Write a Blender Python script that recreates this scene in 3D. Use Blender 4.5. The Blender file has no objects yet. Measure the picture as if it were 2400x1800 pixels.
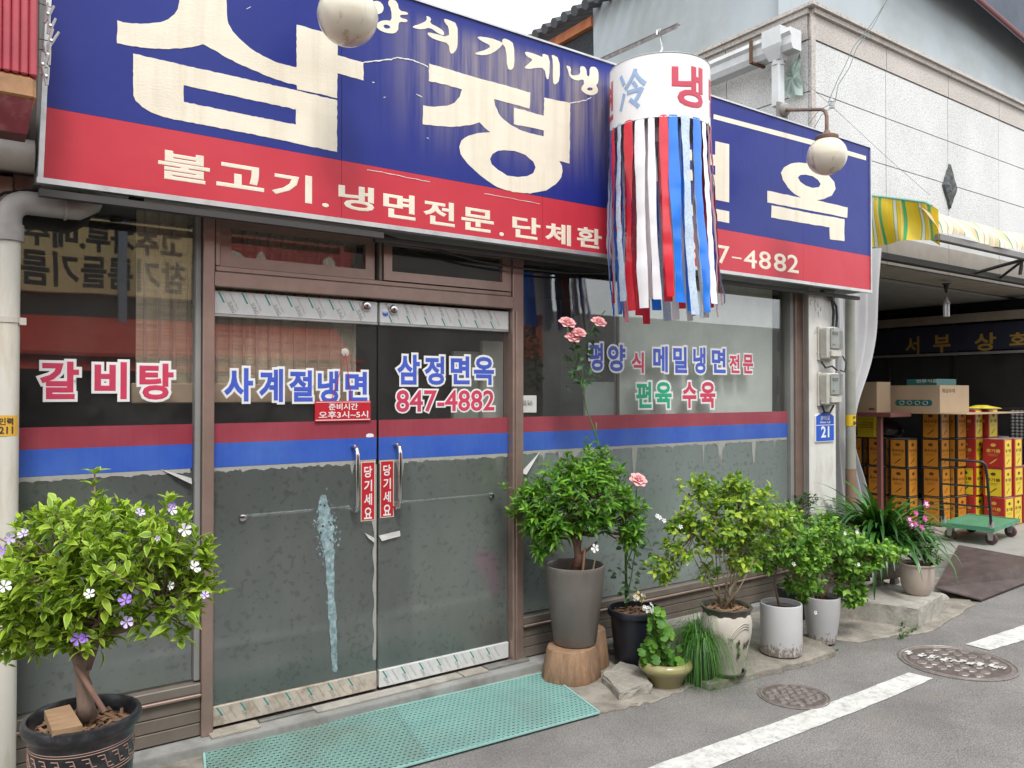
import bpy, math, random
import numpy as np
from mathutils import Vector, Matrix
R_ = random.Random(7)
sc = bpy.context.scene
COL = sc.collection

# ------------------------------------------------------------------ camera
YAW, PIT, FPX, CAMH, DIST = math.radians(35.583), math.radians(0.659), 1870.0, 1.68, 4.12
cd = bpy.data.cameras.new('camera'); cam = bpy.data.objects.new('camera', cd); COL.objects.link(cam)
cd.sensor_width = 36; cd.lens = FPX / 2400 * 36; cd.clip_start = .05; cd.clip_end = 800
CAM = Vector((0, -DIST, CAMH)); cam.location = CAM
cam.rotation_euler = (math.radians(90) + PIT, 0, -YAW)
sc.camera = cam
# ------------------------------------------------------------------ world: bright overcast
w = bpy.data.worlds.new('World'); sc.world = w; w.use_nodes = True
nt = w.node_tree; nt.nodes.clear()
sky = nt.nodes.new('ShaderNodeTexSky'); sky.sky_type = 'NISHITA'; sky.sun_disc = False
sky.sun_elevation = math.radians(58); sky.sun_rotation = math.radians(200); sky.air_density = 1.0; sky.dust_density = 1.0
hs = nt.nodes.new('ShaderNodeHueSaturation'); hs.inputs['Saturation'].default_value = 0.18; hs.inputs['Value'].default_value = 1.0
bg = nt.nodes.new('ShaderNodeBackground'); bg.inputs['Strength'].default_value = 0.15
wo = nt.nodes.new('ShaderNodeOutputWorld')
cm = nt.nodes.new('ShaderNodeMix'); cm.data_type = 'RGBA'; cm.inputs[0].default_value = .7; cm.inputs[7].default_value = (7.5, 7.7, 7.9, 1)   # cloud cover over the sky
nt.links.new(sky.outputs[0], hs.inputs['Color']); nt.links.new(hs.outputs[0], cm.inputs[6]); nt.links.new(cm.outputs[2], bg.inputs[0]); nt.links.new(bg.outputs[0], wo.inputs[0])
sd = bpy.data.lights.new('sun', 'SUN'); sun = bpy.data.objects.new('sun', sd); COL.objects.link(sun)
sd.energy = 1.5; sd.angle = math.radians(14); sd.color = (1, .97, .92)
_az = math.radians(200); _el = math.radians(58)
sdir = Vector((math.sin(_az) * math.cos(_el), math.cos(_az) * math.cos(_el), math.sin(_el)))
sun.rotation_euler = sdir.to_track_quat('Z', 'Y').to_euler(); sun.location = (0, -20, 30)
sc.view_settings.view_transform = 'Standard'; sc.view_settings.look = 'None'
sc.view_settings.gamma = 1; sc.view_settings.use_curve_mapping = False
sc.view_settings.exposure = 0.78
sc.cycles.use_denoising = True
sc.cycles.max_bounces = 10; sc.cycles.transparent_max_bounces = 24; sc.cycles.glossy_bounces = 4
sc.cycles.caustics_reflective = False; sc.cycles.caustics_refractive = False

# ------------------------------------------------------------------ measuring helpers (photo pixel -> point of a real plane)
_f = Vector((math.sin(YAW) * math.cos(PIT), math.cos(YAW) * math.cos(PIT), math.sin(PIT)))
_r = _f.cross(Vector((0, 0, 1))).normalized(); _u = _r.cross(_f)
def ray(px, py): return _f + _r * ((px - 1200) / FPX) + _u * ((900 - py) / FPX)
def P(px, py, y=0.0):
    d = ray(px, py); return CAM + d * ((y + DIST) / d.y)
def PX(px, py, x):
    d = ray(px, py); return CAM + d * (x / d.x)
def G(px, py, z=-.06):
    d = ray(px, py); return CAM + d * ((z - CAMH) / d.z)
def Cz(px, py, Z): return CAM + ray(px, py) * Z
def X(px, y=0.0): return P(px, 900, y).x

# ------------------------------------------------------------------ materials
def new_mat(name):
    m = bpy.data.materials.new(name); m.use_nodes = True
    return m, m.node_tree.nodes, m.node_tree.links, m.node_tree.nodes['Principled BSDF']
def noise(ns, ls, scale, detail=4, rough=.55, vec=None, sc3=None):
    n = ns.new('ShaderNodeTexNoise'); n.inputs['Scale'].default_value = scale
    n.inputs['Detail'].default_value = detail; n.inputs['Roughness'].default_value = rough
    tc = ns.new('ShaderNodeTexCoord'); mp = ns.new('ShaderNodeMapping')
    if sc3: mp.inputs['Scale'].default_value = sc3
    ls.new(tc.outputs['Object'], mp.inputs[0]); ls.new(mp.outputs[0], n.inputs['Vector'])
    return n
def ramp(ns, ls, src, stops, interp='LINEAR'):
    r = ns.new('ShaderNodeValToRGB'); cr = r.color_ramp; cr.interpolation = interp
    while len(cr.elements) < len(stops): cr.elements.new(.5)
    for e, (p, c) in zip(cr.elements, stops):
        e.position = p; e.color = (c, c, c, 1) if isinstance(c, (int, float)) else (*c, 1)
    ls.new(src, r.inputs[0]); return r
def mix(ns, ls, fac, a, b, mode='MIX'):
    m = ns.new('ShaderNodeMix'); m.data_type = 'RGBA'; m.blend_type = mode
    for sock, v in ((m.inputs[0], fac), (m.inputs[6], a), (m.inputs[7], b)):
        if hasattr(v, 'is_output') or hasattr(v, 'links'): ls.new(v, sock)
        elif isinstance(v, (int, float)): sock.default_value = v
        else: sock.default_value = (*v, 1)
    return m.outputs[2]
def M(name, col, rough=.6, var=.12, nscale=6, metal=0, bump=0, bscale=60, dirt=None, dscale=3, damt=.5, spec=.5, coat=0, sc3=None, dsc3=None, trans=0):
    m, ns, ls, b = new_mat(name)
    n = noise(ns, ls, nscale, 5, .6, sc3=sc3)
    r = ramp(ns, ls, n.outputs[0], [(.3, [c * (1 - var) for c in col]), (.7, [min(1, c * (1 + var)) for c in col])])
    out = r.outputs[0]
    if dirt:
        n2 = noise(ns, ls, dscale, 6, .7, sc3=dsc3)
        f = ramp(ns, ls, n2.outputs[0], [(.48, 0.0), (.72, damt)])
        out = mix(ns, ls, f.outputs[0], out, dirt)
    ls.new(out, b.inputs['Base Color'])
    b.inputs['Roughness'].default_value = rough; b.inputs['Metallic'].default_value = metal
    b.inputs['Specular IOR Level'].default_value = spec; b.inputs['Coat Weight'].default_value = coat
    b.inputs['Coat Roughness'].default_value = .08
    if trans: b.inputs['Transmission Weight'].default_value = trans
    if bump:
        nb = noise(ns, ls, bscale, 4, .6, sc3=sc3); bp = ns.new('ShaderNodeBump')
        bp.inputs['Strength'].default_value = bump; bp.inputs['Distance'].default_value = .01
        ls.new(nb.outputs[0], bp.inputs['Height']); ls.new(bp.outputs[0], b.inputs['Normal'])
    return m
def glass_mat(name, tint=(.9, .93, .92), refl=.2, ior=1.5, dirtamt=.03):
    m, ns, ls, b = new_mat(name); ns.remove(b); out = ns['Material Output']
    tr = ns.new('ShaderNodeBsdfTransparent'); tr.inputs[0].default_value = (*tint, 1)
    gl = ns.new('ShaderNodeBsdfGlossy'); gl.inputs['Roughness'].default_value = .015
    gl.inputs['Color'].default_value = (.95, .97, .97, 1)
    lw = ns.new('ShaderNodeLayerWeight'); pw = ns.new('ShaderNodeMath'); pw.operation = 'POWER'; pw.inputs[1].default_value = 5
    ls.new(lw.outputs['Facing'], pw.inputs[0])
    ad = ns.new('ShaderNodeMath'); ad.operation = 'MULTIPLY_ADD'; ad.inputs[1].default_value = 1 - refl; ad.inputs[2].default_value = refl
    ls.new(pw.outputs[0], ad.inputs[0])
    nb = noise(ns, ls, 1.1, 2); bp = ns.new('ShaderNodeBump'); bp.inputs['Strength'].default_value = .012; bp.inputs['Distance'].default_value = .1
    ls.new(nb.outputs[0], bp.inputs['Height']); ls.new(bp.outputs[0], gl.inputs['Normal'])
    mx = ns.new('ShaderNodeMixShader'); ls.new(ad.outputs[0], mx.inputs[0]); ls.new(tr.outputs[0], mx.inputs[1]); ls.new(gl.outputs[0], mx.inputs[2])
    df = ns.new('ShaderNodeBsdfDiffuse'); df.inputs[0].default_value = (.35, .34, .32, 1)
    n2 = noise(ns, ls, 3, 6, .7); f = ramp(ns, ls, n2.outputs[0], [(.4, dirtamt * .3), (.75, dirtamt)])
    m2 = ns.new('ShaderNodeMixShader'); ls.new(f.outputs[0], m2.inputs[0]); ls.new(mx.outputs[0], m2.inputs[1]); ls.new(df.outputs[0], m2.inputs[2])
    ls.new(m2.outputs[0], out.inputs[0]); return m
def frost_mat(name='frosted_film', share=.86, c0=(.3, .33, .315), c1=(.46, .53, .5)):
    m, ns, ls, b = new_mat(name); out = ns['Material Output']
    n = noise(ns, ls, 1.1, 3, .5); c = ramp(ns, ls, n.outputs[0], [(.3, c0), (.7, c1)])
    n2 = noise(ns, ls, 30, 2, .5); n3 = noise(ns, ls, 5, 2, .5); ad2 = ns.new('ShaderNodeMath'); ad2.operation = 'MULTIPLY_ADD'; ad2.inputs[1].default_value = .35; ls.new(n3.outputs[0], ad2.inputs[0]); ls.new(n2.outputs[0], ad2.inputs[2])
    f = ramp(ns, ls, ad2.outputs[0], [(.765, 0.), (.81, .38)])
    col = mix(ns, ls, f.outputs[0], c.outputs[0], (.09, .1, .095))
    ls.new(col, b.inputs['Base Color']); b.inputs['Roughness'].default_value = .28; b.inputs['Specular IOR Level'].default_value = .9; b.inputs['Coat Weight'].default_value = 1; b.inputs['Coat Roughness'].default_value = .2
    rf = ns.new('ShaderNodeBsdfRefraction'); rf.inputs['IOR'].default_value = 1.12; rf.inputs['Roughness'].default_value = .24
    smg = noise(ns, ls, 2.3, 5, .65, sc3=(1.6, 1, .8)); sm = ramp(ns, ls, smg.outputs[0], [(.3, (.74, .8, .78)), (.68, (1, 1, 1))]); tcol = mix(ns, ls, f.outputs[0], sm.outputs[0], (.62, .67, .65)); ls.new(tcol, rf.inputs[0])
    tl = ns.new('ShaderNodeBsdfTranslucent'); ls.new(tcol, tl.inputs[0])
    m1 = ns.new('ShaderNodeMixShader'); m1.inputs[0].default_value = .74; ls.new(tl.outputs[0], m1.inputs[1]); ls.new(rf.outputs[0], m1.inputs[2])
    mx = ns.new('ShaderNodeMixShader'); mx.inputs[0].default_value = share
    ls.new(b.outputs[0], mx.inputs[1]); ls.new(m1.outputs[0], mx.inputs[2])
    gl = ns.new('ShaderNodeBsdfGlossy'); gl.inputs['Roughness'].default_value = .22
    lw = ns.new('ShaderNodeLayerWeight'); pw = ns.new('ShaderNodeMath'); pw.operation = 'POWER'; pw.inputs[1].default_value = 4; ls.new(lw.outputs['Facing'], pw.inputs[0])
    ad = ns.new('ShaderNodeMath'); ad.operation = 'MULTIPLY_ADD'; ad.inputs[1].default_value = .8; ad.inputs[2].default_value = .075; ls.new(pw.outputs[0], ad.inputs[0])
    m2 = ns.new('ShaderNodeMixShader'); ls.new(ad.outputs[0], m2.inputs[0]); ls.new(mx.outputs[0], m2.inputs[1]); ls.new(gl.outputs[0], m2.inputs[2]); ls.new(m2.outputs[0], out.inputs[0])
    return m
def leaf_mat(name, dark, lightc, edge=None, trans=.25, rough=.52):
    m, ns, ls, b = new_mat(name); out = ns['Material Output']
    at = ns.new('ShaderNodeAttribute'); at.attribute_name = 'tint'
    oi = ns.new('ShaderNodeObjectInfo'); ad = ns.new('ShaderNodeMath'); ad.operation = 'ADD'
    fr = ns.new('ShaderNodeMath'); fr.operation = 'FRACT'
    ls.new(at.outputs['Fac'], ad.inputs[0]); ls.new(oi.outputs['Random'], ad.inputs[1]); ls.new(ad.outputs[0], fr.inputs[0])
    r = ramp(ns, ls, fr.outputs[0], [(0, dark), (.6, [(a + c) / 2 for a, c in zip(dark, lightc)]), (1, lightc)])
    n = noise(ns, ls, 45, 2); col = mix(ns, ls, .35, r.outputs[0], n.outputs[0], 'OVERLAY')
    if edge:
        uv = ns.new('ShaderNodeUVMap'); sp = ns.new('ShaderNodeSeparateXYZ'); ls.new(uv.outputs[0], sp.inputs[0])
        f = ramp(ns, ls, sp.outputs[0], [(.55, 0.), (1, .9)]); col = mix(ns, ls, f.outputs[0], col, edge)
    ls.new(col, b.inputs['Base Color']); b.inputs['Roughness'].default_value = rough
    tl = ns.new('ShaderNodeBsdfTranslucent'); c2 = mix(ns, ls, .5, col, (.25, .45, .03)); ls.new(c2, tl.inputs[0])
    mx = ns.new('ShaderNodeMixShader'); mx.inputs[0].default_value = trans
    ls.new(b.outputs[0], mx.inputs[1]); ls.new(tl.outputs[0], mx.inputs[2]); ls.new(mx.outputs[0], out.inputs[0])
    return m
def stripe_mat(name, stops, repeat, rough=.6, fade=None):
    m, ns, ls, b = new_mat(name)
    uv = ns.new('ShaderNodeUVMap'); sp = ns.new('ShaderNodeSeparateXYZ'); ls.new(uv.outputs[0], sp.inputs[0])
    mu = ns.new('ShaderNodeMath'); mu.operation = 'MULTIPLY'; mu.inputs[1].default_value = repeat
    fr = ns.new('ShaderNodeMath'); fr.operation = 'FRACT'; ls.new(sp.outputs[0], mu.inputs[0]); ls.new(mu.outputs[0], fr.inputs[0])
    r = ramp(ns, ls, fr.outputs[0], stops, 'CONSTANT'); col = r.outputs[0]
    n = noise(ns, ls, 9, 5); f = ramp(ns, ls, n.outputs[0], [(.35, 0.), (.75, .3)])
    col = mix(ns, ls, f.outputs[0], col, fade or (.3, .28, .2))
    ls.new(col, b.inputs['Base Color']); b.inputs['Roughness'].default_value = rough; return m

BROWN = M('bronze_aluminium', (.35, .25, .21), .36, .1, 9, metal=.5, dirt=(.22, .19, .16), dscale=5, damt=.35)
BROWN2 = M('bronze_aluminium_low', (.19, .165, .14), .45, .12, 9, metal=.2, dirt=(.24, .21, .17), dscale=7, damt=.45)
GREYSTRIP = M('grey_weatherstrip', (.26, .26, .25), .5, .1)
GLASS = glass_mat('window_glass', (.97, .98, .975), refl=.1, dirtamt=.075)
FROST = frost_mat(share=.8); FROSTLIT = frost_mat('interior_glow_frosted_film', .58, (.34, .42, .4), (.5, .6, .57))  # second is a lighter copy: glow of the bright interior put into its colour
def film(name, col, fade):
    m, ns, ls, b = new_mat(name)
    n = noise(ns, ls, 2.2, 4, .6); r = ramp(ns, ls, n.outputs[0], [(.3, col), (.75, fade)])
    n2 = noise(ns, ls, 60, 3, .6, sc3=(1, 1, .08)); c = mix(ns, ls, .12, r.outputs[0], n2.outputs[0], 'OVERLAY')
    ls.new(c, b.inputs['Base Color']); b.inputs['Roughness'].default_value = .35; b.inputs['Coat Weight'].default_value = .5; b.inputs['Coat Roughness'].default_value = .06
    return m
REDFILM = film('red_window_film', (.27, .035, .055), (.36, .075, .1))
BLUEFILM = film('blue_window_film', (.025, .085, .46), (.07, .16, .5))
def sign_mat(name, col, fade, stain):
    m, ns, ls, b = new_mat(name)
    n = noise(ns, ls, 1.1, 3, .5); r = ramp(ns, ls, n.outputs[0], [(.3, col), (.75, fade)]); c = r.outputs[0]
    # rain streaks: tall thin noise, strongest near the upper middle of the panel
    n2 = noise(ns, ls, 1, 5, .65, sc3=(16, 1, .7)); f = ramp(ns, ls, n2.outputs[0], [(.36, 0.1), (.6, 1.)])
    tc = ns.new('ShaderNodeTexCoord'); sp = ns.new('ShaderNodeSeparateXYZ'); ls.new(tc.outputs['Object'], sp.inputs[0])
    def band(sock, a0, a1, b0, b1):
        q = ns.new('ShaderNodeMapRange'); q.inputs[1].default_value = a0; q.inputs[2].default_value = a1; q.interpolation_type = 'SMOOTHSTEP'
        q2 = ns.new('ShaderNodeMapRange'); q2.inputs[1].default_value = b0; q2.inputs[2].default_value = b1; q2.inputs[3].default_value = 1; q2.inputs[4].default_value = 0; q2.interpolation_type = 'SMOOTHSTEP'
        ls.new(sock, q.inputs[0]); ls.new(sock, q2.inputs[0]); mm = ns.new('ShaderNodeMath'); mm.operation = 'MULTIPLY'
        ls.new(q.outputs[0], mm.inputs[0]); ls.new(q2.outputs[0], mm.inputs[1]); return mm.outputs[0]
    m1 = band(sp.outputs[0], -1.7, -1.0, .05, .3); m2 = band(sp.outputs[2], .35, .95, 1.1, 1.24)   # relative to the sign's own origin
    mm = ns.new('ShaderNodeMath'); mm.operation = 'MULTIPLY'; ls.new(m1, mm.inputs[0]); ls.new(m2, mm.inputs[1])
    m3 = ns.new('ShaderNodeMath'); m3.operation = 'MULTIPLY'; ls.new(mm.outputs[0], m3.inputs[0]); ls.new(f.outputs[0], m3.inputs[1])
    m4 = ns.new('ShaderNodeMath'); m4.operation = 'MULTIPLY'; m4.inputs[1].default_value = stain; ls.new(m3.outputs[0], m4.inputs[0])
    c = mix(ns, ls, m4.outputs[0], c, (.36, .31, .27))
    ls.new(c, b.inputs['Base Color']); b.inputs['Roughness'].default_value = .45; b.inputs['Specular IOR Level'].default_value = .28; b.inputs['Coat Weight'].default_value = .05
    nb = noise(ns, ls, 3.5, 3); nb2 = noise(ns, ls, 140, 2); s = ns.new('ShaderNodeMath'); s.operation = 'MULTIPLY_ADD'; s.inputs[1].default_value = .03
    ls.new(nb2.outputs[0], s.inputs[0]); ls.new(nb.outputs[0], s.inputs[2])
    bp = ns.new('ShaderNodeBump'); bp.inputs['Strength'].default_value = .25; bp.inputs['Distance'].default_value = .02
    ls.new(s.outputs[0], bp.inputs['Height']); ls.new(bp.outputs[0], b.inputs['Normal']); return m
SIGNBLUE = sign_mat('sign_blue_vinyl', (.009, .018, .2), (.02, .034, .22), .65)
SIGNRED = sign_mat('sign_red_vinyl', (.5, .026, .045), (.56, .05, .07), 0)
CREAM = M('cream_vinyl', (.80, .74, .60), .45, .05, 4, bump=.18, bscale=55, dirt=(.5, .42, .28), dscale=1.2, damt=.35, sc3=(1, 1, 2.2), dsc3=(9, 1, .6))
SILVER = M('brushed_silver_frame', (.55, .56, .56), .35, .08, metal=.6, dirt=(.2, .17, .14), dscale=8, damt=.35)
WHITEVIN = M('white_vinyl', (.78, .78, .77), .45, .03)
BLUEVIN = M('blue_vinyl', (.06, .11, .52), .4, .12)
REDVIN = M('red_vinyl', (.58, .05, .11), .4, .1)
GREENVIN = M('green_vinyl', (.02, .38, .2), .4, .1)
STICKRED = M('sticker_red', (.5, .018, .03), .4, .06)
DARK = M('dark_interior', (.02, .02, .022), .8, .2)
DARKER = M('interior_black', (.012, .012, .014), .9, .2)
STEEL = M('polished_steel', (.62, .62, .62), .18, .05, metal=1)
PROTECT = M('protective_film_steel', (.66, .67, .66), .4, .06, 8, dirt=(.4, .34, .27), dscale=9, damt=.25)
PROTECTD = M('protective_film_worn', (.5, .45, .38), .5, .12, 8, dirt=(.22, .15, .09), dscale=12, damt=.8)
TEAL = M('teal_print', (.02, .27, .24), .5, .05)
INK = M('black_ink', (.03, .03, .03), .5, .05)
INKGREY = M('grey_ink', (.25, .25, .25), .5, .05)
ASPHALT = None

# ------------------------------------------------------------------ mesh builder
WL = {}
def wl(o): return WL.get(o.name, Vector((0, 0, 0))) if o else Vector((0, 0, 0))
def tag(o, label=None, cat=None, group=None, kind=None):
    if label: o['label'] = label
    if cat: o['category'] = cat
    if group: o['group'] = group
    if kind: o['kind'] = kind
    return o
def thing(name, label, cat, loc=(0, 0, 0), group=None):
    o = bpy.data.objects.new(name, None); o.empty_display_size = .1; COL.objects.link(o); o.location = loc
    WL[o.name] = Vector(loc); return tag(o, label, cat, group)
def link_mesh(name, me, mat, parent=None, origin=None):
    o = bpy.data.objects.new(name, me); COL.objects.link(o)
    if mat is not None and not me.materials: me.materials.append(mat)
    if parent is not None: o.parent = parent
    WL[o.name] = wl(parent); return o
class MB:
    def __init__(s): s.v = []; s.f = []; s.uv = None; s.tint = None
    def add(s, vs, fs):
        n = len(s.v); s.v += [tuple(v) for v in vs]; s.f += [tuple(i + n for i in f) for f in fs]; return s
    def box(s, a, b):
        x0, x1 = sorted((a[0], b[0])); y0, y1 = sorted((a[1], b[1])); z0, z1 = sorted((a[2], b[2]))
        return s.add([(x0, y0, z0), (x1, y0, z0), (x1, y1, z0), (x0, y1, z0), (x0, y0, z1), (x1, y0, z1), (x1, y1, z1), (x0, y1, z1)],
                     [(0, 3, 2, 1), (4, 5, 6, 7), (0, 1, 5, 4), (1, 2, 6, 5), (2, 3, 7, 6), (3, 0, 4, 7)])
    def hexa(s, p): return s.add(p, [(0, 3, 2, 1), (4, 5, 6, 7), (0, 1, 5, 4), (1, 2, 6, 5), (2, 3, 7, 6), (3, 0, 4, 7)])
    def bbox(s, a, b, c=.01):   # bevelled box: chamfered in plan and at the top
        x0, x1 = sorted((a[0], b[0])); y0, y1 = sorted((a[1], b[1])); z0, z1 = sorted((a[2], b[2]))
        def ringp(e, z): return [(x0 + e, y0, z), (x1 - e, y0, z), (x1, y0 + e, z), (x1, y1 - e, z), (x1 - e, y1, z), (x0 + e, y1, z), (x0, y1 - e, z), (x0, y0 + e, z)]
        def inset(z): return [(x0 + 2 * c, y0 + c, z), (x1 - 2 * c, y0 + c, z), (x1 - c, y0 + 2 * c, z), (x1 - c, y1 - 2 * c, z), (x1 - 2 * c, y1 - c, z), (x0 + 2 * c, y1 - c, z), (x0 + c, y1 - 2 * c, z), (x0 + c, y0 + 2 * c, z)]
        vs = inset(z0) + ringp(c, z0 + c) + ringp(c, z1 - c) + inset(z1)
        fs = [tuple(range(7, -1, -1)), tuple(range(24, 32))]
        for k in range(3):
            for i in range(8): j = (i + 1) % 8; fs.append((k * 8 + i, k * 8 + j, k * 8 + 8 + j, k * 8 + 8 + i))
        return s.add(vs, fs)
    def tube(s, pts, r, n=8, cap=True):
        pts = [Vector(p) for p in pts]; rs = r if isinstance(r, (list, tuple)) else [r] * len(pts)
        base = len(s.v); prev = None
        for i, p in enumerate(pts):
            d = (pts[min(i + 1, len(pts) - 1)] - pts[max(i - 1, 0)])
            d = d.normalized() if d.length > 1e-9 else Vector((0, 0, 1))
            if prev is None: a = d.cross(Vector((0, 0, 1)) if abs(d.z) < .9 else Vector((1, 0, 0))).normalized()
            else: a = (prev - d * prev.dot(d)).normalized()
            prev = a; b = d.cross(a)
            for k in range(n):
                t = 2 * math.pi * k / n; s.v.append(tuple(p + (a * math.cos(t) + b * math.sin(t)) * rs[i]))
        for i in range(len(pts) - 1):
            for k in range(n):
                k2 = (k + 1) % n; s.f.append((base + i * n + k, base + i * n + k2, base + (i + 1) * n + k2, base + (i + 1) * n + k))
        if cap: s.f.append(tuple(base + k for k in range(n - 1, -1, -1))); s.f.append(tuple(base + (len(pts) - 1) * n + k for k in range(n)))
        return s
    def lathe(s, prof, c, n=40, wob=None):
        base = len(s.v)
        for (r, z) in prof:
            for k in range(n):
                t = 2 * math.pi * k / n; q = r * (1 + (wob(t, z) if wob else 0)); s.v.append((c[0] + q * math.cos(t), c[1] + q * math.sin(t), c[2] + z))
        for i in range(len(prof) - 1):
            for k in range(n):
                k2 = (k + 1) % n; s.f.append((base + i * n + k, base + i * n + k2, base + (i + 1) * n + k2, base + (i + 1) * n + k))
        return s
    def disc(s, c, r, n=32, jit=0, bumpf=None):
        base = len(s.v); s.v.append((c[0], c[1], c[2])); rings = 5
        for j in range(1, rings + 1):
            for k in range(n):
                t = 2 * math.pi * k / n; s.v.append((c[0] + r * j / rings * math.cos(t), c[1] + r * j / rings * math.sin(t), c[2] + R_.uniform(-jit, jit) * (j < rings)))
        for k in range(n):
            s.f.append((base, base + 1 + k, base + 1 + (k + 1) % n))
            for j in range(rings - 1):
                a = base + 1 + j * n; s.f.append((a + k, a + n + k, a + n + (k + 1) % n, a + (k + 1) % n))
        return s
    def build(s, name, mat, parent=None, smooth=False, kind=None, label=None):
        me = bpy.data.meshes.new(name); off = wl(parent)
        vs = [(v[0] - off.x, v[1] - off.y, v[2] - off.z) for v in s.v] if off.length > 0 else s.v
        me.from_pydata(vs, [], s.f)
        if s.uv is not None:
            u = me.uv_layers.new(name='UVMap'); flat = np.array([c for f in s.f for i in f for c in s.uv[i]], dtype=np.float32); u.data.foreach_set('uv', flat)
        if s.tint is not None:
            a = me.attributes.new('tint', 'FLOAT', 'POINT'); a.data.foreach_set('value', np.array(s.tint, dtype=np.float32))
        if smooth:
            me.polygons.foreach_set('use_smooth', [True] * len(me.polygons))
            if smooth != 'full':
                try: me.set_sharp_from_angle(angle=math.radians(40))
                except Exception: pass
        me.update()
        o = link_mesh(name, me, mat, parent)
        if kind: o['kind'] = kind
        if label: o['label'] = label
        return o
def box(name, a, b, mat, parent=None, bev=0, **k):
    m = MB(); (m.bbox(a, b, bev) if bev else m.box(a, b)); return m.build(name, mat, parent, **k)
def grid(fn, nu, nv):
    m = MB(); m.uv = []
    for j in range(nv + 1):
        for i in range(nu + 1):
            u, v = i / nu, j / nv; m.v.append(tuple(fn(u, v))); m.uv.append((u, v))
    for j in range(nv):
        for i in range(nu):
            a = j * (nu + 1) + i; m.f.append((a, a + 1, a + nu + 2, a + nu + 1))
    return m
def copy_tree(o, parent=None):
    c = o.copy(); COL.objects.link(c)
    if parent: c.parent = parent
    for ch in list(o.children): copy_tree(ch, c)
    return c

# ------------------------------------------------------------------ lettering
_tc = {}
def glyphs(s, bold):
    k = (s, bold)
    if k in _tc: return _tc[k]
    c = bpy.data.curves.new('lettering', 'FONT'); c.body = s; c.size = 1; c.resolution_u = 3
    if bold: c.bevel_depth = bold; c.bevel_resolution = 1
    o = bpy.data.objects.new('lettering', c); COL.objects.link(o); bpy.context.view_layer.update()
    me = bpy.data.meshes.new_from_object(o.evaluated_get(bpy.context.evaluated_depsgraph_get()))
    v = np.empty(len(me.vertices) * 3, dtype=np.float32); me.vertices.foreach_get('co', v); v = v.reshape(-1, 3)
    f = [tuple(p.vertices) for p in me.polygons]
    bpy.data.objects.remove(o); bpy.data.curves.remove(c); bpy.data.meshes.remove(me)
    _tc[k] = (v, f); return _tc[k]
def text_to(mb, s, fn, bold=.03, ref=None, thick=.0012, shear=0):
    """place text s so that its (bold=ref) outline fills the unit square handed to fn(u, v, depth)"""
    v, f = glyphs(s, bold); r, _ = glyphs(s, ref if ref is not None else bold)
    lo, hi = r.min(0), r.max(0); zz = max(1e-6, v[:, 2].max())
    mb.add([fn((a[0] - lo[0]) / (hi[0] - lo[0]) + shear * (a[1] - lo[1]) / (hi[1] - lo[1]), (a[1] - lo[1]) / (hi[1] - lo[1]), thick * (a[2] / zz) if bold else 0.) for a in v], f)
def text_xz(mb, s, x0, x1, z0, z1, y, **k): text_to(mb, s, lambda u, v, d: (x0 + u * (x1 - x0), y - d, z0 + v * (z1 - z0)), **k)
def text_px(mb, s, box_, y, slope=0, **k):
    """box_ = photo box (x0,y0,x1,y1); slope = rise of the baseline there"""
    x0, y0, x1, y1 = box_; cx, cy = (x0 + x1) / 2, (y0 + y1) / 2; h = (y1 - y0) - abs(slope) * (x1 - x0)
    a, b = P(x0, cy, y), P(x1, cy, y); t, bo = P(cx, cy - h / 2, y), P(cx, cy + h / 2, y)
    text_xz(mb, s, a.x, b.x, bo.z, t.z, y, **k)
def shape_mesh(mb, loops, fn, thick=.003):
    """flat cut-out shape with holes: loops in 2-D, fn maps (x, y, depth) -> world"""
    c = bpy.data.curves.new('shape', 'CURVE'); c.dimensions = '2D'; c.fill_mode = 'BOTH'; c.extrude = .5
    xs = [p[0] for l in loops for p in l]; ys = [p[1] for l in loops for p in l]; S = max(max(xs) - min(xs), max(ys) - min(ys))
    for l in loops:
        sp = c.splines.new('POLY'); sp.points.add(len(l) - 1); sp.use_cyclic_u = True
        for q, (x, y) in zip(sp.points, l): q.co = ((x - xs[0]) / S, (y - ys[0]) / S, 0, 1)
    o = bpy.data.objects.new('shape', c); COL.objects.link(o); bpy.context.view_layer.update()
    me = bpy.data.meshes.new_from_object(o.evaluated_get(bpy.context.evaluated_depsgraph_get()))
    vs = [fn(v.co.x * S + xs[0], v.co.y * S + ys[0], thick * (v.co.z + .5)) for v in me.vertices]
    mb.add(vs, [tuple(p.vertices) for p in me.polygons])
    bpy.data.objects.remove(o); bpy.data.curves.remove(c); bpy.data.meshes.remove(me)
def smooth_loop(pts, it=1):
    for _ in range(it):
        q = []
        for i, p in enumerate(pts):
            n = pts[(i + 1) % len(pts)]; q += [(p[0] * .75 + n[0] * .25, p[1] * .75 + n[1] * .25), (p[0] * .25 + n[0] * .75, p[1] * .25 + n[1] * .75)]
        pts = q
    return pts

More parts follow.
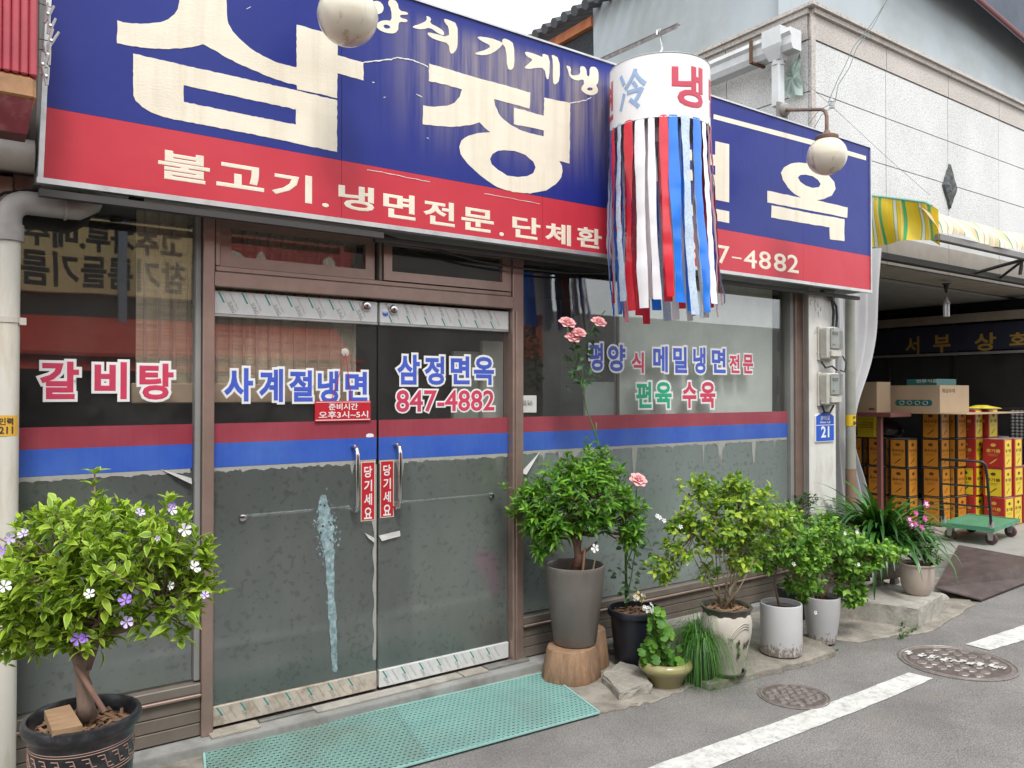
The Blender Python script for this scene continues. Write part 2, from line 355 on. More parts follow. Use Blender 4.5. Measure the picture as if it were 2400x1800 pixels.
# ================================================================== GROUND
def asphalt():
    m, ns, ls, b = new_mat('asphalt')
    n = noise(ns, ls, 130, 3, .7); r = ramp(ns, ls, n.outputs[0], [(.3, (.15, .145, .14)), (.5, (.24, .233, .227)), (.7, (.35, .34, .33))])
    n2 = noise(ns, ls, 1.4, 6, .65); r2 = ramp(ns, ls, n2.outputs[0], [(.3, (.68, .67, .67)), (.7, (1.18, 1.16, 1.13))])
    c = mix(ns, ls, 1., r.outputs[0], r2.outputs[0], 'MULTIPLY')
    n3 = noise(ns, ls, 2.1, 5, .7); f = ramp(ns, ls, n3.outputs[0], [(.58, 0.), (.74, .5)]); c = mix(ns, ls, f.outputs[0], c, (.26, .22, .17))
    v2 = ns.new('ShaderNodeTexVoronoi'); v2.feature = 'DISTANCE_TO_EDGE'; v2.inputs['Scale'].default_value = .9; tc2 = ns.new('ShaderNodeTexCoord'); n4 = noise(ns, ls, 4, 4, .7); vm = ns.new('ShaderNodeVectorMath'); vm.operation = 'MULTIPLY_ADD'; vm.inputs[1].default_value = (.35, .35, .35); ls.new(n4.outputs['Color'], vm.inputs[0]); ls.new(tc2.outputs['Object'], vm.inputs[2]); ls.new(vm.outputs[0], v2.inputs['Vector'])
    f5 = ramp(ns, ls, v2.outputs[0], [(.0, .3), (.005, 0.)]); c = mix(ns, ls, f5.outputs[0], c, (.05, .048, .045))
    ls.new(c, b.inputs['Base Color']); b.inputs['Roughness'].default_value = .8
    vo = ns.new('ShaderNodeTexVoronoi'); vo.inputs['Scale'].default_value = 95; tc = ns.new('ShaderNodeTexCoord'); ls.new(tc.outputs['Object'], vo.inputs['Vector'])
    s = ns.new('ShaderNodeMath'); s.operation = 'ADD'; ls.new(n.outputs[0], s.inputs[0]); ls.new(vo.outputs[0], s.inputs[1])
    bp = ns.new('ShaderNodeBump'); bp.inputs['Strength'].default_value = .9; bp.inputs['Distance'].default_value = .008
    ls.new(s.outputs[0], bp.inputs['Height']); ls.new(bp.outputs[0], b.inputs['Normal']); return m
ASPHALT = asphalt()
CONC = M('worn_concrete', (.3, .275, .235), .85, .3, 7, bump=.9, bscale=38, dirt=(.13, .105, .08), dscale=3.2, damt=.85)
CONC2 = M('pale_concrete', (.4, .38, .34), .85, .2, 9, bump=.7, bscale=30, dirt=(.2, .18, .15), dscale=7, damt=.6)
CONCG = M('grey_step_stone', (.3, .3, .29), .7, .2, 4, bump=.3, bscale=25, dirt=(.16, .14, .12), dscale=6, damt=.7)
PAINT = M('road_paint', (.62, .62, .59), .7, .1, 8, bump=.4, bscale=120, dirt=(.22, .21, .2), dscale=26, damt=.75)
m = MB(); m.add([(-120, -7.2, -.06), (120, -7.2, -.06), (120, 8, -.06), (-120, 8, -.06)], [(0, 1, 2, 3)])
m.build('road', ASPHALT, kind='structure')
m = MB(); m.add([(-300, -300, -.075), (300, -300, -.075), (300, 300, -.075), (-300, 300, -.075)], [(0, 1, 2, 3)]); m.build('ground', CONC, kind='structure')
def slab(name, pts, z0, z1, mat, jit=.0, sub=6, **k):
    q = []
    for i, a in enumerate(pts):
        b_ = pts[(i + 1) % len(pts)]
        for s in range(sub):
            t = s / sub; j = jit if s else jit * .5
            q.append((a[0] + (b_[0] - a[0]) * t + R_.uniform(-j, j), a[1] + (b_[1] - a[1]) * t + R_.uniform(-j, j)))
    n = len(q); mb = MB(); e = min(.008, (z1 - z0) * .4)
    cx = sum(p[0] for p in q) / n; cy = sum(p[1] for p in q) / n
    vs = [(x, y, z0) for x, y in q] + [(x, y, z1 - e) for x, y in q] + [(x + (cx - x) * .006, y + (cy - y) * .012, z1) for x, y in q]
    fs = [tuple(range(2 * n, 3 * n))]
    for r in range(2):
        for i in range(n): j = (i + 1) % n; fs.append((r * n + i, r * n + j, (r + 1) * n + j, (r + 1) * n + i))
    return mb.add(vs, fs).build(name, mat, **k)
slab('pavement', [(-3, .2), (-3, -.55), (.9, -.55), (1.6, -.45), (2.9, -.86), (3.3, -.93), (3.75, -.86), (4.2, -.6), (4.3, .2)], -.059, -.05, CONC, .018, 9, kind='structure')
slab('pavement', [(4.4, .3), (5.2, -.98), (5.9, -1.16), (6.9, -1.0), (7.6, -.5), (7.7, .3)], -.0595, -.046, CONC, .02, 8, kind='structure')
a, b_ = G(1690, 1603, -.03), G(1960, 1530, -.03)
ps = thing('paving_slab', 'thin raised concrete slab under the white jar and the two pale cylinder pots', 'slab', (4.4, -.7, -.06))
slab('slab_top', [(a.x - .12, -.15), (a.x - .08, a.y + .02), (a.x + .5, a.y - .04), (b_.x, b_.y), (b_.x + .18, b_.y + .3), (b_.x + .1, -.15)], -.058, -.018, CONC, .014, 7, parent=ps)
# doorstep
st = thing('doorstep', 'long grey stone doorstep running under the glass doors and both windows', 'doorstep', (2, -.1, -.06))
slab('step_stone', [(.1, .1), (.1, -.13), (3.35, -.17), (3.4, .1)], -.058, -.004, CONCG, .006, 10, parent=st)
slab('step_stone', [(3.43, .1), (3.43, -.12), (6.0, -.1), (6.0, .1)], -.058, -.004, CONCG, .006, 10, parent=st)
tl = M('grey_tile', (.17, .17, .16), .5, .2, 12, dirt=(.35, .32, .27), dscale=14, damt=.6)
tb = M('beige_tile', (.36, .33, .28), .6, .2, 12, bump=.4, bscale=25, dirt=(.2, .17, .13), dscale=9, damt=.6)
for (x0, x1, y0, mm) in ((1.08, 1.32, -.105, tb), (1.33, 1.62, -.05, tl), (1.62, 2.52, -.1, CONC2), (2.53, 2.7, -.105, tb), (2.71, 3.02, -.09, tl)):
    box('tile', (x0, -.02, -.003), (x1, y0, .008 + R_.uniform(0, .004)), mm, st, bev=.002)

# road markings
def stripe_line(x0, x1, y0, y1, endskew, bow):
    mb = MB(); n = 70; vs = []
    for i in range(n + 1):
        t = i / n; x = x0 + (x1 - x0) * t; bb = bow * math.sin(t * math.pi)
        vs.append((x + R_.uniform(-.002, .002) + (endskew if i == n else 0), y0 + bb + R_.uniform(-.004, .004), -.056)); vs.append((x + R_.uniform(-.002, .002), y1 + bb + R_.uniform(-.004, .004), -.056))
    mb.add(vs, [(2 * i, 2 * i + 1, 2 * i + 3, 2 * i + 2) for i in range(n)]); mb.build('road_marking', PAINT, kind='structure')
pa, pb, pc = G(2118, 1574), G(2176, 1588), G(1540, 1800); pd = G(1690, 1800)
stripe_line(.6, pb.x, pc.y - .0, pa.y, 0, .015) if False else None
mb = MB(); n = 60; vs = []
for i in range(n + 1):
    t = i / n; q0 = pc.lerp(pa, t * 1.9 - .9); q1 = pd.lerp(pb, t * 1.9 - .9)
    for q in (q0, q1): vs.append((q.x, q.y + .03 * math.sin(t * 5) + R_.uniform(-.003, .003), -.056))
mb.add(vs, [(2 * i, 2 * i + 1, 2 * i + 3, 2 * i + 2) for i in range(n)]); mb.build('road_marking', PAINT, kind='structure')
q = G(2262, 1511); q2 = G(2320, 1525); q3 = G(2400, 1466); q4 = G(2400, 1502)
mb = MB(); vs = []
for i in range(41):
    t = i / 40; a = q.lerp(q3, t * 4); b_ = q2.lerp(q4, t * 4)
    for z in (a, b_): vs.append((z.x, z.y + R_.uniform(-.003, .003), -.056))
mb.add(vs, [(2 * i, 2 * i + 1, 2 * i + 3, 2 * i + 2) for i in range(40)]); mb.build('road_marking', PAINT, kind='structure')

IRON = M('worn_iron', (.14, .115, .105), .5, .2, 20, metal=.35, bump=.3, bscale=120, dirt=(.24, .2, .17), dscale=12, damt=.6)
IRONL = M('iron_raised', (.25, .215, .2), .45, .25, 30, metal=.3, dirt=(.14, .12, .11), dscale=20, damt=.6)
def manhole(c, rad, label, paint):
    t = thing('manhole_cover', label, 'manhole cover', (c.x, c.y, -.06))
    MB().lathe([(rad, .001), (rad, .006), (rad * .965, .008), (rad * .95, .002), (rad * .93, .002), (rad * .92, .008), (rad * .87, .008), (rad * .86, .003)], (c.x, c.y, -.06), 56).build('frame_ring', IRONL, t)
    m_ = MB(); m_.disc((c.x, c.y, -.056), rad * .87, 48); m_.build('plate', IRON, t)
    m_ = MB(); cell = rad * .27; rg = random.Random(int(rad * 1000))
    i = -7
    while i < 8:
        for j in range(-7, 8):
            x, y = (i + (j % 2) * .5) * cell * 1.05, j * cell * .72
            x += rg.uniform(-.14, .14) * cell; y += rg.uniform(-.1, .1) * cell
            if math.hypot(x, y) > rad * .76: continue
            k = 7; a0 = rg.uniform(0, 6); pts = [(x + cell * .46 * rg.uniform(.8, 1.05) * math.cos(a0 + q * 2 * math.pi / k), y + cell * .33 * rg.uniform(.8, 1.1) * math.sin(a0 + q * 2 * math.pi / k)) for q in range(k)]
            vs = [(c.x + p[0], c.y + p[1], -.056) for p in pts] + [(c.x + x + (p[0] - x) * .85, c.y + y + (p[1] - y) * .85, -.0505) for p in pts]
            m_.add(vs, [tuple(range(k, 2 * k))] + [(q, (q + 1) % k, k + (q + 1) % k, k + q) for q in range(k)])
        i += 1
    m_.build('raised_studs', IRONL, t, kind='stuff')
    if paint:
        m_ = MB(); rg = random.Random(5)
        for i in range(44):
            if rg.random() < .3: continue
            s = (i / 43 - .5) * 1.7 * rad; L = rad * rg.uniform(.03, .1); yv = s * .62 + rg.uniform(-.02, .02); xv = s * -.35 if False else s * .25
            xx = c.x + s * .28; yy = c.y - s * .88 + rg.uniform(-.03, .03); xx += rg.uniform(-.03, .03); w_ = rad * rg.uniform(.015, .06)
            zz6 = -.0498 + .00012 * i; m_.add([(xx - L, yy - w_, zz6), (xx + L, yy - w_ * .6, zz6), (xx + L * .8, yy + w_, zz6), (xx - L * .9, yy + w_ * .7, zz6)], [(0, 1, 2, 3)])
        m_.build('paint_trace', PAINT, t)
    return t
a, b_ = G(2100, 1530), G(2390, 1575); c = G(2243, 1553); manhole(c, .345, 'large round iron manhole cover with white paint streaked across it', True)
c = G(1860, 1632); manhole(c, .2, 'small round iron cover in the asphalt touching the white line', False)

# ================================================================== RESTAURANT BUILDING
RB = thing('restaurant_building', 'low restaurant front of brown metal frames with glass doors and striped windows', 'restaurant', (3, 0, 0))
WALLD = M('dim_wall', (.11, .09, .08), .8, .15, dirt=(.05, .04, .04), damt=.6)
WHITEP = M('chipped_white_paint', (.68, .67, .63), .55, .06, 5, bump=.25, bscale=18, dirt=(.38, .32, .25), dscale=2.6, damt=.55, dsc3=(3, 3, .8))
ZT = 2.62
def member(name, x0, x1, z0, z1, y0=-.05, y1=.05, mat=BROWN, parent=RB, bev=.004, **k): return box(name, (x0, y0, z0), (x1, y1, z1), mat, parent, bev=bev, **k)
member('frame_post', .17, .25, 0, ZT); member('frame_post', 1.045, 1.10, -.004, ZT, y0=-.055)
member('weather_strip', 1.015, 1.043, .27, ZT, y0=-.03, y1=.03, mat=GREYSTRIP)
member('frame_post', 2.917, 3.0, -.004, ZT + .04, y0=-.055); member('frame_post', 2.935, 2.952, .01, 2.2, y0=-.066, y1=-.056)
member('weather_strip', 5.80, 5.845, .27, ZT, y0=-.035, y1=.03, mat=GREYSTRIP); member('frame_post', 5.847, 5.95, 0, ZT + .05, y0=-.055)
member('frame_beam', .17, 6.0, ZT + .02, ZT + .1, y0=-.07); member('frame_beam', .17, 6.0, ZT + .1, ZT + .16, y0=-.045)
member('frame_beam', .25, 1.045, ZT - .05, ZT + .018, y0=-.035, mat=BROWN); member('frame_beam', 3.0, 5.8, ZT - .03, ZT + .018, y0=-.035)
member('door_header', 1.10, 2.917, 2.21, 2.285, y0=-.06)
box('fascia_wall', (-2.5, -.01, ZT + .16), (6.5, .12, 3.7), WALLD, RB)
# transom windows
def window(parent, x0, x1, z0, z1, fw, y0, glass=GLASS, name='transom_window', fmat=BROWN, gy=None):
    m_ = MB(); e = .006
    for (a, b_, c, d) in ((x0, x1, z1 - fw, z1), (x0, x1, z0, z0 + fw)): m_.box((a, y0, c), (b_, y0 + .04, d))
    for (a, b_) in ((x0, x0 + fw), (x1 - fw, x1)): m_.box((a, y0 + .001, z0 + fw), (b_, y0 + .039, z1 - fw))
    s = fw * .35
    for (a, b_, c, d) in ((x0 + s, x1 - s, z1 - fw + .002 - s, z1 - fw - .0), (x0 + s, x1 - s, z0 + fw, z0 + fw + s * .6)): pass
    f = m_.build(name, fmat, parent)
    gy = gy if gy is not None else y0 + .02
    box('pane', (x0 + fw - .001, gy, z0 + fw - .001), (x1 - fw + .001, gy + .005, z1 - fw + .001), glass, f)
    return f
member('transom_frame', 1.105, 2.912, 2.287, 2.315, y0=-.045); member('transom_frame', 1.105, 2.912, 2.575, ZT + .018, y0=-.045)
member('transom_frame', 1.103, 1.13, 2.315, 2.575, y0=-.044); member('transom_frame', 2.0, 2.02, 2.315, 2.575, y0=-.044, mat=BROWN2); member('transom_frame', 2.89, 2.915, 2.315, 2.575, y0=-.044)
window(RB, 1.135, 1.985, 2.318, 2.572, .055, -.015); window(RB, 2.022, 2.888, 2.318, 2.572, .052, -.056)
def film_sheet(x0, x1, z0, z1, y, parent, mat=None):
    m_ = MB(); m_.add([(x0, y, z0), (x1, y, z0), (x1, y, z1), (x0, y, z1)], [(0, 1, 2, 3)]); return m_.build('frosted_film', mat or FROST, parent)
# fixed windows with film, stripes and letters
def fixed_window(x0, x1, name_label, gx0, gx1):
    zb = .262
    g = box('window_pane', (x0, 0, zb), (x1, .006, ZT), GLASS, RB, label=name_label)
    film_sheet(gx0, gx1, zb + .012, 1.300, -.0012, g, FROSTLIT if x0 > 2 else FROST)
    box('red_stripe', (gx0, -.0025, 1.43), (gx1, -.0003, 1.528), REDFILM, g)
    box('blue_stripe', (gx0, -.0027, 1.31), (gx1, -.0003, 1.4298), BLUEFILM, g)
    return g
wl_ = fixed_window(.25, 1.016, 'left window pane lettered in red', .262, 1.01)
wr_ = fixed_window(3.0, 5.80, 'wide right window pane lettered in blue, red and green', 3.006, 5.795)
PLK = M('brown_sill_plank', (.18, .152, .125), .5, .12, 10, metal=.15, dirt=(.22, .19, .16), dscale=8, damt=.5)
for (x0, x1) in ((.25, 1.044), (3.001, 5.846)):
    member('sill_ledge', x0, x1, .215, .262, y0=-.05, mat=BROWN2)
    member('sill_ledge', x0, x1, .198, .214, y0=-.062, mat=BROWN)
    for k in range(3): member('plank', x0, x1, .004 + k * .0648, .064 + k * .0648, y0=-.035 - .002 * k, mat=PLK, bev=.003)
# peeling film edges (pale residue and a curled flap)
RES = M('adhesive_residue', (.36, .36, .33), .7, .2, 30, dirt=(.2, .2, .19), dscale=30, damt=.6)
def residue(parent, x0, x1, zt, drips):
    m_ = MB(); rg = random.Random(int(x0 * 100)); n = int((x1 - x0) / .012); vs = []
    for i in range(n + 1):
        x = x0 + (x1 - x0) * i / n; d = .012 + .01 * rg.random() + .012 * abs(math.sin(i * .37)) * rg.random()
        for (dx, dl, dw) in drips:
            xx = x - dx - .012 * math.sin(i * 1.7 + dx * 9); d = max(d, dl * (.35 * max(0, 1 - abs(xx) / dw) ** 1.2 + .65 * max(0, 1 - abs(xx) / (dw * .35)) ** .8) * (1 + .15 * rg.random()))
        vs += [(x, -.0035, zt), (x, -.0035, zt - d)]
    m_.add(vs, [(2 * i, 2 * i + 1, 2 * i + 3, 2 * i + 2) for i in range(n)]); return m_.build('film_residue', RES, parent)
residue(wr_, 3.03, 5.79, 1.309, [(3.2, .13, .05), (3.34, .09, .05), (3.46, .15, .05), (3.62, .07, .03), (4.02, .22, .06), (4.4, .06, .03), (4.75, .26, .03), (4.95, .2, .08), (5.35, .2, .05), (5.62, .08, .03)])
residue(wl_, .27, 1.0, 1.309, [])
def flap(parent, pts):
    m_ = MB(); m_.add(pts, [(0, 1, 2), (0, 2, 3)]); return m_.build('curled_film', WHITEVINC, parent)
WHITEVINC = M('curled_film_back', (.42, .42, .4), .5, .15, 20)
flap(wl_, [(.86, -.004, 1.315), (1.005, -.004, 1.262), (1.0, -.035, 1.235), (.95, -.02, 1.262)])
flap(wr_, [(3.17, -.004, 1.30), (3.01, -.003, 1.17), (3.04, -.03, 1.16), (3.08, -.02, 1.2)])

# window lettering (white keyline behind coloured letters)
def letters(parent, s, boxpx, slope, mat, bold=.035, out=.105, name='lettering', y=-.0029):
    m_ = MB(); text_px(m_, s, boxpx, y, slope, bold=out, ref=bold, thick=.0008); m_.build('letter_outline', WHITEVIN, parent)
    m_ = MB(); text_px(m_, s, boxpx, y - .0011, slope, bold=bold, ref=bold, thick=.0008); m_.build('letter', mat, parent)
def C1(x0, y0, x1, y1): return (x0 / 2.765, 450 + y0 / 2.765, x1 / 2.765, 450 + y1 / 2.765)
def C2(x0, y0, x1, y1): return (600 + x0 / 2.765, 500 + y0 / 2.765, 600 + x1 / 2.765, 500 + y1 / 2.765)
def C3(x0, y0, x1, y1): return (1200 + x0 / 2.765, 500 + y0 / 2.765, 1200 + x1 / 2.765, 500 + y1 / 2.765)
for ch, b4 in (('갈', (258, 1095, 512, 1345)), ('비', (612, 1098, 822, 1345)), ('탕', (903, 1108, 1125, 1348))): letters(wl_, ch, C1(*b4), -.02, REDVIN)
for ch, b4 in (('평', (500, 840, 590, 1020)), ('양', (622, 850, 735, 1025)), ('메', (915, 860, 1010, 1030)), ('밀', (1045, 865, 1135, 1035)), ('냉', (1175, 868, 1255, 1038)), ('면', (1295, 875, 1385, 1035))):
    letters(wr_, ch, C3(*b4), 0, BLUEVIN)
for ch, b4 in (('식', (775, 900, 855, 1035)), ('전', (1408, 915, 1475, 1035)), ('문', (1497, 915, 1563, 1038))): letters(wr_, ch, C3(*b4), 0, REDVIN)
for ch, b4, mm in (('편', (805, 1092, 905, 1262), GREENVIN), ('육', (928, 1092, 1035, 1264), GREENVIN), ('수', (1105, 1092, 1195, 1262), REDVIN), ('육', (1220, 1092, 1318, 1262), REDVIN)): letters(wr_, ch, C3(*b4), 0, mm)

# doors
def door(x0, x1, label, hx, left):
    d = box('door', (x0, -.002, .10), (x1, .008, 2.08), GLASS, RB, label=label)
    def rail(z0, z1, mat, wedge):
        r = box('rail', (x0 + .004, -.016, z0), (x1 - .004, .02, z1), mat, d, bev=.003)
        return r
    r1 = rail(2.078, 2.195, PROTECT, 0); 
    box('rail', (x0 + .002, -.018, 2.066), (x1 - .002, .022, 2.0775), SILVER, d, bev=.002)
    r2 = rail(.02, .118, PROTECTD if left else PROTECT, 0)
    if left: box('rail', (x0 + .003, -.014, .0), (x0 + .13, .018, .1), BROWN2, d) if False else None
    m1 = MB(); m2 = MB(); rg = random.Random(3)
    x = x0 + .02
    while x < x1 - .07:
        for (zz0, zz1, mk) in ((2.082, 2.19, 1), (.024, .112, 1)):
            h = zz1 - zz0; sl = .055
            if not left and zz0 > 1: a0, a1 = .0, .42
            else: a0, a1 = .5, 1.
            def q(t, o=0): return (x + sl * (1 - t) + o, -.0163 - .0004, zz0 + h * t)
            m1.add([q(a0), q(a0, .009), q(a1, .009), q(a1)], [(0, 1, 2, 3)])
            m2.add([(x + .075, -.0167, zz0), (x + .0765, -.0167, zz0), (x + .0765 - sl, -.0167, zz1), (x + .075 - sl, -.0167, zz1)], [(0, 1, 2, 3)])
            def put(s, ox, a, b4, sz):
                def fn(u, v, dd):
                    t = a + (b4 - a) * u; nx = x + sl * (t) + ox; return (nx + v * sz * .9, -.0167 - dd, zz1 - h * t + v * sz * .45)
                text_to(m2, s, fn, bold=.0, thick=.0002)
            if left or zz0 < 1: put('SUNG', .02 if zz0 > 1 else -.02, .5, .97, .02); 
            else: put('SUNG', .01, .02, .5, .018)
            put('Stainless Steel', .055, .05, .8, .008)
        x += .117
    m1.build('film_bar', TEAL, d); m2.build('film_print', INKGREY, d)
    # lock
    lx = (x1 - .075) if left else (x0 + .085)
    m_ = MB()
    zc = 2.165 if left else 2.155
    pr = [(.001, -.034), (.012, -.036), (.022, -.033), (.027, -.025), (.028, -.016)]
    for i, (r, yy) in enumerate(pr):
        for k in range(20): t = 2 * math.pi * k / 20; m_.v.append((lx + r * math.cos(t), yy, zc + r * math.sin(t)))
    for i in range(len(pr) - 1):
        for k in range(20): m_.f.append((i * 20 + k, i * 20 + (k + 1) % 20, (i + 1) * 20 + (k + 1) % 20, (i + 1) * 20 + k))
    lk = m_.build('lock', STEEL, d, smooth=True); box('keyhole', (lx - .002, -.0375, zc - .009), (lx + .002, -.034, zc + .009), INK, lk)
    # film, stripes
    film_sheet(x0 + .004, x1 - .004, .12, 1.298, -.0030, d)
    box('red_stripe', (x0 + .003, -.0045, 1.43), (x1 - .003, -.0022, 1.528), REDFILM, d)
    box('blue_stripe', (x0 + .003, -.0047, 1.308 if left else 1.302), (x1 - .003, -.0022, 1.4298), BLUEFILM, d)
    # pull handle
    zt, zb = 1.382, 1.03
    hm = MB().tube([(hx, -.003, zt), (hx, -.04, zt + .004), (hx, -.062, zt - .012), (hx, -.07, zt - .045), (hx, -.07, zb + .045), (hx, -.062, zb + .012), (hx, -.04, zb - .004), (hx, -.003, zb)], .0125, 12)
    hm.build('handle', STEEL, d, smooth=True)
    # horizontal bar behind the film and its bolt
    bx = (x0 + .15) if left else (x1 - .13); zz = 1.045
    MB().tube([(bx, .05, zz), (hx, .05, zz)], .014, 10).build('bar', STEEL, d, smooth=True)
    m_ = MB().tube([(bx, -.003, zz), (bx, -.018, zz), (bx, -.021, zz)], [.018, .017, .010], 16); m_.build('bolt', STEEL, d, smooth=True)
    return d
HXL, HXR = P(838, 1110, -.07).x, P(938, 1110, -.07).x
dl = door(1.103, 2.006, 'left glass door with the pale water stain', HXL, True); dr = door(2.014, 2.915, 'right glass door with the phone number', HXR, False)
for ch, b4 in (('사', (1452, 1138, 1640, 1360)),): letters(dl, ch, C1(*b4), -.02, BLUEVIN, y=-.0049)
for ch, b4 in (('계', (20, 1005, 175, 1225)), ('절', (215, 1015, 368, 1222)), ('냉', (400, 1020, 535, 1230)), ('면', (578, 1025, 722, 1222))): letters(dl, ch, C2(*b4), -.02, BLUEVIN, y=-.0049)
for ch, b4 in (('삼', (915, 915, 1062, 1110)), ('정', (1092, 925, 1220, 1112)), ('면', (1262, 925, 1385, 1108)), ('옥', (1412, 930, 1542, 1112))): letters(dr, ch, C2(*b4), 0, BLUEVIN, y=-.0049)
letters(dr, '847-4882', C2(908, 1145, 1545, 1285), 0, REDVIN, .018, .07, y=-.0049)
# stickers 당기세요
def sticker(parent, x0, x1, z0, z1, y=-.006):
    box('sticker', (x0 - .006, y, z0 - .006), (x1 + .006, y + .0012, z1 + .006), WHITEVIN if False else M('sticker_border', (.6, .5, .4), .5), parent)
    s = box('sticker', (x0, y - .0008, z0), (x1, y - .0001, z1), STICKRED, parent)
    m_ = MB(); h = (z1 - z0) / 4.15
    for i, ch in enumerate('당기세요'): text_xz(m_, ch, x0 + .014, x1 - .014, z1 - .012 - h * (i + .93), z1 - .012 - h * (i + .1), y - .0009, bold=.022, thick=.0006)
    m_.build('sticker_text', WHITEVIN, parent)
a, b_ = P(848, 1085, -.006), P(877, 1217, -.006); sticker(dl, a.x, b_.x, b_.z, a.z)
a, b_ = P(893, 1082, -.006), P(921, 1209, -.006); sticker(dr, a.x, b_.x, b_.z, a.z)
# small round sticker on the top rail, white logo sticker on the red stripe
c = P(903, 734, -.018); m_ = MB().tube([(c.x, -.0168, c.z), (c.x, -.0178, c.z)], .024, 24); m_.build('round_sticker', WHITEVIN, dr)
m_ = MB(); m_.add([(c.x + .02 * math.cos(t), -.0182, c.z + .02 * math.sin(t)) for t in [math.pi + k * math.pi / 10 for k in range(11)]], [tuple(range(11))]); m_.build('round_sticker_print', BLUEVIN, dr)
m_ = MB(); text_xz(m_, '847-1245', c.x - .019, c.x + .019, c.z + .001, c.z + .009, -.0182, bold=.01, thick=.0003); m_.build('round_sticker_print', BLUEVIN, dr)
c = P(867, 1021, -.005); m_ = MB(); m_.add([(c.x + a0, -.0052, c.z + b0) for a0, b0 in ((-.024, -.006), (-.012, -.009), (.012, -.009), (.024, -.006), (.022, .006), (.01, .012), (-.01, .012), (-.022, .006))], [tuple(range(8))]); m_.build('small_sticker', WHITEVIN, dl)
# stain on the left door
STAIN = M('pale_water_stain', (.2, .29, .31), .45, .4, 35, dirt=(.5, .6, .62), dscale=30, damt=.9)
m_ = MB(); rg = random.Random(11); pts = []
prof = [(758, 1160, 6), (757, 1180, 12), (762, 1210, 18), (765, 1245, 19), (768, 1275, 17), (772, 1300, 12), (774, 1340, 9), (776, 1400, 9), (779, 1440, 10), (782, 1500, 8), (784, 1560, 7), (786, 1577, 6)]
vs = []
for i in range(len(prof) - 1):
    for s in range(6):
        t = s / 6; a, b_ = prof[i], prof[i + 1]; px = a[0] + (b_[0] - a[0]) * t; py = a[1] + (b_[1] - a[1]) * t; w_ = (a[2] + (b_[2] - a[2]) * t) * rg.uniform(.75, 1.1)
        for sgn in (-1, 1): q = P(px + sgn * w_, py, -.0042); vs.append((q.x, -.0042, q.z))
m_.add(vs, [(2 * i, 2 * i + 1, 2 * i + 3, 2 * i + 2) for i in range(len(vs) // 2 - 1)])
for i in range(90):
    py = rg.gauss(1255, 45); w_ = 34 * math.exp(-((py - 1245) / 75) ** 2); q = P(766 + rg.uniform(-1, 1) * w_, py, -.0041); r = rg.uniform(.0015, .006)
    m_.add([(q.x + r * math.cos(t), -.0040 - .0001 * (i % 3), q.z + r * 1.4 * math.sin(t)) for t in [k * math.pi / 4 for k in range(8)]], [tuple(range(8))])
m_.build('water_stain', STAIN, dl)
residue(dl, 1.11, 2.0, 1.307, [(1.86, .13, .04)]); residue(dr, 2.02, 2.91, 1.301, [(2.16, .25, .025)])
m_ = MB(); vs = []
for i in range(30):
    t = i / 29; z = 1.28 - t * 1.1; vs += [(1.985 + .006 * math.sin(i * 1.3) - (.012 if i < 9 else 0), -.0044, z), (2.004, -.0044, z)]
m_.add(vs, [(2 * i, 2 * i + 1, 2 * i + 3, 2 * i + 2) for i in range(29)]); m_.build('film_residue', RES, dl)
flap(dr, [(2.018, -.005, .875), (2.15, -.006, .89), (2.15, -.015, .86), (2.03, -.02, .845)]); flap(dl, [(1.93, -.005, .9), (1.99, -.006, .865), (1.985, -.02, .84), (1.95, -.018, .868)])

# interior of the dining room
IN = RB
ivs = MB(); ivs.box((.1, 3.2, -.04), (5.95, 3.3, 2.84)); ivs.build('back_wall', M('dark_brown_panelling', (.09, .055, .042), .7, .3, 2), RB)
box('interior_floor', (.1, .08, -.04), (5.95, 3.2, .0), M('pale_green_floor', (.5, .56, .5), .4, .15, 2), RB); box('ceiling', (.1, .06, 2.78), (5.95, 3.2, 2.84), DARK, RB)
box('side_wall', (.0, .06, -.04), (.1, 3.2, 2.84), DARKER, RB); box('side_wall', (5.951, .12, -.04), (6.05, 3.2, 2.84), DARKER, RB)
# rolled bamboo blind hanging inside
BAM = M('bamboo_blind', (.8, .68, .5), .7, .2, 3, bump=.8, bscale=8, sc3=(1, 1, 30), dirt=(.2, .16, .12), dscale=2.5, damt=.6, dsc3=(1, 1, 12))
a, b_ = P(318, 845, .12), P(836, 868, .12)
bl = thing('bamboo_blind', 'wide beige bamboo blind hanging inside behind the left window and left door', 'blind', (a.x, .12, 2.3))
m_ = grid(lambda u, v: (a.x + (b_.x - a.x) * u, .12 + .006 * math.sin(u * 90) + .012 * math.sin(u * 9), 1.72 + (2.7 - 1.72) * v), 60, 12); m_.build('slat_sheet', BAM, bl)
m_ = MB()
for k in range(17): x = a.x + (b_.x - a.x) * (k + .5) / 17; m_.box((x - .006, .09, 1.75), (x + .006, .097, 2.7))
m_.build('cord', M('blind_cord', (.4, .35, .28), .8), bl); box('hem', (a.x - .02, .1, 1.63), (b_.x, .13, 1.73), M('blind_hem', (.7, .5, .36), .7), bl, bev=.005)
